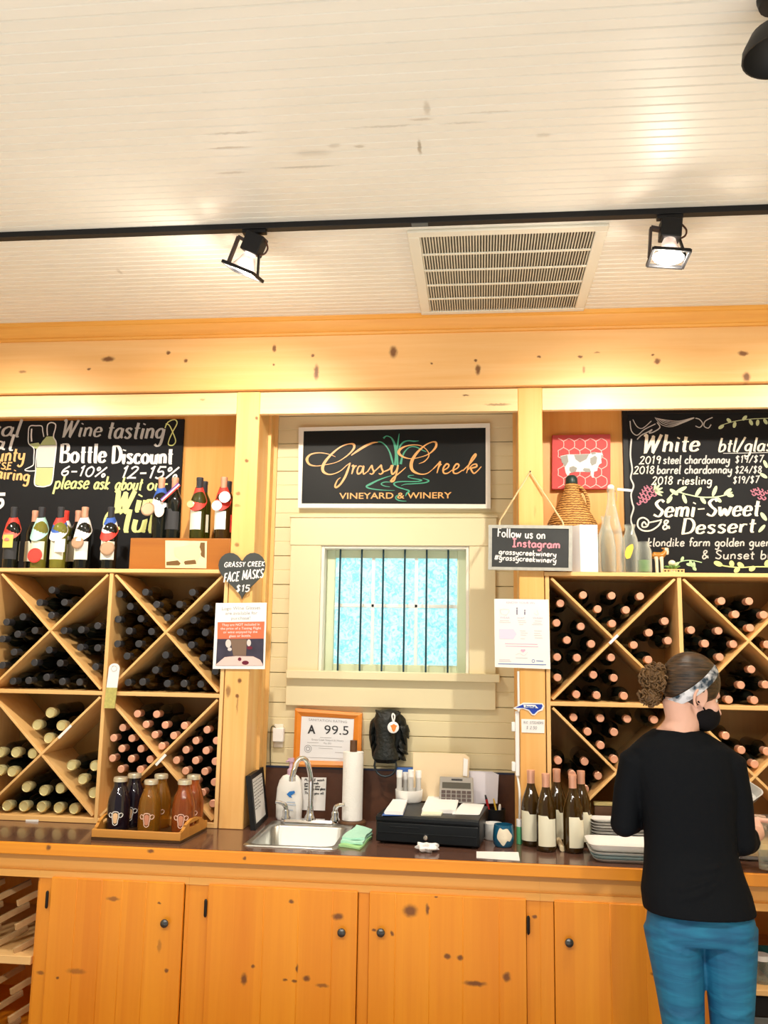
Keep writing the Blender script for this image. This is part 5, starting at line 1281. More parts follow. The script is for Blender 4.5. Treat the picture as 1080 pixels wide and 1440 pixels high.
# wicker covered demijohn
YJ = YR+0.185
c = P(805, 760, YJ)
k_ = (P(815, 740, YJ)-P(805, 740, YJ)).length/10
def zz(py): return P(805, py, YJ).z
t = thing('wicker_demijohn', 'wicker covered demijohn with dark green cap behind the hanging chalkboard', 'demijohn', (c.x, YJ, ZS))
prof = [(0, ZS+0.002), (30*k_, ZS+0.002), (34*k_, ZS+0.012), (36*k_, zz(775)), (36*k_, zz(745)), (34*k_, zz(735)), (30*k_, zz(728)), (23*k_, zz(717)), (18*k_, zz(706)), (14*k_, zz(698)), (10.5*k_, zz(690)), (9*k_, zz(681)), (0, zz(680))]
m, N, L, b = newmat('woven_wicker')
tc = N.new('ShaderNodeTexCoord'); sp = N.new('ShaderNodeSeparateXYZ'); L.new(tc.outputs['Object'], sp.inputs[0])
wv = N.new('ShaderNodeTexWave'); wv.wave_type = 'BANDS'; wv.bands_direction = 'Z'; wv.inputs['Scale'].default_value = 26; wv.inputs['Distortion'].default_value = 3.5; wv.inputs['Detail'].default_value = 2; wv.inputs['Detail Scale'].default_value = 3
L.new(tc.outputs['Object'], wv.inputs['Vector'])
cr = N.new('ShaderNodeValToRGB'); cr.color_ramp.elements[0].color = (0.20, 0.07, 0.012, 1); cr.color_ramp.elements[0].position = 0.12; cr.color_ramp.elements[1].color = (0.68, 0.36, 0.10, 1); cr.color_ramp.elements[1].position = 0.6
L.new(wv.outputs['Fac'], cr.inputs['Fac']); L.new(cr.outputs['Color'], b.inputs['Base Color'])
bp = N.new('ShaderNodeBump'); bp.inputs['Strength'].default_value = 0.8; bp.inputs['Distance'].default_value = 0.006; L.new(wv.outputs['Fac'], bp.inputs['Height']); L.new(bp.outputs['Normal'], b.inputs['Normal']); b.inputs['Roughness'].default_value = 0.6
M_wick = m
# fine rings give the weave its ridges
pr = []
for i in range(len(prof)-1):
    for s in range(6):
        f = s/6; r_ = prof[i][0]+(prof[i+1][0]-prof[i][0])*f; z_ = prof[i][1]+(prof[i+1][1]-prof[i][1])*f
        pr.append((r_+(0.0016*(s % 2) if r_ > 0.01 else 0), z_))
pr.append(prof[-1])
obj('wicker_body', MB().lathe(pr, (c.x, YJ, 0), (0, 0, 1), 28), M_wick, t, ang=80)
obj('cap', MB().lathe([(8.5*k_, zz(681)), (8.8*k_, zz(680)), (8.5*k_, zz(672.5)), (5.5*k_, zz(669)), (0, zz(668.5))], (c.x, YJ, 0), (0, 0, 1), 20), mat('dark_green_cap', (0.012, 0.035, 0.03), 0.35), t)
q = smooth([P(813, 683, YJ), P(821, 690, YJ), P(826, 701, YJ), P(827.5, 714, YJ), P(825, 722, YJ)], 6)
obj('handle', MB().tube(q, 0.008, 8), M_wick, t)

c0, c1 = P(816.5, 805, YR+0.006), P(840, 738, YR+0.006)
t = thing('white_box', 'tall white box standing just right of the hanging chalkboard', 'box', (c0.x, YR+0.03, ZS))
obj('carton', MB().hexa([(c0.x, YR+0.006, ZS+0.001), (c1.x, YR+0.004, ZS+0.001), (c1.x+0.004, YR+0.052, ZS+0.001), (c0.x-0.034, YR+0.052, ZS+0.001), (c0.x, YR+0.006, c1.z), (c1.x, YR+0.004, c1.z), (c1.x+0.004, YR+0.052, c1.z), (c0.x-0.034, YR+0.052, c1.z)]), M_white, t, 0.002)

def glassware(name, label, cat, px, Y, top, pr_px, extra=None):
    """thin walled clear vessel; pr_px = (half width px, image row) from the base up"""
    c = P(px, 780, Y); kk = (P(px+10, 780, Y)-P(px, 780, Y)).length/10
    t = thing(name, label, cat, (c.x, Y, ZS))
    pr = []
    for (w_, y_) in pr_px: pr.append((w_*kk, (ZS+0.002) if y_ == 'b' else P(px, y_, Y).z))
    inner = [(max(r_-0.0025, 0.0005), z_+(0.003 if i == 0 else 0)) for i, (r_, z_) in enumerate(pr)][::-1]
    obj('glass', MB().lathe([(0.0005, pr[0][1])]+pr+inner+[(0.0005, pr[0][1]+0.003)], (c.x, Y, 0), (0, 0, 1), 24), M_clear, t)
    return t, c, kk
t, c, kk = glassware('swing_top_bottle', 'tall clear swing top bottle, leftmost glass on the right shelf', 'bottle', 861, YR+0.06, 683, [(15,'b'),(16,797),(16,760),(14,745),(9.5,725),(6,708),(5,698),(5,692),(6,691),(6,687)])
obj('stopper', MB().lathe([(0, P(861,688,YR+.06).z), (4.5*kk, P(861,688,YR+.06).z), (5*kk, P(861,684,YR+.06).z), (3*kk, P(861,682,YR+.06).z), (0, P(861,682,YR+.06).z)], (c.x, YR+0.06, 0), (0,0,1), 16), mat('white_porcelain', (0.85, 0.84, 0.80), 0.25), t)
p0 = P(868, 688, YR+0.05); p1 = P(889, 690, YR+0.05)
obj('lever', MB().bar(p0, p1, 0.006, 0.012), mat('white_porcelain', (0.85, 0.84, 0.80), 0.25), t, 0.002)
zq_ = P(861, 690, YR+.06).z
obj('wire_bail', MB().tube(smooth([V((c.x+6*kk, YR+0.06, zq_)), V((c.x+8*kk, YR+0.05, zq_-0.02)), V((c.x+7*kk, YR+0.055, zq_-0.05))], 5), 0.0015, 6), M_steel, t)
glassware('milk_bottle', 'short clear milk bottle in front of the swing top bottle', 'bottle', 853, YR+0.03, 727, [(13,'b'),(13.5,797),(13.5,770),(11,752),(7.5,742),(6,736),(6,730),(7,729),(7,726)])
t, c, kk = glassware('carafe', 'clear carafe with yellow emblem between milk bottle and small jar', 'carafe', 886.5, YR+0.05, 738, [(11,'b'),(12,797),(12.5,775),(10.5,758),(7,748),(6.5,744),(8,740),(8.3,738)])
mb = MB()
q = [(879,776),(881,770),(886,766),(890,765),(891,770),(889,778),(886,785),(881,786),(879,782)]
mb.add(pxl(q, YR+0.05-12.6*kk), [tuple(range(len(q)))]); obj('yellow_emblem', mb, mat('yellow_print', (0.80, 0.55, 0.06), 0.5), t, recalc=False)
t, c, kk = glassware('glass_jar', 'small clear jar with green filling beside the cow figurine', 'jar', 905, YR+0.045, 762, [(11,'b'),(11.5,800),(11.5,775),(8.5,768),(8.5,762)])
obj('green_filling', MB().lathe([(0.001, ZS+0.006), (9.8*kk, ZS+0.006), (9.8*kk, P(905,788,YR+.045).z), (0.001, P(905,788,YR+.045).z)], (c.x, YR+0.045, 0), (0,0,1), 18), mat('green_moss', (0.16, 0.30, 0.10), 0.9, noise=0.4, nscale=80), t)

# cow figurine
YO2 = YR+0.06
def cpx(a, b_, dy=0): q = P(840+a/9, 660+b_/9, YO2); q.y += dy; return q
kk = (P(930, 780, YO2)-P(920, 780, YO2)).length/10
t = thing('cow_figurine', 'small brown cow figurine with white legs at the foot of the wine list', 'figurine', (cpx(770,1300).x, YO2, ZS))
M_cb = mat('toffee_brown_glaze', (0.40, 0.16, 0.018), 0.3); M_cw = mat('cream_white_glaze', (0.80, 0.68, 0.48), 0.3)
mb = MB(); mb.tube(smooth([cpx(690,1075), cpx(720,1090), cpx(770,1095), cpx(820,1085), cpx(850,1050), cpx(865,1030)], 3), [5*kk,6.2*kk,6.6*kk,6.8*kk,7*kk,7*kk,7*kk,7*kk,6.5*kk,6*kk,5.5*kk,5*kk,4.4*kk,4*kk,3.6*kk,3.4*kk], 14, flat=0.75)
obj('body', mb, M_cb, t)
obj('head', MB().tube([cpx(850,1010), cpx(868,1015), cpx(880,1050), cpx(886,1078)], [2.4*kk, 4*kk, 3*kk, 1.8*kk], 12), M_cw, t)
for (a, b_) in ((812,998),(905,1005)): obj('ear', MB().tube([cpx(862,1012), cpx(a,b_)], [2*kk, 0.8*kk], 8), M_cb, t)
for (a, dy) in ((735,-0.012),(750,0.014),(800,-0.012),(815,0.014)):
    q = cpx(a, 1110, dy); obj('leg', MB().tube([q, V((q.x+0.002, q.y, q.z-0.02)), V((q.x+0.003, q.y, ZS+0.001))], [3.2*kk, 2.4*kk, 2.2*kk], 10), M_cw, t)
q = cpx(690,1070); obj('tail', MB().tube([q, q+V((-0.006,0,-0.03))], [0.003, 0.002], 6), M_cb, t)
# small succulent with a white bloom, and a pierced wooden trivet
YU2 = YR+0.05
c = P(945, 795, YU2)
t = thing('succulent', 'tiny green succulent with a white bloom right of the cow figurine', 'plant', (c.x, YU2, ZS))
obj('bloom', MB().ball((c.x, YU2, P(944,792,YU2).z), 0.016, 0.016, 0.014, 14, 10), mat('cream_bloom', (0.82, 0.76, 0.50), 0.7), t)
mb = MB()
for i in range(9):
    a = 2*PI*i/9; mb.tube([(c.x, YU2, ZS+0.012), (c.x+0.02*math.cos(a), YU2+0.02*math.sin(a), ZS+0.03), (c.x+0.036*math.cos(a), YU2+0.036*math.sin(a), ZS+0.034)], [0.006, 0.006, 0.001], 6)
obj('leaves', mb, mat('succulent_green', (0.16, 0.32, 0.08), 0.6), t)
obj('base', MB().lathe([(0, ZS+0.001), (0.014, ZS+0.001), (0.016, ZS+0.018), (0, ZS+0.018)], (c.x, YU2, 0), (0,0,1), 14), M_cw, t)
c0, c1 = P(932, 806, YR+0.01), P(962, 800.5, YR+0.01)
t = thing('wooden_trivet', 'little pierced wooden trivet on the right shelf edge', 'trivet', ((c0.x+c1.x)/2, YR+0.015, ZS))
mb = MB(); h0, h1 = ZS+0.001, ZS+0.017; n = 6
mb.box(c0.x, c1.x, YR+0.002, YR+0.016, h0, h0+0.004); mb.box(c0.x, c1.x, YR+0.002, YR+0.016, h1-0.004, h1)
for i in range(n+1):
    x = c0.x+(c1.x-c0.x-0.006)*i/n; mb.box(x, x+0.006, YR+0.003, YR+0.015, h0+0.004, h1-0.004)
obj('lattice', mb, M_rackx, t)

# ================================================================== ON THE COUNTER
def onc(px, py): return PZ(px, py, CZ)
def up(px, py, at_):            # height of an image row above the place at_
    return P(px, py, at_.y).z
# ---- sink with faucet
t = thing('sink', 'stainless steel drop-in sink in the counter left of the cash drawer', 'sink', ((sx0+sx1)/2, (sy0+sy1)/2, CZ))
def rrect(x0, x1, y0, y1, r, z, n=6):
    out = []
    for (cx_, cy_, a0) in ((x1-r, y1-r, 0), (x0+r, y1-r, PI/2), (x0+r, y0+r, PI), (x1-r, y0+r, 1.5*PI)):
        for k in range(n+1):
            a = a0+PI/2*k/n; out.append(V((cx_+r*math.cos(a), cy_+r*math.sin(a), z)))
    return out
bx = (sx0+0.030, sx1-0.030, sy0+0.030, sy1-0.105)
mb = MB()
mb.rings([rrect(sx0, sx1, sy0, sy1, 0.025, CZ+0.0008), rrect(sx0+0.004, sx1-0.004, sy0+0.004, sy1-0.004, 0.024, CZ+0.006), rrect(bx[0]-0.006, bx[1]+0.006, bx[2]-0.006, bx[3]+0.006, 0.045, CZ+0.006),
          rrect(*bx, 0.042, CZ), rrect(bx[0]+0.008, bx[1]-0.008, bx[2]+0.008, bx[3]-0.008, 0.045, CZ-0.15), rrect(bx[0]+0.03, bx[1]-0.03, bx[2]+0.03, bx[3]-0.03, 0.045, CZ-0.17), rrect(bx[0]+0.12, bx[1]-0.12, bx[2]+0.14, bx[3]-0.14, 0.02, CZ-0.175)], False)
mb.add(rrect(bx[0]+0.12, bx[1]-0.12, bx[2]+0.14, bx[3]-0.14, 0.02, CZ-0.175), [tuple(range(28))])
obj('basin', mb, M_steel, t, ang=50)
cx_ = (bx[0]+bx[1])/2; cy_ = (bx[2]+bx[3])/2
obj('drain', MB().lathe([(0, 0.004), (0.02, 0.003), (0.036, 0.004), (0.04, 0.0), (0, 0.0)], (cx_, cy_, CZ-0.1745), (0,0,1), 20), M_chrome, t)
yf = sy1-0.055
fa = P(395, 1157, yf).x; fb = P(475, 1160, yf).x; zf = CZ+0.0065
t = thing('faucet', 'chrome gooseneck faucet with two lever handles behind the sink', 'faucet', ((fa+fb)/2, yf, zf))
mb = MB(); mb.rings([rrect(fa, fb, yf-0.028, yf+0.028, 0.026, zf), rrect(fa, fb, yf-0.028, yf+0.028, 0.026, zf+0.010), rrect(fa+0.008, fb-0.008, yf-0.020, yf+0.020, 0.019, zf+0.020)])
obj('deck_plate', mb, M_chrome, t, ang=30)
sp = P(436, 1150, yf); bxs = sp.x
mb = MB().lathe([(0.026, zf+0.018), (0.025, zf+0.03), (0.017, zf+0.045), (0.0145, zf+0.065), (0.0145, zf+0.075)], (bxs, yf, 0), (0,0,1), 18)
obj('spout_base', mb, M_chrome, t)
q = [V((bxs, yf, zf+0.06)), V((bxs, yf, up(436,1110,sp))), V((bxs-0.002, yf-0.006, up(434,1090,sp))), V((bxs-0.02, yf-0.03, up(428,1068,sp))), V((bxs-0.05, yf-0.055, up(420,1066,sp))), V((P(414,1080,yf-0.08).x, yf-0.08, P(414,1082,yf-0.08).z)), V((P(411,1096,yf-0.085).x, yf-0.085, P(411,1096,yf-0.085).z))]
q = smooth(q, 7); obj('spout', MB().tube(q, 0.0125, 14), M_chrome, t)
e_ = q[-1]; obj('aerator', MB().tube([e_+V((0,0,0.014)), e_+V((0,0,-0.008))], 0.0145, 14), M_chrome, t)
for (px, sg) in ((402, -1), (471, 1)):
    hx = P(px, 1152, yf).x
    obj('valve', MB().lathe([(0.021, zf+0.018), (0.021, zf+0.026), (0.016, zf+0.034), (0.0165, zf+0.052), (0.013, zf+0.060), (0, zf+0.062)], (hx, yf, 0), (0,0,1), 16), M_chrome, t)
    q = smooth([V((hx, yf, zf+0.055)), V((hx+sg*0.004, yf-0.004, zf+0.078)), V((hx+sg*0.022, yf-0.012, zf+0.090)), V((hx+sg*0.048, yf-0.02, zf+0.094))], 5)
    obj('lever', MB().tube(q, [0.011]*8+[0.0095]*4+[0.008]*4, 12), M_chrome, t)

# ---- framed note leaning on the left post lining
A = onc(359, 1168); A.y = 4.02; A.x = -0.995; B_ = V((-1.012, 4.33, CZ+0.001))
A = V((A.x, A.y, CZ+0.001))
hh_ = 0.235; ln = V((-0.032, 0, hh_))
t = thing('framed_note', 'black framed handwritten note leaning against the left post lining', 'picture frame', (A+B_)/2)
d = (B_-A); nrm = d.cross(ln).normalized()
if nrm.x < 0: nrm = -nrm
nrm = -nrm
def fp(u, v, w=0.0): return A+d*u+ln*v+nrm*w
mb = MB(); fwv = 0.10
for (u0, v0, u1, v1) in ((0,0,1,fwv*0.9),(0,1-fwv*0.9,1,1),(0,fwv*0.9,fwv,1-fwv*0.9),(1-fwv,fwv*0.9,1,1-fwv*0.9)):
    mb.prism([fp(u0,v0), fp(u1,v0), fp(u1,v1), fp(u0,v1)], nrm*0.022)
obj('frame', mb, M_black, t)
pg = obj('paper', MB().prism([fp(fwv,fwv*.9,0.004), fp(1-fwv,fwv*.9,0.004), fp(1-fwv,1-fwv*.9,0.004), fp(fwv,1-fwv*.9,0.004)], nrm*0.012), M_white, t)
nf = -nrm
mb = MB(); rr = random.Random(3)
for i in range(9):
    v0 = 0.84-0.062*i; u = 0.16
    while u < (0.82 if i < 6 else 0.5):
        w_ = 0.05+rr.random()*0.09
        pts = [fp(u+w_*k/6, v0+0.012*(1 if k % 2 else -1)*rr.random(), 0.0015) for k in range(7)]
        mb.ribbon(pts, 0.0030, nf); u += w_+0.035
obj('handwriting', mb, M_ink, pg, recalc=False)

# ---- soap bottle
c = onc(406, 1153); c.y = min(c.y, 4.31); c = V((P(406, 1150, 4.30).x, 4.30, CZ+0.001))
k_ = (P(416, 1120, c.y)-P(406, 1120, c.y)).length/10
t = thing('soap_bottle', 'large white soap pump bottle with blue mark behind the sink', 'soap bottle', c)
hz = lambda py: up(406, py, c)
mb = MB(); mb.loft([(c.x,c.y,CZ+0.001,16*k_,0.026),(c.x,c.y,CZ+0.012,18*k_,0.030),(c.x,c.y,hz(1125),18.5*k_,0.031),(c.x,c.y,hz(1108),17.5*k_,0.030),(c.x+0.002,c.y,hz(1097),15*k_,0.027),(c.x+0.003,c.y,hz(1091),11*k_,0.02),(c.x+0.003,c.y,hz(1088.5),5*k_,0.014)], 24, 2.6)
obj('bottle_body', mb, mat('white_plastic', (0.84, 0.83, 0.80), 0.35), t, ang=60)
M_pump = mat('lilac_plastic', (0.62, 0.42, 0.56), 0.4)
mb = MB(); mb.lathe([(5*k_, hz(1090)), (5*k_, hz(1082)), (2.6*k_, hz(1080)), (2.6*k_, hz(1072)), (4.5*k_, hz(1071)), (4.5*k_, hz(1066)), (0, hz(1065.5))], (c.x+0.003, c.y, 0), (0,0,1), 14)
obj('pump', mb, M_pump, t)
obj('nozzle', MB().tube([(c.x, c.y, hz(1068)), (c.x-0.012, c.y-0.03, hz(1070))], 0.005, 8), M_pump, t)
q = [(403,1117),(407,1113),(414,1112),(415,1115),(409,1119),(411,1122),(407,1121)]
mb = MB(); mb.add(pxl(q, c.y-0.0325), [tuple(range(len(q)))]); obj('blue_mark', mb, mat('blue_print', (0.03, 0.20, 0.60), 0.5), t, recalc=False)
mb = MB()
for (a, b_, e2, f2) in ((403,1128,415,1128.4),(402,1131.5,416,1132),(406,1139,412,1139.3)): mb.ribbon([P(a,b_,c.y-0.0325), P(e2,f2,c.y-0.0325)], 0.004)
obj('small_print', mb, mat('pale_blue_print', (0.50, 0.60, 0.76), 0.6), t, recalc=False)

# ---- paper towel holder
c = V((P(495, 1152, 4.26).x, 4.26, CZ+0.001)); k_ = (P(505, 1110, c.y)-P(495, 1110, c.y)).length/10
hz = lambda py: up(495, py, c)
t = thing('paper_towel_holder', 'brown wooden holder with a white paper towel roll right of the faucet', 'paper towel', c)
M_hold = mat('dark_brown_wood', (0.10, 0.045, 0.018), 0.45, noise=0.3)
obj('base', MB().lathe([(0, CZ+0.001), (20*k_, CZ+0.001), (20*k_, CZ+0.012), (18*k_, CZ+0.018), (0, CZ+0.018)], (c.x, c.y, 0), (0,0,1), 28), M_hold, t)
obj('post', MB().tube([(c.x, c.y, CZ+0.018), (c.x, c.y, hz(1041))], 0.017, 14), M_hold, t)
obj('paper_roll', MB().lathe([(0.0175, CZ+0.020), (14.2*k_, CZ+0.020), (14.2*k_, hz(1057)), (0.0175, hz(1057)), (0.0175, CZ+0.020)], (c.x, c.y, 0), (0,0,1), 28), mat('white_paper_towel', (0.85, 0.84, 0.81), 0.9, bump=0.25, nscale=160), t)

# ---- folded mint cloth
c = onc(499, 1184)
t = thing('dish_cloth', 'folded mint green dish cloth on the counter right of the sink', 'cloth', V((c.x, c.y, CZ)))
for i, (m_, g_) in enumerate(((mat('lime_green_cloth', (0.36, 0.66, 0.30), 0.9), 0.0), (mat('mint_cloth', (0.42, 0.74, 0.60), 0.9, bump=0.4, nscale=60), 0.004), (mat('mint_cloth', (0.42, 0.74, 0.60), 0.9), 0.002))):
    o = [onc(476+i*2, 1191-i*2), onc(506+i*3, 1195-i*3.5), onc(523, 1179-i*2.0), onc(497+i*2, 1172-i*2)]
    z0_ = CZ+0.001+0.009*i; mb = MB(); n = 7; top = []
    for a in range(n):
        row = []
        for b2 in range(n):
            u, v = a/(n-1), b2/(n-1)
            q = (o[0]*(1-u)+o[1]*u)*(1-v)+(o[3]*(1-u)+o[2]*u)*v
            row.append(V((q.x+0.003*math.sin(7*v+i), q.y+0.003*math.sin(5*u+2*i), z0_+0.008+0.003*math.sin(6*u+i)*math.sin(5*v+1))))
        top.append(row)
    bot = [[V((p.x, p.y, z0_)) for p in r_] for r_ in top]
    vs = [p for r_ in top for p in r_]+[p for r_ in bot for p in r_]; N2 = n*n; fs = []
    for a in range(n-1):
        for b2 in range(n-1):
            k = a*n+b2; fs += [(k, k+1, k+n+1, k+n), (k+N2, k+n+N2, k+n+1+N2, k+1+N2)]
    ed = [k for k in range(n)]+[k*n+n-1 for k in range(1, n)]+[n*n-1-k for k in range(1, n)]+[(n-1-k)*n for k in range(1, n-1)]
    for k in range(len(ed)):
        a, b2 = ed[k], ed[(k+1) % len(ed)]; fs.append((a, b2, b2+N2, a+N2))
    mb.add(vs, fs); obj('fold', mb, m_, t, ang=60)

# ---- cash drawer and everything on it
fl, fr_ = onc(528, 1186), onc(674, 1195.5)
yf0, yf1 = fl.y, fr_.y; dz_ = up(600, 1151, (fl+fr_)/2)
dv = V((fr_.x-fl.x, fr_.y-fl.y, 0)); bk = V((-dv.y, dv.x, 0)).normalized()*0.36
zt = CZ+0.008+0.108
t = thing('cash_drawer', 'black metal cash drawer with a round lock on the counter', 'cash drawer', V(((fl.x+fr_.x)/2, (fl.y+fr_.y)/2+0.18, CZ)))
def quad(p, q, r_, s_, z0, z1): return [V((v.x, v.y, z0)) for v in (p, q, r_, s_)]+[V((v.x, v.y, z1)) for v in (p, q, r_, s_)]
M_drawer = mat('black_drawer_enamel', (0.006, 0.008, 0.010), 0.4, spec=0.3)
obj('case', MB().hexa(quad(fl+bk*0.02, fr_+bk*0.02, fr_+bk, fl+bk, CZ+0.008, zt)), M_drawer, t, 0.004)
dn = bk.normalized()
obj('drawer_front', MB().hexa(quad(fl+dv*0.012-dn*0.002, fr_-dv*0.012-dn*0.002, fr_-dv*0.012+dn*0.009, fl+dv*0.012+dn*0.009, CZ+0.012, zt-0.028)), M_drawer, t, 0.003)
for k in (0.33, 0.62):
    a = fl+dv*(0.03 if k < .5 else 0.14)-dn*0.004; b_ = fl+dv*(0.97 if k < .5 else 0.42)-dn*0.004
    z_ = CZ+0.02+0.08*k
    obj('ridge', MB().hexa(quad(a, b_, b_+dn*0.004, a+dn*0.004, z_, z_+0.004)), M_drawer, t, 0.001)
obj('lip', MB().hexa(quad(fl-dn*0.004, fr_-dn*0.004, fr_+dn*0.01, fl+dn*0.01, zt-0.022, zt-0.004)), M_drawer, t, 0.003)
lk = fl+dv*0.49; lz = up(600, 1178, lk)
obj('lock', MB().lathe([(0, 0.012), (0.008, 0.012), (0.011, 0.009), (0.0125, 0.0), (0, 0.0)], (lk.x, lk.y-0.002, lz), -dn, 18), M_chrome, t)
for k in (0.06, 0.94):
    for s in (0.1, 0.9):
        q = fl+dv*k+bk*s; obj('foot', MB().lathe([(0.012, 0), (0.012, 0.008), (0, 0.008)], (q.x, q.y, CZ), (0,0,1), 10), M_black, t)
def ond(px, py, z=None): return PZ(px, py, (zt if z is None else z))
def stack(name, label, cat, pts, th, m=M_white, n=1, z=None, jig=0.0, group=None):
    z = (zt if z is None else z)+0.0006
    q = [PZ(a, b_, z) for a, b_ in pts]; c = sum(q, V((0,0,0)))/4
    t = thing(name, label, cat, V((c.x, c.y, z)), group); r_ = random.Random(len(label))
    for i in range(n):
        j = V((jig*(r_.random()-.5), jig*(r_.random()-.5), 0))
        obj('sheet' if n > 1 else 'paper', MB().hexa([V((p.x, p.y, z+th*i/n))+j for p in q]+[V((p.x, p.y, z+th*(i+0.92)/n))+j for p in q]), m, t)
    return t
stack('card_stack', 'stack of white cards over a blue card, left front on the cash drawer', 'cards', [(537,1147),(567,1147),(573,1128),(551,1128)], 0.002, M_inkb)
stack('card_stack', 'white paper slips on the left front of the cash drawer', 'cards', [(540,1145),(566,1146),(572,1129),(552,1128)], 0.014, M_white, 3, zt+0.003, 0.005)
stack('paper_stack', 'white paper pad in the middle of the cash drawer', 'paper', [(593,1143),(640,1144),(646,1123),(603,1122)], 0.016, M_white, 4, None, 0.005)
stack('note_pad', 'small cream note pad in front of the white paper pad', 'note pad', [(592,1147),(620,1147.5),(624,1142),(596,1141.5)], 0.006, M_label, 2)
stack('loose_papers', 'loose white sheets on the right front corner of the cash drawer', 'paper', [(636,1145),(673,1146),(680,1132),(650,1130)], 0.003, M_white, 2, None, 0.01)
# white pot with vials
c = ond(575, 1127); c = V((c.x, c.y, zt+0.001)); k_ = (P(585, 1115, c.y)-P(575, 1115, c.y)).length/10; hz = lambda py: up(575, py, c)
t = thing('white_pot', 'white round pot holding capped vials on the cash drawer', 'pot', c)
obj('pot', MB().lathe([(0, zt+0.001), (17*k_, zt+0.001), (18.5*k_, zt+0.008), (19.3*k_, hz(1110)), (17.8*k_, hz(1110)), (17*k_, zt+0.012), (0, zt+0.01)], (c.x, c.y, 0), (0,0,1), 28), mat('white_ceramic', (0.84, 0.83, 0.80), 0.3), t)
for i, (px, top) in enumerate(((562, 1083), (570, 1087), (578, 1082), (588, 1084))):
    x = P(px, 1100, c.y).x; yy = c.y+(0.018 if i % 2 else -0.012); r_ = 3.9*k_
    v = thing('vial', 'white capped clear vial standing in the white pot, %s from the left' % ('first', 'second', 'third', 'fourth')[i], 'vial', V((x, yy, zt+0.012)))
    obj('tube', MB().lathe([(0, zt+0.013), (r_, zt+0.013), (r_, hz(top+9)), (0, hz(top+9))], (x, yy, 0), (0,0,1), 12), mat('frosted_vial', (0.72, 0.72, 0.70), 0.3, trans=0.3), v)
    obj('cap', MB().lathe([(r_*1.08, hz(top+10)), (r_*1.08, hz(top)), (0, hz(top))], (x, yy, 0), (0,0,1), 12), M_white, v)
# blue card behind, beige folder, papers
def card(name, label, cat, pts, Y, m, th=0.002, lean=0.0):
    q = pxl(pts, Y); c = sum(q, V((0,0,0)))/len(q); zb_ = min(p.z for p in q)
    t = thing(name, label, cat, V((c.x, Y, zb_)))
    q = [V((p.x, p.y+lean*(p.z-zb_), p.z)) for p in q]
    obj('sheet', MB().prism(q, (0, th, 0)), m, t); return t
ybk = YW-0.05
yq = c.y+0.075
zq0 = P(580, 1126, yq)
card('blue_card', 'blue edged white card standing behind the vials', 'card', [(557,1079),(598,1079.5),(598,1090),(557,1090)], yq, M_inkb, 0.003)
Yf = 4.285
t = card('file_folder', 'beige file folder standing against the wall behind the cash drawer', 'folder', [(581,1058),(654,1061),(660,1066),(658,1128),(580,1126)], Yf, mat('manila_card', (0.80, 0.64, 0.42), 0.6), 0.012, 0.03)
obj('tab_papers', MB().prism(pxl([(652,1066),(658,1068),(657,1092),(651,1091)], Yf-0.002), (0, 0.003, 0)), M_white, t)
yw2 = 4.335
t = thing('paper_sheaf', 'sheaf of white papers standing behind the calculator', 'paper', P(678, 1125, yw2))
for i in range(5):
    o_ = i*1.5; q = pxl([(655+o_,1084+i*0.3),(693+o_*1.4,1085+i),(691+o_*1.4,1130),(655+o_,1130)], yw2-0.006*i)
    obj('sheet', MB().prism(q, (0, 0.001, 0)), mat('cool_white_paper', (0.78, 0.76, 0.84), 0.6), t)
# calculator, tilted back
c = V((P(642, 1126, Yf-0.07).x, Yf-0.07, zt+0.001)); 
ctop = [P(618.5, 1092, Yf-0.03), P(665.5, 1094, Yf-0.03)]; cb = [P(617.5, 1127, Yf-0.075), P(666, 1129, Yf-0.075)]
for q in cb: q.z = zt+0.002
t = thing('calculator', 'grey calculator with display propped up at the back of the cash drawer', 'calculator', V((c.x, c.y, zt)))
def cq(u, v, w=0.0):
    q = (cb[0]*(1-u)+cb[1]*u)*(1-v)+(ctop[0]*(1-u)+ctop[1]*u)*v
    return q+V((0, -0.6*w, 0.8*w))*1.0
mb = MB(); mb.prism([cq(0,0), cq(1,0), cq(1,1), cq(0,1)], (0, 0.018, -0.001)); obj('body', mb, mat('grey_calculator_plastic', (0.30, 0.28, 0.25), 0.4), t, 0.003)
obj('display', MB().prism([cq(.08,.55,.002), cq(.92,.55,.002), cq(.92,.78,.002), cq(.08,.78,.002)], (0, 0.002, 0)), mat('dark_lcd', (0.07, 0.065, 0.05), 0.2), t)
obj('solar_cell', MB().prism([cq(.35,.86,.002), cq(.68,.86,.002), cq(.68,.92,.002), cq(.35,.92,.002)], (0, 0.002, 0)), M_ink, t)
for r_ in range(3):
    for k in range(6):
        u0 = 0.06+k*0.15; v0 = 0.05+r_*0.15
        obj('key', MB().prism([cq(u0,v0,.003), cq(u0+.12,v0,.003), cq(u0+.12,v0+.11,.003), cq(u0,v0+.11,.003)], (0, 0.004, 0)), mat('dark_brown_key', (0.06, 0.035, 0.03), 0.5), t)
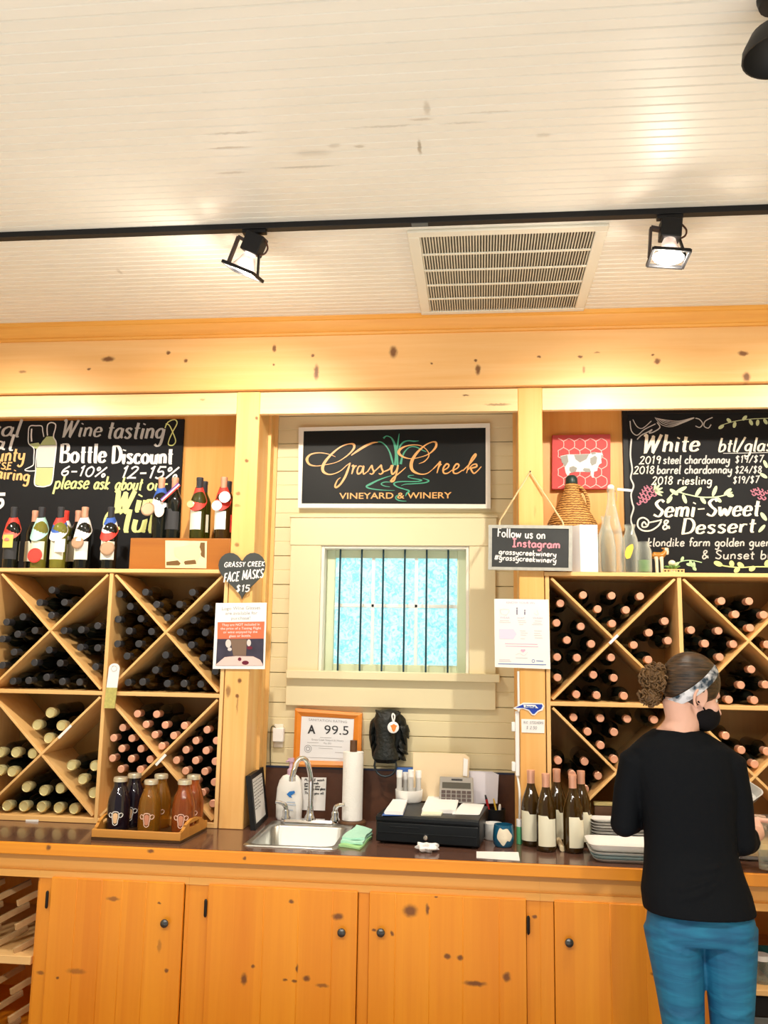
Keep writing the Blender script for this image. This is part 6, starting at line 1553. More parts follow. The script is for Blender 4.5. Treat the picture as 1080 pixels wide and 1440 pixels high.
# crumpled napkin, white card
c = onc(600, 1198)
mb = MB(); rr = random.Random(11); k_ = (onc(610,1195)-onc(600,1195)).length/10
mb.ball((c.x, c.y, CZ+0.018), 15.5*k_, 0.032, 0.0165, 22, 14)
for i in range(len(mb.v)):
    p = mb.v[i]; d = p-V((c.x, c.y, CZ+0.018))
    f_ = 1+0.16*math.sin(p.x*210+p.z*90)+0.14*math.sin(p.y*160-p.x*120+1)+0.10*math.sin(p.z*300+p.y*220)
    mb.v[i] = V((c.x, c.y, CZ+0.018))+V((d.x*f_, d.y*f_, d.z*f_)); mb.v[i].z = max(mb.v[i].z, CZ+0.0008)
tag(obj('crumpled_napkin', mb, M_white, None, base=(c.x, c.y, CZ), ang=25), 'crumpled white napkin in front of the cash drawer lock', 'napkin')
q = [onc(670,1207), onc(731,1211), onc(729,1199), onc(670,1198)]
c = sum(q, V((0,0,0)))/4
tag(obj('white_card', MB().prism([V((p.x, p.y, CZ+0.0008)) for p in q], (0, 0, 0.0015)), M_white, None, base=(c.x, c.y, CZ)), 'blank white card lying on the counter before the blue tumbler', 'card')
# pen cup with pens
c = onc(697, 1166); c = V((c.x, c.y, CZ+0.001)); k_ = (P(707, 1145, c.y)-P(697, 1145, c.y)).length/10; hz = lambda py: up(697, py, c)
t = thing('pen_cup', 'black pen cup behind the white mug and blue tumbler', 'pen holder', c)
obj('cup', MB().lathe([(0, CZ+0.001), (13*k_, CZ+0.001), (14*k_, hz(1137)), (13*k_, hz(1137)), (12*k_, CZ+0.01), (0, CZ+0.008)], (c.x, c.y, 0), (0,0,1), 20), M_black, t)
for (nm, lb, m_, x0, y0, x1, y1, r_) in (('pen', 'red pen with black tip leaning in the pen cup', mat('red_plastic', (0.50, 0.02, 0.03), 0.35), 690, 1150, 682.5, 1118, 0.006), ('pencil', 'yellow pencil in the pen cup', mat('yellow_pencil_paint', (0.82, 0.52, 0.06), 0.4), 700, 1150, 694, 1123, 0.0045), ('marker', 'white capped marker in the pen cup', M_white, 702, 1152, 703, 1131, 0.0065)):
    a = P(x0, y0, c.y); b_ = P(x1, y1, c.y-0.005); b2 = a+(b_-a)*0.82
    p_ = thing(nm, lb, nm, a)
    obj('barrel', MB().tube([a, b2], r_, 10), m_, p_); obj('tip', MB().tube([b2, b_], [r_, r_*0.6], 10), M_ink if nm == 'pen' else m_, p_)
# dark stapler-like gadget, green glue stick
c = onc(718, 1160); c = V((c.x+0.012, c.y+0.02, CZ+0.001))
t = thing('card_reader', 'black card reader standing beside the pen cup', 'card reader', c)
a = P(708, 1120, c.y); b_ = P(726, 1120, c.y)
mb = MB(); mb.hexa([(a.x, c.y-0.03, CZ+0.001), (b_.x, c.y-0.03, CZ+0.001), (b_.x, c.y+0.05, CZ+0.001), (a.x, c.y+0.05, CZ+0.001), (a.x+0.005, c.y, a.z), (b_.x-0.005, c.y, a.z), (b_.x-0.005, c.y+0.045, a.z), (a.x+0.005, c.y+0.045, a.z)])
obj('body', mb, M_black, t, 0.006); obj('button', MB().ball((a.x+0.018, c.y-0.006, a.z-0.012), 0.006, 0.004, 0.006, 10, 8), M_white, t)
c = V((P(730, 1170, 3.965).x, 3.965, CZ+0.001)); hz = lambda py: up(730, py, c)
t = thing('glue_stick', 'small green and white tube at the foot of the right post', 'tube', c)
obj('body', MB().lathe([(0, CZ+0.001), (0.0115, CZ+0.001), (0.0115, hz(1162)), (0, hz(1162))], (c.x, c.y, 0), (0,0,1), 14), mat('green_tube', (0.10, 0.40, 0.18), 0.4), t)
obj('cap', MB().lathe([(0.0118, hz(1162)), (0.0118, hz(1152)), (0, hz(1152))], (c.x, c.y, 0), (0,0,1), 14), M_white, t)
# white mug
c = onc(690, 1182); c = V((c.x+0.012, c.y+0.03, CZ+0.001)); k_ = (P(700, 1170, c.y)-P(690, 1170, c.y)).length/10; hz = lambda py: up(690, py, c)
t = thing('white_mug', 'white mug with handle half behind the blue tumbler', 'mug', c)
M_cer = mat('white_ceramic', (0.84, 0.83, 0.80), 0.3)
obj('mug', MB().lathe([(0, CZ+0.001), (12*k_, CZ+0.001), (13*k_, CZ+0.006), (13.5*k_, hz(1157)), (12.5*k_, hz(1157)), (12*k_, CZ+0.012), (0, CZ+0.01)], (c.x, c.y, 0), (0,0,1), 24), M_cer, t)
q = smooth([V((c.x-12.5*k_, c.y-0.006, hz(1162))), V((c.x-19*k_, c.y-0.014, hz(1163))), V((c.x-20*k_, c.y-0.016, hz(1172))), V((c.x-12.5*k_, c.y-0.006, hz(1178)))], 6)
obj('handle', MB().tube(q, 0.006, 10), M_cer, t)
# blue tumbler with a pale leaf shaped patch
c = onc(708, 1190); c = V((c.x, c.y, CZ+0.001)); k_ = (P(718, 1175, c.y)-P(708, 1175, c.y)).length/10; hz = lambda py: up(708, py, c)
t = thing('blue_tumbler', 'teal blue stemless tumbler with a cream patch on the counter', 'tumbler', c)
obj('tumbler', MB().lathe([(0, CZ+0.001), (11.5*k_, CZ+0.001), (14*k_, CZ+0.010), (15*k_, hz(1178)), (14.5*k_, hz(1168)), (13.2*k_, hz(1159)), (12.4*k_, hz(1159)), (13.6*k_, hz(1168)), (14*k_, hz(1178)), (12*k_, CZ+0.014), (0, CZ+0.012)], (c.x, c.y, 0), (0,0,1), 28), mat('teal_blue_glaze', (0.012, 0.10, 0.19), 0.2, coat=0.4), t)
q = [(700,1170),(703,1164),(707,1166),(713,1165),(717,1170),(720,1176),(717,1183),(713,1182),(708,1189),(703,1184),(699,1178)]
mb = MB(); qc = (708, 1176); qs = [(p.x, p.y) for p in smooth([V((a, b_, 0)) for a, b_ in q], 3, True)]
def tumb(px, py, f_):
    p = P(qc[0]+(px-qc[0])*f_, qc[1]+(py-qc[1])*f_, c.y-0.03); zz_ = p.z
    prof_ = [(CZ+0.001, 11.5), (CZ+0.010, 14), (hz(1178), 15), (hz(1168), 14.5), (hz(1159), 13.2)]; r_ = 13.2
    for k in range(4):
        if prof_[k][0] <= zz_ <= prof_[k+1][0]: r_ = prof_[k][1]+(prof_[k+1][1]-prof_[k][1])*(zz_-prof_[k][0])/(prof_[k+1][0]-prof_[k][0])
    r_ = r_*k_+0.0012; xx = max(-r_*0.98, min(r_*0.98, p.x-c.x))
    return V((c.x+xx, c.y-math.sqrt(r_*r_-xx*xx), zz_))
rings_ = [[tumb(px, py, f_) for px, py in qs] for f_ in (1.0, 0.8, 0.6, 0.4, 0.2, 0.02)]
mb.rings(rings_, False); obj('cream_patch', mb, mat('cream_glaze', (0.82, 0.74, 0.58), 0.4), t, recalc=False)

# ---- five chardonnay bottles, cork
for i, (bx_, by_, lb) in enumerate(((748, 1191, 'amber chardonnay bottle nearest the right post, leftmost of five'), (769.5, 1199, 'amber chardonnay bottle in front, second of five from the left'), (785, 1188, 'dark amber bottle at the back middle of the five bottles'), (808, 1201, 'amber bottle in front right of the group with label turned right'), (820, 1192, 'amber bottle at the back right of the group beside the plates'))):
    c = onc(bx_, by_); c.y += 0.036
    bottle(lb, 'wine bottle', (c.x, c.y, CZ+0.001), M_gamber, M_capcop, BURG, M_label, 'chardonnay bottles on the counter', labz=(0.022, 0.142), laba=2.0, face=-PI/2+(-0.35 if i == 0 else 0.5 if i in (3, 4) else 0.05), nseg=24, capz=0.225)
a, b_ = onc(785.5, 1189), onc(791, 1198)
tag(obj('cork', MB().tube([V((a.x, a.y, CZ+0.022)), V((b_.x, b_.y, CZ+0.0115))], [0.012, 0.0108], 14), mat('pale_cork', (0.80, 0.66, 0.42), 0.8, noise=0.2), None, base=(b_.x, b_.y, CZ)), 'pale cork lying between the front chardonnay bottles', 'cork')

# ---- stack of plates and trays
def traymesh(mb, x0, x1, y0, y1, z, h, flare, r, th=0.003):
    mb.rings([rrect(x0+flare, x1-flare, y0+flare, y1-flare, r, z), rrect(x0, x1, y0, y1, r, z+h), rrect(x0+th, x1-th, y0+th, y1-th, r, z+h), rrect(x0+flare+th, x1-flare-th, y0+flare+th, y1-flare-th, r, z+th)])
    return mb
c0 = onc(836, 1195)
ord_ = ['bottom', 'second', 'third', 'fourth', 'fifth', 'sixth', 'seventh', 'eighth', 'ninth', 'top']
xa, xb = P(833, 1170, c0.y).x, P(940, 1170, c0.y).x
for i in range(10):
    z = CZ+0.0015+0.0118*i
    t = traymesh(MB(), xa-0.002*(i % 3), xb, c0.y+0.004+0.002*(i % 2), c0.y+0.115, z, 0.0100, 0.012, 0.03)
    tag(obj('white_plate', t, M_cer, None, base=((xa+xb)/2, c0.y+0.06, z), ang=50), ('white rectangular plate, %s of the tall plate stack beside the bottles' if i in (0, 9) else 'white rectangular plate, %s from the bottom of the tall plate stack') % ord_[i], 'plate', 'stacked white plates')
c1 = onc(838, 1214); xa, xb = P(829, 1200, c1.y).x, P(930, 1200, c1.y).x
for i in range(4):
    z = CZ+0.0015+0.013*i; m_ = M_cer if i != 1 else mat('aqua_tray', (0.50, 0.72, 0.78), 0.3)
    t = traymesh(MB(), xa+0.018-0.006*i, xb, c1.y+0.005-0.002*i, c1.y+0.205, z, 0.026 if i == 3 else 0.0118, 0.02 if i == 3 else 0.012, 0.04)
    tag(obj('white_tray', t, m_, None, base=((xa+xb)/2, c1.y+0.12, z), ang=50), ('rounded white tray, %s of the low tray stack at the counter edge' if i in (0, 3) else 'rounded %s tray, %s from the bottom of the low tray stack') % ((('bottom' if i == 0 else 'top'),) if i in (0, 3) else (('aqua' if i == 1 else 'white'), ord_[i])), 'tray', 'rounded trays at the counter edge')
# brown box behind the plates
yb_ = YR+0.03
q0, q1 = P(836, 1128, yb_), P(906, 1128, yb_); zr_ = ZB0+0.001
t = thing('brown_box', 'dark brown wooden box with pale rim in the rack behind the plate stack', 'box', ((q0.x+q1.x)/2, yb_, CZ))
obj('box_body', MB().box(q0.x, q1.x, yb_, yb_+0.028, zr_, q0.z-0.014), mat('dark_brown_box', (0.10, 0.045, 0.02), 0.5, noise=0.3), t, 0.002)
obj('rim', MB().box(q0.x-0.003, q1.x+0.003, yb_-0.003, yb_+0.031, q0.z-0.014, q0.z), mat('olive_rim', (0.42, 0.34, 0.14), 0.5), t, 0.002)

# ---- wooden tray with six milk bottles
fl, fr_ = onc(128, 1181), onc(253, 1187); br, bl = onc(291, 1167), onc(163, 1160.5)
fl.z = fr_.z = br.z = bl.z = CZ+0.001
t = thing('serving_tray', 'wooden serving tray with cut out handles holding six milk bottles', 'tray', sum((fl, fr_, br, bl), V((0,0,0)))/4)
M_tray = pine('tray_wood', (0.62, 0.30, 0.06), (0.48, 0.19, 0.025), 'X', gscale=0.7)
def trp(u, v, z): q = (fl*(1-u)+fr_*u)*(1-v)+(bl*(1-u)+br*u)*v; return V((q.x, q.y, z))
z0_ = CZ+0.001
obj('tray_floor', MB().hexa([trp(0,0,z0_), trp(1,0,z0_), trp(1,1,z0_), trp(0,1,z0_), trp(0,0,z0_+0.010), trp(1,0,z0_+0.010), trp(1,1,z0_+0.010), trp(0,1,z0_+0.010)]), mat('dark_tray_liner', (0.06, 0.028, 0.01), 0.35), t)
for v0, v1 in ((0, 0.045), (0.955, 1)):
    obj('tray_side', MB().hexa([trp(0,v0,z0_+.0101), trp(1,v0,z0_+.0101), trp(1,v1,z0_+.0101), trp(0,v1,z0_+.0101), trp(0,v0,z0_+.042), trp(1,v0,z0_+.042), trp(1,v1,z0_+.042), trp(0,v1,z0_+.042)]), M_tray, t, 0.002)
for u0, u1 in ((0, 0.035), (0.965, 1)):
    # handle end: arched top with a slot, built as two cheeks and a bridge
    def endpc(vv):
        lo = [trp(u0, v, z) for v, z in vv]; mbx = MB(); mbx.prism(lo, trp(u1, 0, 0)-trp(u0, 0, 0)); return mbx
    arch = lambda v: z0_+.042+0.036*max(0.0, math.sin(PI*(v-.12)/.76) if .12 < v < .88 else 0)**0.6
    vs_ = [0.045+0.91*k/20 for k in range(21)]
    mbx = MB()
    for k in range(20):
        a, b2 = vs_[k], vs_[k+1]; sl = 0.32 < (a+b2)/2 < 0.68
        for (za_, zb_, on) in ((z0_+.0101, z0_+.044, True), (z0_+.044, z0_+.062, not sl), (z0_+.062, None, True)):
            if not on: continue
            ta = arch(a) if zb_ is None else min(zb_, arch(a)); tb = arch(b2) if zb_ is None else min(zb_, arch(b2))
            if ta <= za_ and tb <= za_: continue
            mbx.prism([trp(u0,a,za_), trp(u0,b2,za_), trp(u0,b2,max(tb,za_)), trp(u0,a,max(ta,za_))], trp(u1,0,0)-trp(u0,0,0))
    obj('tray_handle', mbx, M_tray, t)
JUG = [(0.0, 0.002), (0.030, 0.0), (0.0335, 0.006), (0.034, 0.02), (0.034, 0.095), (0.032, 0.115), (0.026, 0.140), (0.0205, 0.155), (0.0185, 0.165), (0.0185, 0.180)]
M_purple = mat('dark_berry_juice', (0.010, 0.006, 0.012), 0.06, coat=0.4)
M_amberj = mat('amber_cider', (0.50, 0.22, 0.02), 0.06, trans=0.7, coat=0.3)
M_roseg = mat('rose_amber_cider', (0.48, 0.12, 0.02), 0.06, trans=0.65, coat=0.3)
M_foilc = mat('silver_gold_lid', (0.72, 0.66, 0.50), 0.3, 0.6)
M_logo = mat('white_print', (0.85, 0.82, 0.78), 0.6); M_logop = mat('pink_print', (0.62, 0.26, 0.16), 0.6); M_logoc = mat('peach_cow_print', (0.85, 0.55, 0.30), 0.6)
for i, (px, pyb, pyt, m_, lb) in enumerate(((181, 1163, 1087, M_purple, 'dark berry juice bottle at the back left of the tray'), (220, 1164, 1088, M_amberj, 'amber cider bottle at the back middle of the tray'), (265, 1167, 1089, M_roseg, 'orange cider bottle at the back right of the tray'),
        (160, 1170, 1092, M_purple, 'dark berry juice bottle at the front left of the tray'), (204, 1172, 1096, M_amberj, 'amber cider bottle at the front middle of the tray'), (252, 1174, 1096, M_roseg, 'rose cider bottle at the front right of the tray'))):
    c = PZ(px, pyb, CZ+0.012); c.y = min(c.y+0.04, 3.968)
    h_ = up(px, pyt, c)-c.z; f_ = h_/0.192
    t = thing('milk_bottle', lb, 'bottle', V((c.x, c.y, CZ+0.0115)), 'cow bottles on the serving tray')
    zb_ = CZ+0.0115; rs = 1.42
    obj('glass_body', MB().lathe([(r_*rs, zb_+z_*f_) for r_, z_ in JUG]+[(0.0, zb_+0.180*f_)], (c.x, c.y, 0), (0,0,1), 26), m_, t)
    obj('lid', MB().lathe([(0.021*rs, zb_+0.176*f_), (0.0215*rs, zb_+0.186*f_), (0.020*rs, zb_+0.192*f_), (0.0, zb_+0.192*f_)], (c.x, c.y, 0), (0,0,1), 22), M_foilc, t)
    # cow head print, bent round the bottle
    R_ = 0.034*rs+0.0008; kz = 0.0042
    def wrap(pts, dr=0.0): return [V((c.x+(R_+dr)*math.sin(a*kz/R_+0.12), c.y-(R_+dr)*math.cos(a*kz/R_+0.12), zb_+0.052*f_+b_*kz)) for a, b_ in pts]
    face = [(-3,5),(0,6),(3,5),(3.4,1),(2.6,-3),(2.2,-6),(0,-7.4),(-2.2,-6),(-2.6,-3),(-3.4,1)]
    mb = MB()
    mb.ribbon(wrap(smooth([V((a,b_,0)) for a,b_ in face], 3, True) and [(p.x,p.y) for p in smooth([V((a,b_,0)) for a,b_ in face], 3, True)]+[(-3,5)]), 0.0034)
    for sg in (-1, 1): mb.ribbon(wrap([(p.x, p.y) for p in smooth([V((sg*3.2,3.2,0)), V((sg*5.5,4.6,0)), V((sg*7.6,3.2,0)), V((sg*6.6,0.8,0)), V((sg*4.4,0.4,0)), V((sg*3.2,2,0))], 3)]), 0.0030)
    obj('cow_print', mb, M_logo if i % 3 == 0 else mat('pale_pink_print', (0.80, 0.55, 0.45), 0.6), t, recalc=False)
    mb = MB(); pts = wrap([(a*0.75, b_*0.8) for a, b_ in face], 0.0004); mb.add(pts, [tuple(range(len(pts)))])
    obj('cow_face', mb, (M_logoc if i % 3 == 0 else M_logop), t, recalc=False)

# ---- right end: leaning glass dish, drink glass, metal pan
DR = Matrix.Rotation(math.radians(35), 3, 'X') @ Matrix.Rotation(math.radians(40), 3, 'Z')
DC = P(1077, 1115, 3.70)-DR @ V((0.12, -0.09, 0.03))
mb = traymesh(MB(), -0.12, 0.12, -0.09, 0.09, 0.0, 0.035, 0.012, 0.025, 0.004)
mb.v = [DC+DR @ p for p in mb.v]
t = thing('glass_dish', 'milky clear dish held tilted in front of the person, right of the elbow', 'dish', DC)
obj('dish', mb, mat('milky_glass_dish', (0.62, 0.62, 0.60), 0.15, trans=0.3), t, ang=50)
gx = P(1076, 1165, 3.66).x
t = thing('drinking_glass', 'tall clear drinking glass held by the person at the right edge', 'glass', (gx, 3.66, CZ))
obj('glass', MB().lathe([(0, CZ+0.008), (0.028, CZ+0.008), (0.036, CZ+0.20), (0.0335, CZ+0.20), (0.026, CZ+0.018), (0, CZ+0.016)], (gx, 3.66, 0), (0,0,1), 26), M_clear, t)
c = onc(1055, 1212); a0 = P(1060, 1200, 3.66).x-0.05
t = thing('metal_pan', 'shallow shiny metal pan on the counter at the right edge', 'pan', V((c.x+0.1, c.y+0.13, CZ)))
obj('pan', traymesh(MB(), a0, a0+0.42, c.y+0.004, c.y+0.28, CZ+0.001, 0.02, 0.012, 0.02, 0.002), M_steel, t, ang=50)

# ================================================================== THE PERSON AT THE COUNTER
YB2 = 3.20
def W(px, py, dy=0.0): q = P(px, py, YB2); return V((q.x, YB2+dy, q.z))
def remesh(o, vox, it=6, fac=0.5):
    r_ = o.modifiers.new('remesh', 'REMESH'); r_.mode = 'VOXEL'; r_.voxel_size = vox; r_.use_smooth_shade = True
    s_ = o.modifiers.new('smooth', 'SMOOTH'); s_.factor = fac; s_.iterations = it
    return o
M_skin = mat('fair_skin', (0.74, 0.43, 0.33), 0.5, noise=0.06, nscale=30)
M_shirt = mat('black_jersey', (0.0045, 0.0055, 0.0075), 0.8, bump=0.25, nscale=18, spec=0.12)
m, N, L, b = newmat('teal_blue_denim')
tc = N.new('ShaderNodeTexCoord'); nz = N.new('ShaderNodeTexNoise'); nz.inputs['Scale'].default_value = 9; nz.inputs['Detail'].default_value = 3; nz.inputs['Distortion'].default_value = 0.5
mp = N.new('ShaderNodeMapping'); mp.inputs['Scale'].default_value = (0.7, 0.7, 3.2); L.new(tc.outputs['Object'], mp.inputs['Vector']); L.new(mp.outputs[0], nz.inputs['Vector'])
cr = N.new('ShaderNodeValToRGB'); cr.color_ramp.elements[0].color = (0.002, 0.085, 0.20, 1); cr.color_ramp.elements[0].position = 0.35; cr.color_ramp.elements[1].color = (0.008, 0.18, 0.33, 1); cr.color_ramp.elements[1].position = 0.72
L.new(nz.outputs['Fac'], cr.inputs['Fac']); L.new(cr.outputs['Color'], b.inputs['Base Color'])
bp = N.new('ShaderNodeBump'); bp.inputs['Strength'].default_value = 0.5; bp.inputs['Distance'].default_value = 0.012; L.new(nz.outputs['Fac'], bp.inputs['Height']); L.new(bp.outputs['Normal'], b.inputs['Normal']); b.inputs['Roughness'].default_value = 0.7
M_jean = m
M_hair, N, L, b = newmat('dark_brown_hair')
tc = N.new('ShaderNodeTexCoord'); mp = N.new('ShaderNodeMapping'); mp.inputs['Scale'].default_value = (5, 30, 90); mp.inputs['Rotation'].default_value = (0, 0.45, 0)
nz = N.new('ShaderNodeTexNoise'); nz.inputs['Scale'].default_value = 1.6; nz.inputs['Detail'].default_value = 5; L.new(tc.outputs['Object'], mp.inputs['Vector']); L.new(mp.outputs[0], nz.inputs['Vector'])
cr = N.new('ShaderNodeValToRGB'); cr.color_ramp.elements[0].color = (0.010, 0.005, 0.002, 1); cr.color_ramp.elements[0].position = 0.38; cr.color_ramp.elements[1].color = (0.085, 0.040, 0.013, 1); cr.color_ramp.elements[1].position = 0.70
L.new(nz.outputs['Fac'], cr.inputs['Fac']); L.new(cr.outputs['Color'], b.inputs['Base Color']); bp = N.new('ShaderNodeBump'); bp.inputs['Strength'].default_value = 0.7; bp.inputs['Distance'].default_value = 0.004
L.new(nz.outputs['Fac'], bp.inputs['Height']); L.new(bp.outputs['Normal'], b.inputs['Normal']); b.inputs['Roughness'].default_value = 0.42
M_hairc = mat('light_brown_curls', (0.16, 0.085, 0.032), 0.5, noise=0.5, nscale=30)

pc_ = W(975, 1200)
per = thing('person', 'person in black top and blue jeans facing the right wine rack, masked, hair in bun', 'person', V((pc_.x, YB2, 0)))
Az, Pt = math.radians(13), math.radians(20)
F = V((math.cos(Pt)*math.cos(Az), math.cos(Pt)*math.sin(Az), -math.sin(Pt))); Lh = V((-math.sin(Az), math.cos(Az), 0)); Uh = F.cross(Lh)
Hc = W(975, 972, 0.015)
HR = Matrix((F, Lh, Uh)).transposed()
HS = 1.06
def H(f, l, u): return Hc+(F*f+Lh*l+Uh*u)*HS
# arms: joints
shL, elL, wrL = W(887, 1066, 0.0), W(880, 1160, 0.035), V((0.625, 3.49, 1.150))
shR, elR = W(1032, 1070, 0.0), W(1047, 1186, 0.03)
gl = V((P(1076, 1165, 3.66).x, 3.66, CZ))
wrR = V((gl.x-0.075, 3.50, 1.075))
def row(py, xl, xr, ry, dy=0.0, sh=0.0):
    a, c = W(xl, py), W(xr, py); return ((a.x+c.x)/2, YB2+dy, a.z, (c.x-a.x)/2-sh, ry-sh)
T_rows = [(1034,905,1004,.070,.01),(1050,886,1030,.085,.0),(1075,886,1034,.098,.0),(1110,896,1036,.108,.005),(1150,905,1034,.105,.01),(1190,907,1036,.102,.01),(1220,905,1044,.112,.0),(1250,901,1055,.128,-.006),(1276,904,1061,.138,-.010)]
body = MB()
body.loft([row(r[0], r[1], r[2], r[3], r[4], 0.012) for r in T_rows][::-1], 24, 2.3)
body.tube([W(953, 1048, 0.004), W(955, 1028, 0.004), W(961, 1012, 0.004), H(-0.028, 0, -0.06), H(-0.012, 0, -0.02)], [0.062, 0.062, 0.058, 0.057, 0.056], 20)
body.ball(W(953, 1032, 0.008), 0.080, 0.050, 0.030, 20, 12)
body.ball(H(-0.010, 0, 0.022), 0.0975, 0.0784, 0.0912, 24, 16, HR)
body.ball(H(0.030, 0, -0.035), 0.0615, 0.0615, 0.0763, 20, 14, HR)
body.ball(H(0.050, 0, -0.085), 0.034, 0.038, 0.028, 16, 12, HR)
body.ball(H(0.068, 0, 0.012), 0.022, 0.045, 0.012, 14, 10, HR)
body.tube([H(0.084, 0, 0.0), H(0.095, 0, -0.02), H(0.107, 0, -0.038), H(0.096, 0, -0.047)], [0.007, 0.009, 0.012, 0.009], 10)
body.ball(H(0.088, 0, -0.070), 0.008, 0.022, 0.007, 12, 8, HR); body.ball(H(0.086, 0, -0.080), 0.008, 0.019, 0.007, 12, 8, HR)
for sg in (-1, 1):
    body.ball(H(0.062, sg*0.042, -0.03), 0.02, 0.018, 0.02, 12, 8, HR)
    e_ = [H(-0.006+0.022*math.cos(a), sg*(0.080+0.007*math.cos(a+2.6)), -0.020+0.035*math.sin(a)) for a in [PI*k/8-0.9 for k in range(0, 15)]]
    body.tube(e_, 0.0062, 8); body.ball(H(-0.002, sg*0.073, -0.020), 0.017, 0.006, 0.026, 12, 8, HR)
# arms
body.tube([shL+V((0.03,0.005,-0.035)), (shL+elL)/2, elL, (elL*2+wrL)/3, wrL], [0.036, 0.036, 0.034, 0.036, 0.026], 14)
body.tube([shR+V((-0.03,0.005,-0.035)), (shR+elR)/2, elR, (elR*2+wrR)/3, wrR], [0.036, 0.036, 0.034, 0.036, 0.026], 14)
# right hand round the tall glass: palm left of it, fingers behind, thumb in front
gr = 0.036
pal = V((gl.x-gr-0.018, gl.y-0.03, wrR.z+0.0))
body.tube([wrR, (wrR+pal)/2+V((0, 0, 0.002)), pal+V((0, 0.02, 0))], [0.025, 0.030, 0.024], 14, flat=1.25)
for i in range(4):
    z = pal.z+0.032-0.021*i; ln_ = (1.0, 1.1, 1.02, 0.82)[i]; pts = []
    for k in range(6):
        a = PI-(PI*0.62*ln_)*k/5
        pts.append(V((gl.x+(gr+0.011)*math.cos(a), gl.y+(gr+0.011)*math.sin(a), z-0.002*k)))
    body.tube(smooth([pal+V((0.0, 0.012, z-pal.z))]+pts, 3), 0.0085-0.0006*(i == 3), 8)
pts = [pal+V((0.0, -0.018, 0.012))]+[V((gl.x+(gr+0.011)*math.cos(a), gl.y+(gr+0.011)*math.sin(a), pal.z+0.026)) for a in (PI*1.18, PI*1.36, PI*1.52)]
body.tube(smooth(pts, 4), 0.0100, 8)
# left hand holding the dish by its left corner: fingers below, thumb on the rim
dl = DC+DR @ V((-0.12, 0.09, 0.0)); dx_ = (DR @ V((0.8, -0.6, 0))).normalized(); du_ = DR @ V((0, 0, 1)); dw_ = dx_.cross(du_)
pl_ = dl-dx_*0.030-du_*0.020
body.tube([wrL, (wrL+pl_)/2, pl_+dx_*0.012], [0.025, 0.029, 0.026], 14, flat=1.1)
for i in range(4):
    o_ = dw_*(0.030-0.020*i); l_ = (0.066, 0.078, 0.074, 0.058)[i]
    body.tube(smooth([pl_+o_, pl_+o_+dx_*l_*0.45-du_*0.004, dl+o_*1.05+dx_*l_*0.55-du_*0.013, dl+o_*1.05+dx_*l_*0.95-du_*0.010], 4), 0.0085, 8)
body.tube(smooth([pl_+dw_*0.020, pl_+dw_*0.030+du_*0.045, dl+dw_*0.024+du_*0.048+dx_*0.012, dl+dw_*0.016+du_*0.042+dx_*0.034], 4), 0.010, 8)
# legs and feet
LEG = {-1: [W(945,1300,-.0), W(950,1340,-.0), W(956,1390,0.0), W(961,1440,0.0)], 1: [W(1024,1300,0), W(1026,1340,0), W(1028,1390,0), W(1029,1440,0)]}
LR = [0.094, 0.087, 0.077, 0.068]
for sg in (-1, 1):
    q = LEG[sg]; an = V((q[-1].x+0.004*sg, YB2-0.02, 0.09)); kn_ = q[-1]+V((0, 0, -0.06)); cf = V((an.x, YB2-0.025, 0.34))
    body.tube(q+[kn_, cf, an, V((an.x, an.y, 0.045))], [r_-0.010 for r_ in LR]+[0.046, 0.046, 0.032, 0.034], 14)
    body.tube([V((an.x, an.y-0.05, 0.034)), V((an.x, an.y+0.06, 0.034)), V((an.x+0.01*sg, an.y+0.17, 0.026))], [0.030, 0.036, 0.026], 12)
o = obj('body', body, M_skin, per, recalc=False); remesh(o, 0.0045, 5)
# clothes
sm = MB()
rows = [row(*r[:5]) for r in T_rows]
rows = [row(1025.5, 918, 987, .066, .006)]+rows
hem = rows[-1]
sm.loft(rows[::-1], 28, 2.3)
sm.tube([shL+V((0.10,0,0.012)), shL+V((0.05,0,0.008)), shL+V((0.012,0,-0.012)), (shL+elL)/2, elL], [0.045, 0.056, 0.054, 0.047, 0.046], 16)
sm.tube([shR+V((-0.10,0,0.012)), shR+V((-0.05,0,0.008)), shR+V((-0.012,0,-0.012)), (shR+elR)/2, elR], [0.045, 0.056, 0.054, 0.049, 0.046], 16)
for e_, w_, s_ in ((elL, wrL, shL), (elR, wrR, shR)):
    d = (w_-e_).normalized(); sm.ball(e_, 0.047, 0.049, 0.047, 16, 12)
    sm.tube([e_, e_+d*0.05, e_+d*0.075], [0.047, 0.047, 0.044], 16)
    for k in range(3):     # gathered cuff
        c = e_+d*(0.045+0.013*k); x = d.orthogonal().normalized(); y = d.cross(x)
        sm.tube([c+(x*math.cos(a)+y*math.sin(a))*(0.042+0.002*math.sin(5*a+k)) for a in [2*PI*j/20 for j in range(21)]], 0.0075, 6)
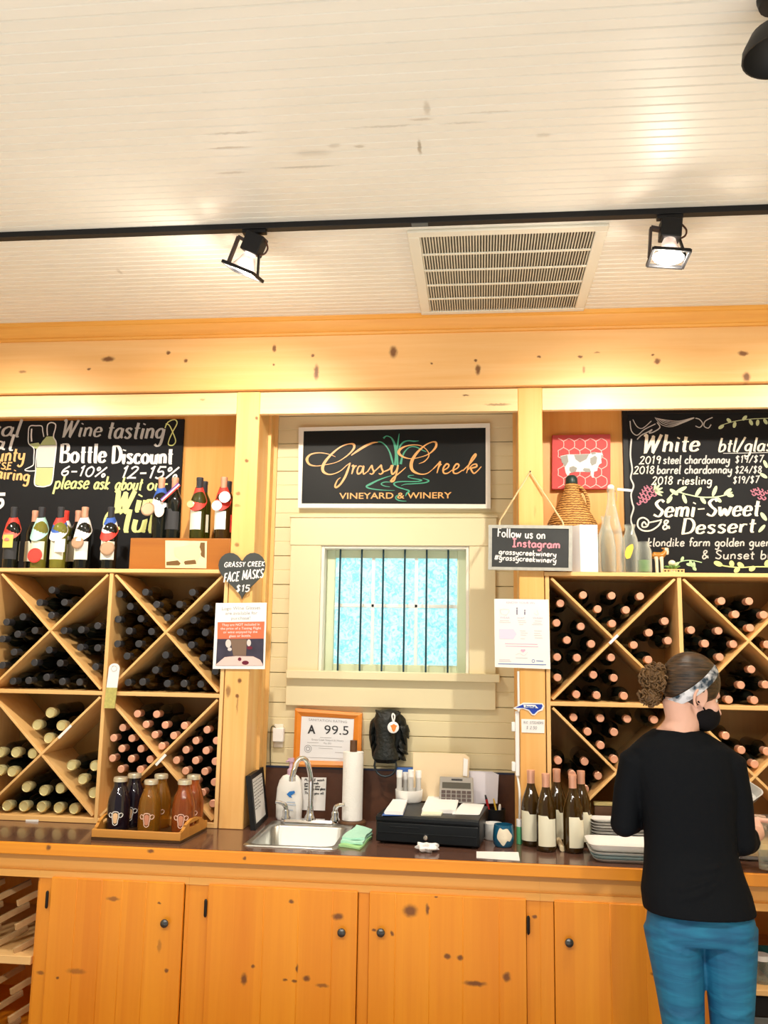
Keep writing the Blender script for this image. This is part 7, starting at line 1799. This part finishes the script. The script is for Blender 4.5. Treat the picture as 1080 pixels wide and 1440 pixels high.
# soft folds across the lower back
for (q, r_) in (([(912,1236),(945,1238),(985,1226),(1030,1204)], 0.010), ([(915,1258),(950,1250),(990,1236),(1036,1222)], 0.009), ([(925,1205),(960,1214),(1000,1210),(1034,1196)], 0.008), ([(960,1190),(990,1200),(1028,1196)], 0.007)):
    pts = []
    for (px, py) in q:
        a = W(px, py); rr_ = None
        for i in range(len(T_rows)-1):
            if T_rows[i][0] <= py <= T_rows[i+1][0]:
                f_ = (py-T_rows[i][0])/(T_rows[i+1][0]-T_rows[i][0])
                A_, B2 = row(*T_rows[i][:5]), row(*T_rows[i+1][:5]); rr_ = [A_[k]*(1-f_)+B2[k]*f_ for k in range(5)]
        u_ = min(0.98, abs((a.x-rr_[0])/rr_[3])); yy_ = rr_[1]-rr_[4]*(1-u_**2.3)**(1/2.3)
        pts.append(V((a.x, yy_+0.004, a.z)))
    pts = smooth(pts, 5); n = len(pts); sm.tube(pts, [max(0.002, r_*math.sin(PI*i/(n-1))) for i in range(n)], 8)
o = obj('shirt', sm, M_shirt, per, recalc=False); remesh(o, 0.006, 6)
jm = MB()
jm.loft([row(1318, 912, 1060, .100, -.0), row(1300, 908, 1062, .112, -.005), row(1270, 912, 1052, .105, 0), row(1240, 918, 1040, .09, 0)], 28, 2.3)
jm.ball(W(947, 1296, -0.032), 0.078, 0.078, 0.075); jm.ball(W(1024, 1296, -0.032), 0.078, 0.078, 0.075)
for sg in (-1, 1):
    q = LEG[sg]; an = V((q[-1].x+0.004*sg, YB2-0.02, 0.06)); kn_ = q[-1]+V((0, 0, -0.06)); cf = V((an.x, YB2-0.025, 0.34))
    jm.tube(q+[kn_, cf, an], LR+[0.064, 0.060, 0.048], 18)
    for k, (f_, w_) in enumerate(((0.05, 0.5), (0.16, 0.8), (0.82, 0.9), (0.90, 0.7), (0.97, 0.8), (1.0, 0.5))):    # creases at seat and knee
        i = min(2, int(f_*3)); g_ = f_*3-i; c = q[i]*(1-g_)+q[i+1]*g_; r_ = LR[i]*(1-g_)+LR[i+1]*g_
        aa = [-PI*0.5+PI*w_*(j/8-0.5) for j in range(9)]
        jm.tube([c+V((r_*math.cos(a)*0.99, r_*math.sin(a)*0.99, 0.010*math.sin(3*a+k*2)+0.008*k-0.02)) for a in aa], [0.001, 0.004, 0.006, 0.0075, 0.008, 0.0075, 0.006, 0.004, 0.001], 6)
o = obj('jeans', jm, M_jean, per, recalc=False); remesh(o, 0.006, 5)
for sg in (-1, 1):
    x = LEG[sg][-1].x+0.004*sg
    sh_ = MB().loft([(x, YB2+0.045, 0.002, 0.044, 0.135), (x, YB2+0.045, 0.02, 0.046, 0.138), (x, YB2+0.04, 0.05, 0.043, 0.125), (x, YB2+0.0, 0.085, 0.042, 0.075), (x, YB2-0.02, 0.10, 0.040, 0.052)], 22, 2.4)
    obj('shoe', sh_, mat('dark_sneaker', (0.02, 0.02, 0.022), 0.5), per)
# hair, bun, headband, mask
hm = MB(); hm.ball(H(-0.016, 0, 0.027), 0.1018, 0.0859, 0.1018, 32, 22, HR)
obj('hair', hm, M_hair, per, recalc=False)
bm_ = MB(); bc = W(921, 953, 0.0); rb_ = random.Random(5)
bm_.ball(bc, 0.042, 0.042, 0.045, 16, 12)
bm_.ball(W(915, 978, 0.0), 0.032, 0.032, 0.032, 14, 10)
for i in range(120):
    low = i % 3 == 0
    cc = W(913, 978, 0.0) if low else bc
    d = V((rb_.gauss(0, 1), rb_.gauss(0, 1), rb_.gauss(0, 1))).normalized(); R0 = (0.034 if low else 0.046)*(0.9+0.2*rb_.random())
    x = d.orthogonal().normalized(); y = d.cross(x); ph = rb_.random()*6
    tg = (x*math.cos(ph)+y*math.sin(ph)); bi = d.cross(tg)
    pts = []
    for k in range(15):
        s_ = (k/14-.5)*0.07; w_ = 0.0065
        pts.append(cc+(d+tg*(s_/R0)).normalized()*(R0+w_*math.sin(k*1.25)*0.8)+bi*w_*math.cos(k*1.25))
    bm_.tube(pts, [0.0035*math.sin(PI*(0.12+0.76*k/14)) for k in range(15)], 5)
obj('hair_bun', bm_, M_hairc, per, recalc=False)
m, N, L, b = newmat('tie_dye_headband')
tc = N.new('ShaderNodeTexCoord'); nz = N.new('ShaderNodeTexNoise'); nz.inputs['Scale'].default_value = 22; nz.inputs['Detail'].default_value = 3
L.new(tc.outputs['Object'], nz.inputs['Vector']); cr = N.new('ShaderNodeValToRGB')
cr.color_ramp.elements[0].position = 0.40; cr.color_ramp.elements[0].color = (0.015, 0.035, 0.06, 1); cr.color_ramp.elements[1].position = 0.56; cr.color_ramp.elements[1].color = (0.72, 0.73, 0.78, 1)
L.new(nz.outputs['Fac'], cr.inputs['Fac']); L.new(cr.outputs['Color'], b.inputs['Base Color']); b.inputs['Roughness'].default_value = 0.8
D1 = (F*0.105+Uh*0.165).normalized(); Dn = Lh.cross(D1).normalized(); c0 = H(-0.012, 0, 0.018)
hb = MB(); R0, R1 = [], []
for (off_, rr_) in ((-0.017, 0.0965), (-0.012, 0.0995), (0.0, 0.101), (0.012, 0.0995), (0.017, 0.0955)):
    R0.append([c0+Dn*off_+(D1*math.cos(a)*(rr_+0.001)+Lh*math.sin(a)*(rr_-0.0125))*HS for a in [2*PI*k/40 for k in range(40)]])
hb.rings(R0, False); obj('headband', hb, m, per, recalc=False)
mk = MB(); mk.ball(H(0.049, 0, -0.062), 0.0660, 0.0652, 0.0560, 22, 14, HR)
M_mask = mat('black_cloth_mask', (0.006, 0.005, 0.006), 0.8, spec=0.15)
mko = obj('face_mask', mk, M_mask, per, recalc=False)
for sg in (-1, 1):
    obj('ear_loop', MB().tube(smooth([H(0.030, sg*0.060, -0.050), H(0.012, sg*0.068, -0.040), H(-0.008, sg*0.078, -0.034)], 5), 0.003, 6), M_mask, mko)
    ey = obj('eye', MB().ball(H(0.0665, sg*0.028, -0.006), 0.0105, 0.0105, 0.0105, 14, 10), mat('eye_white', (0.8, 0.78, 0.75), 0.2), per)
    obj('iris', MB().ball(H(0.0752, sg*0.028, -0.007), 0.003, 0.0055, 0.0055, 12, 8, HR), mat('brown_iris', (0.05, 0.025, 0.01), 0.2), ey)
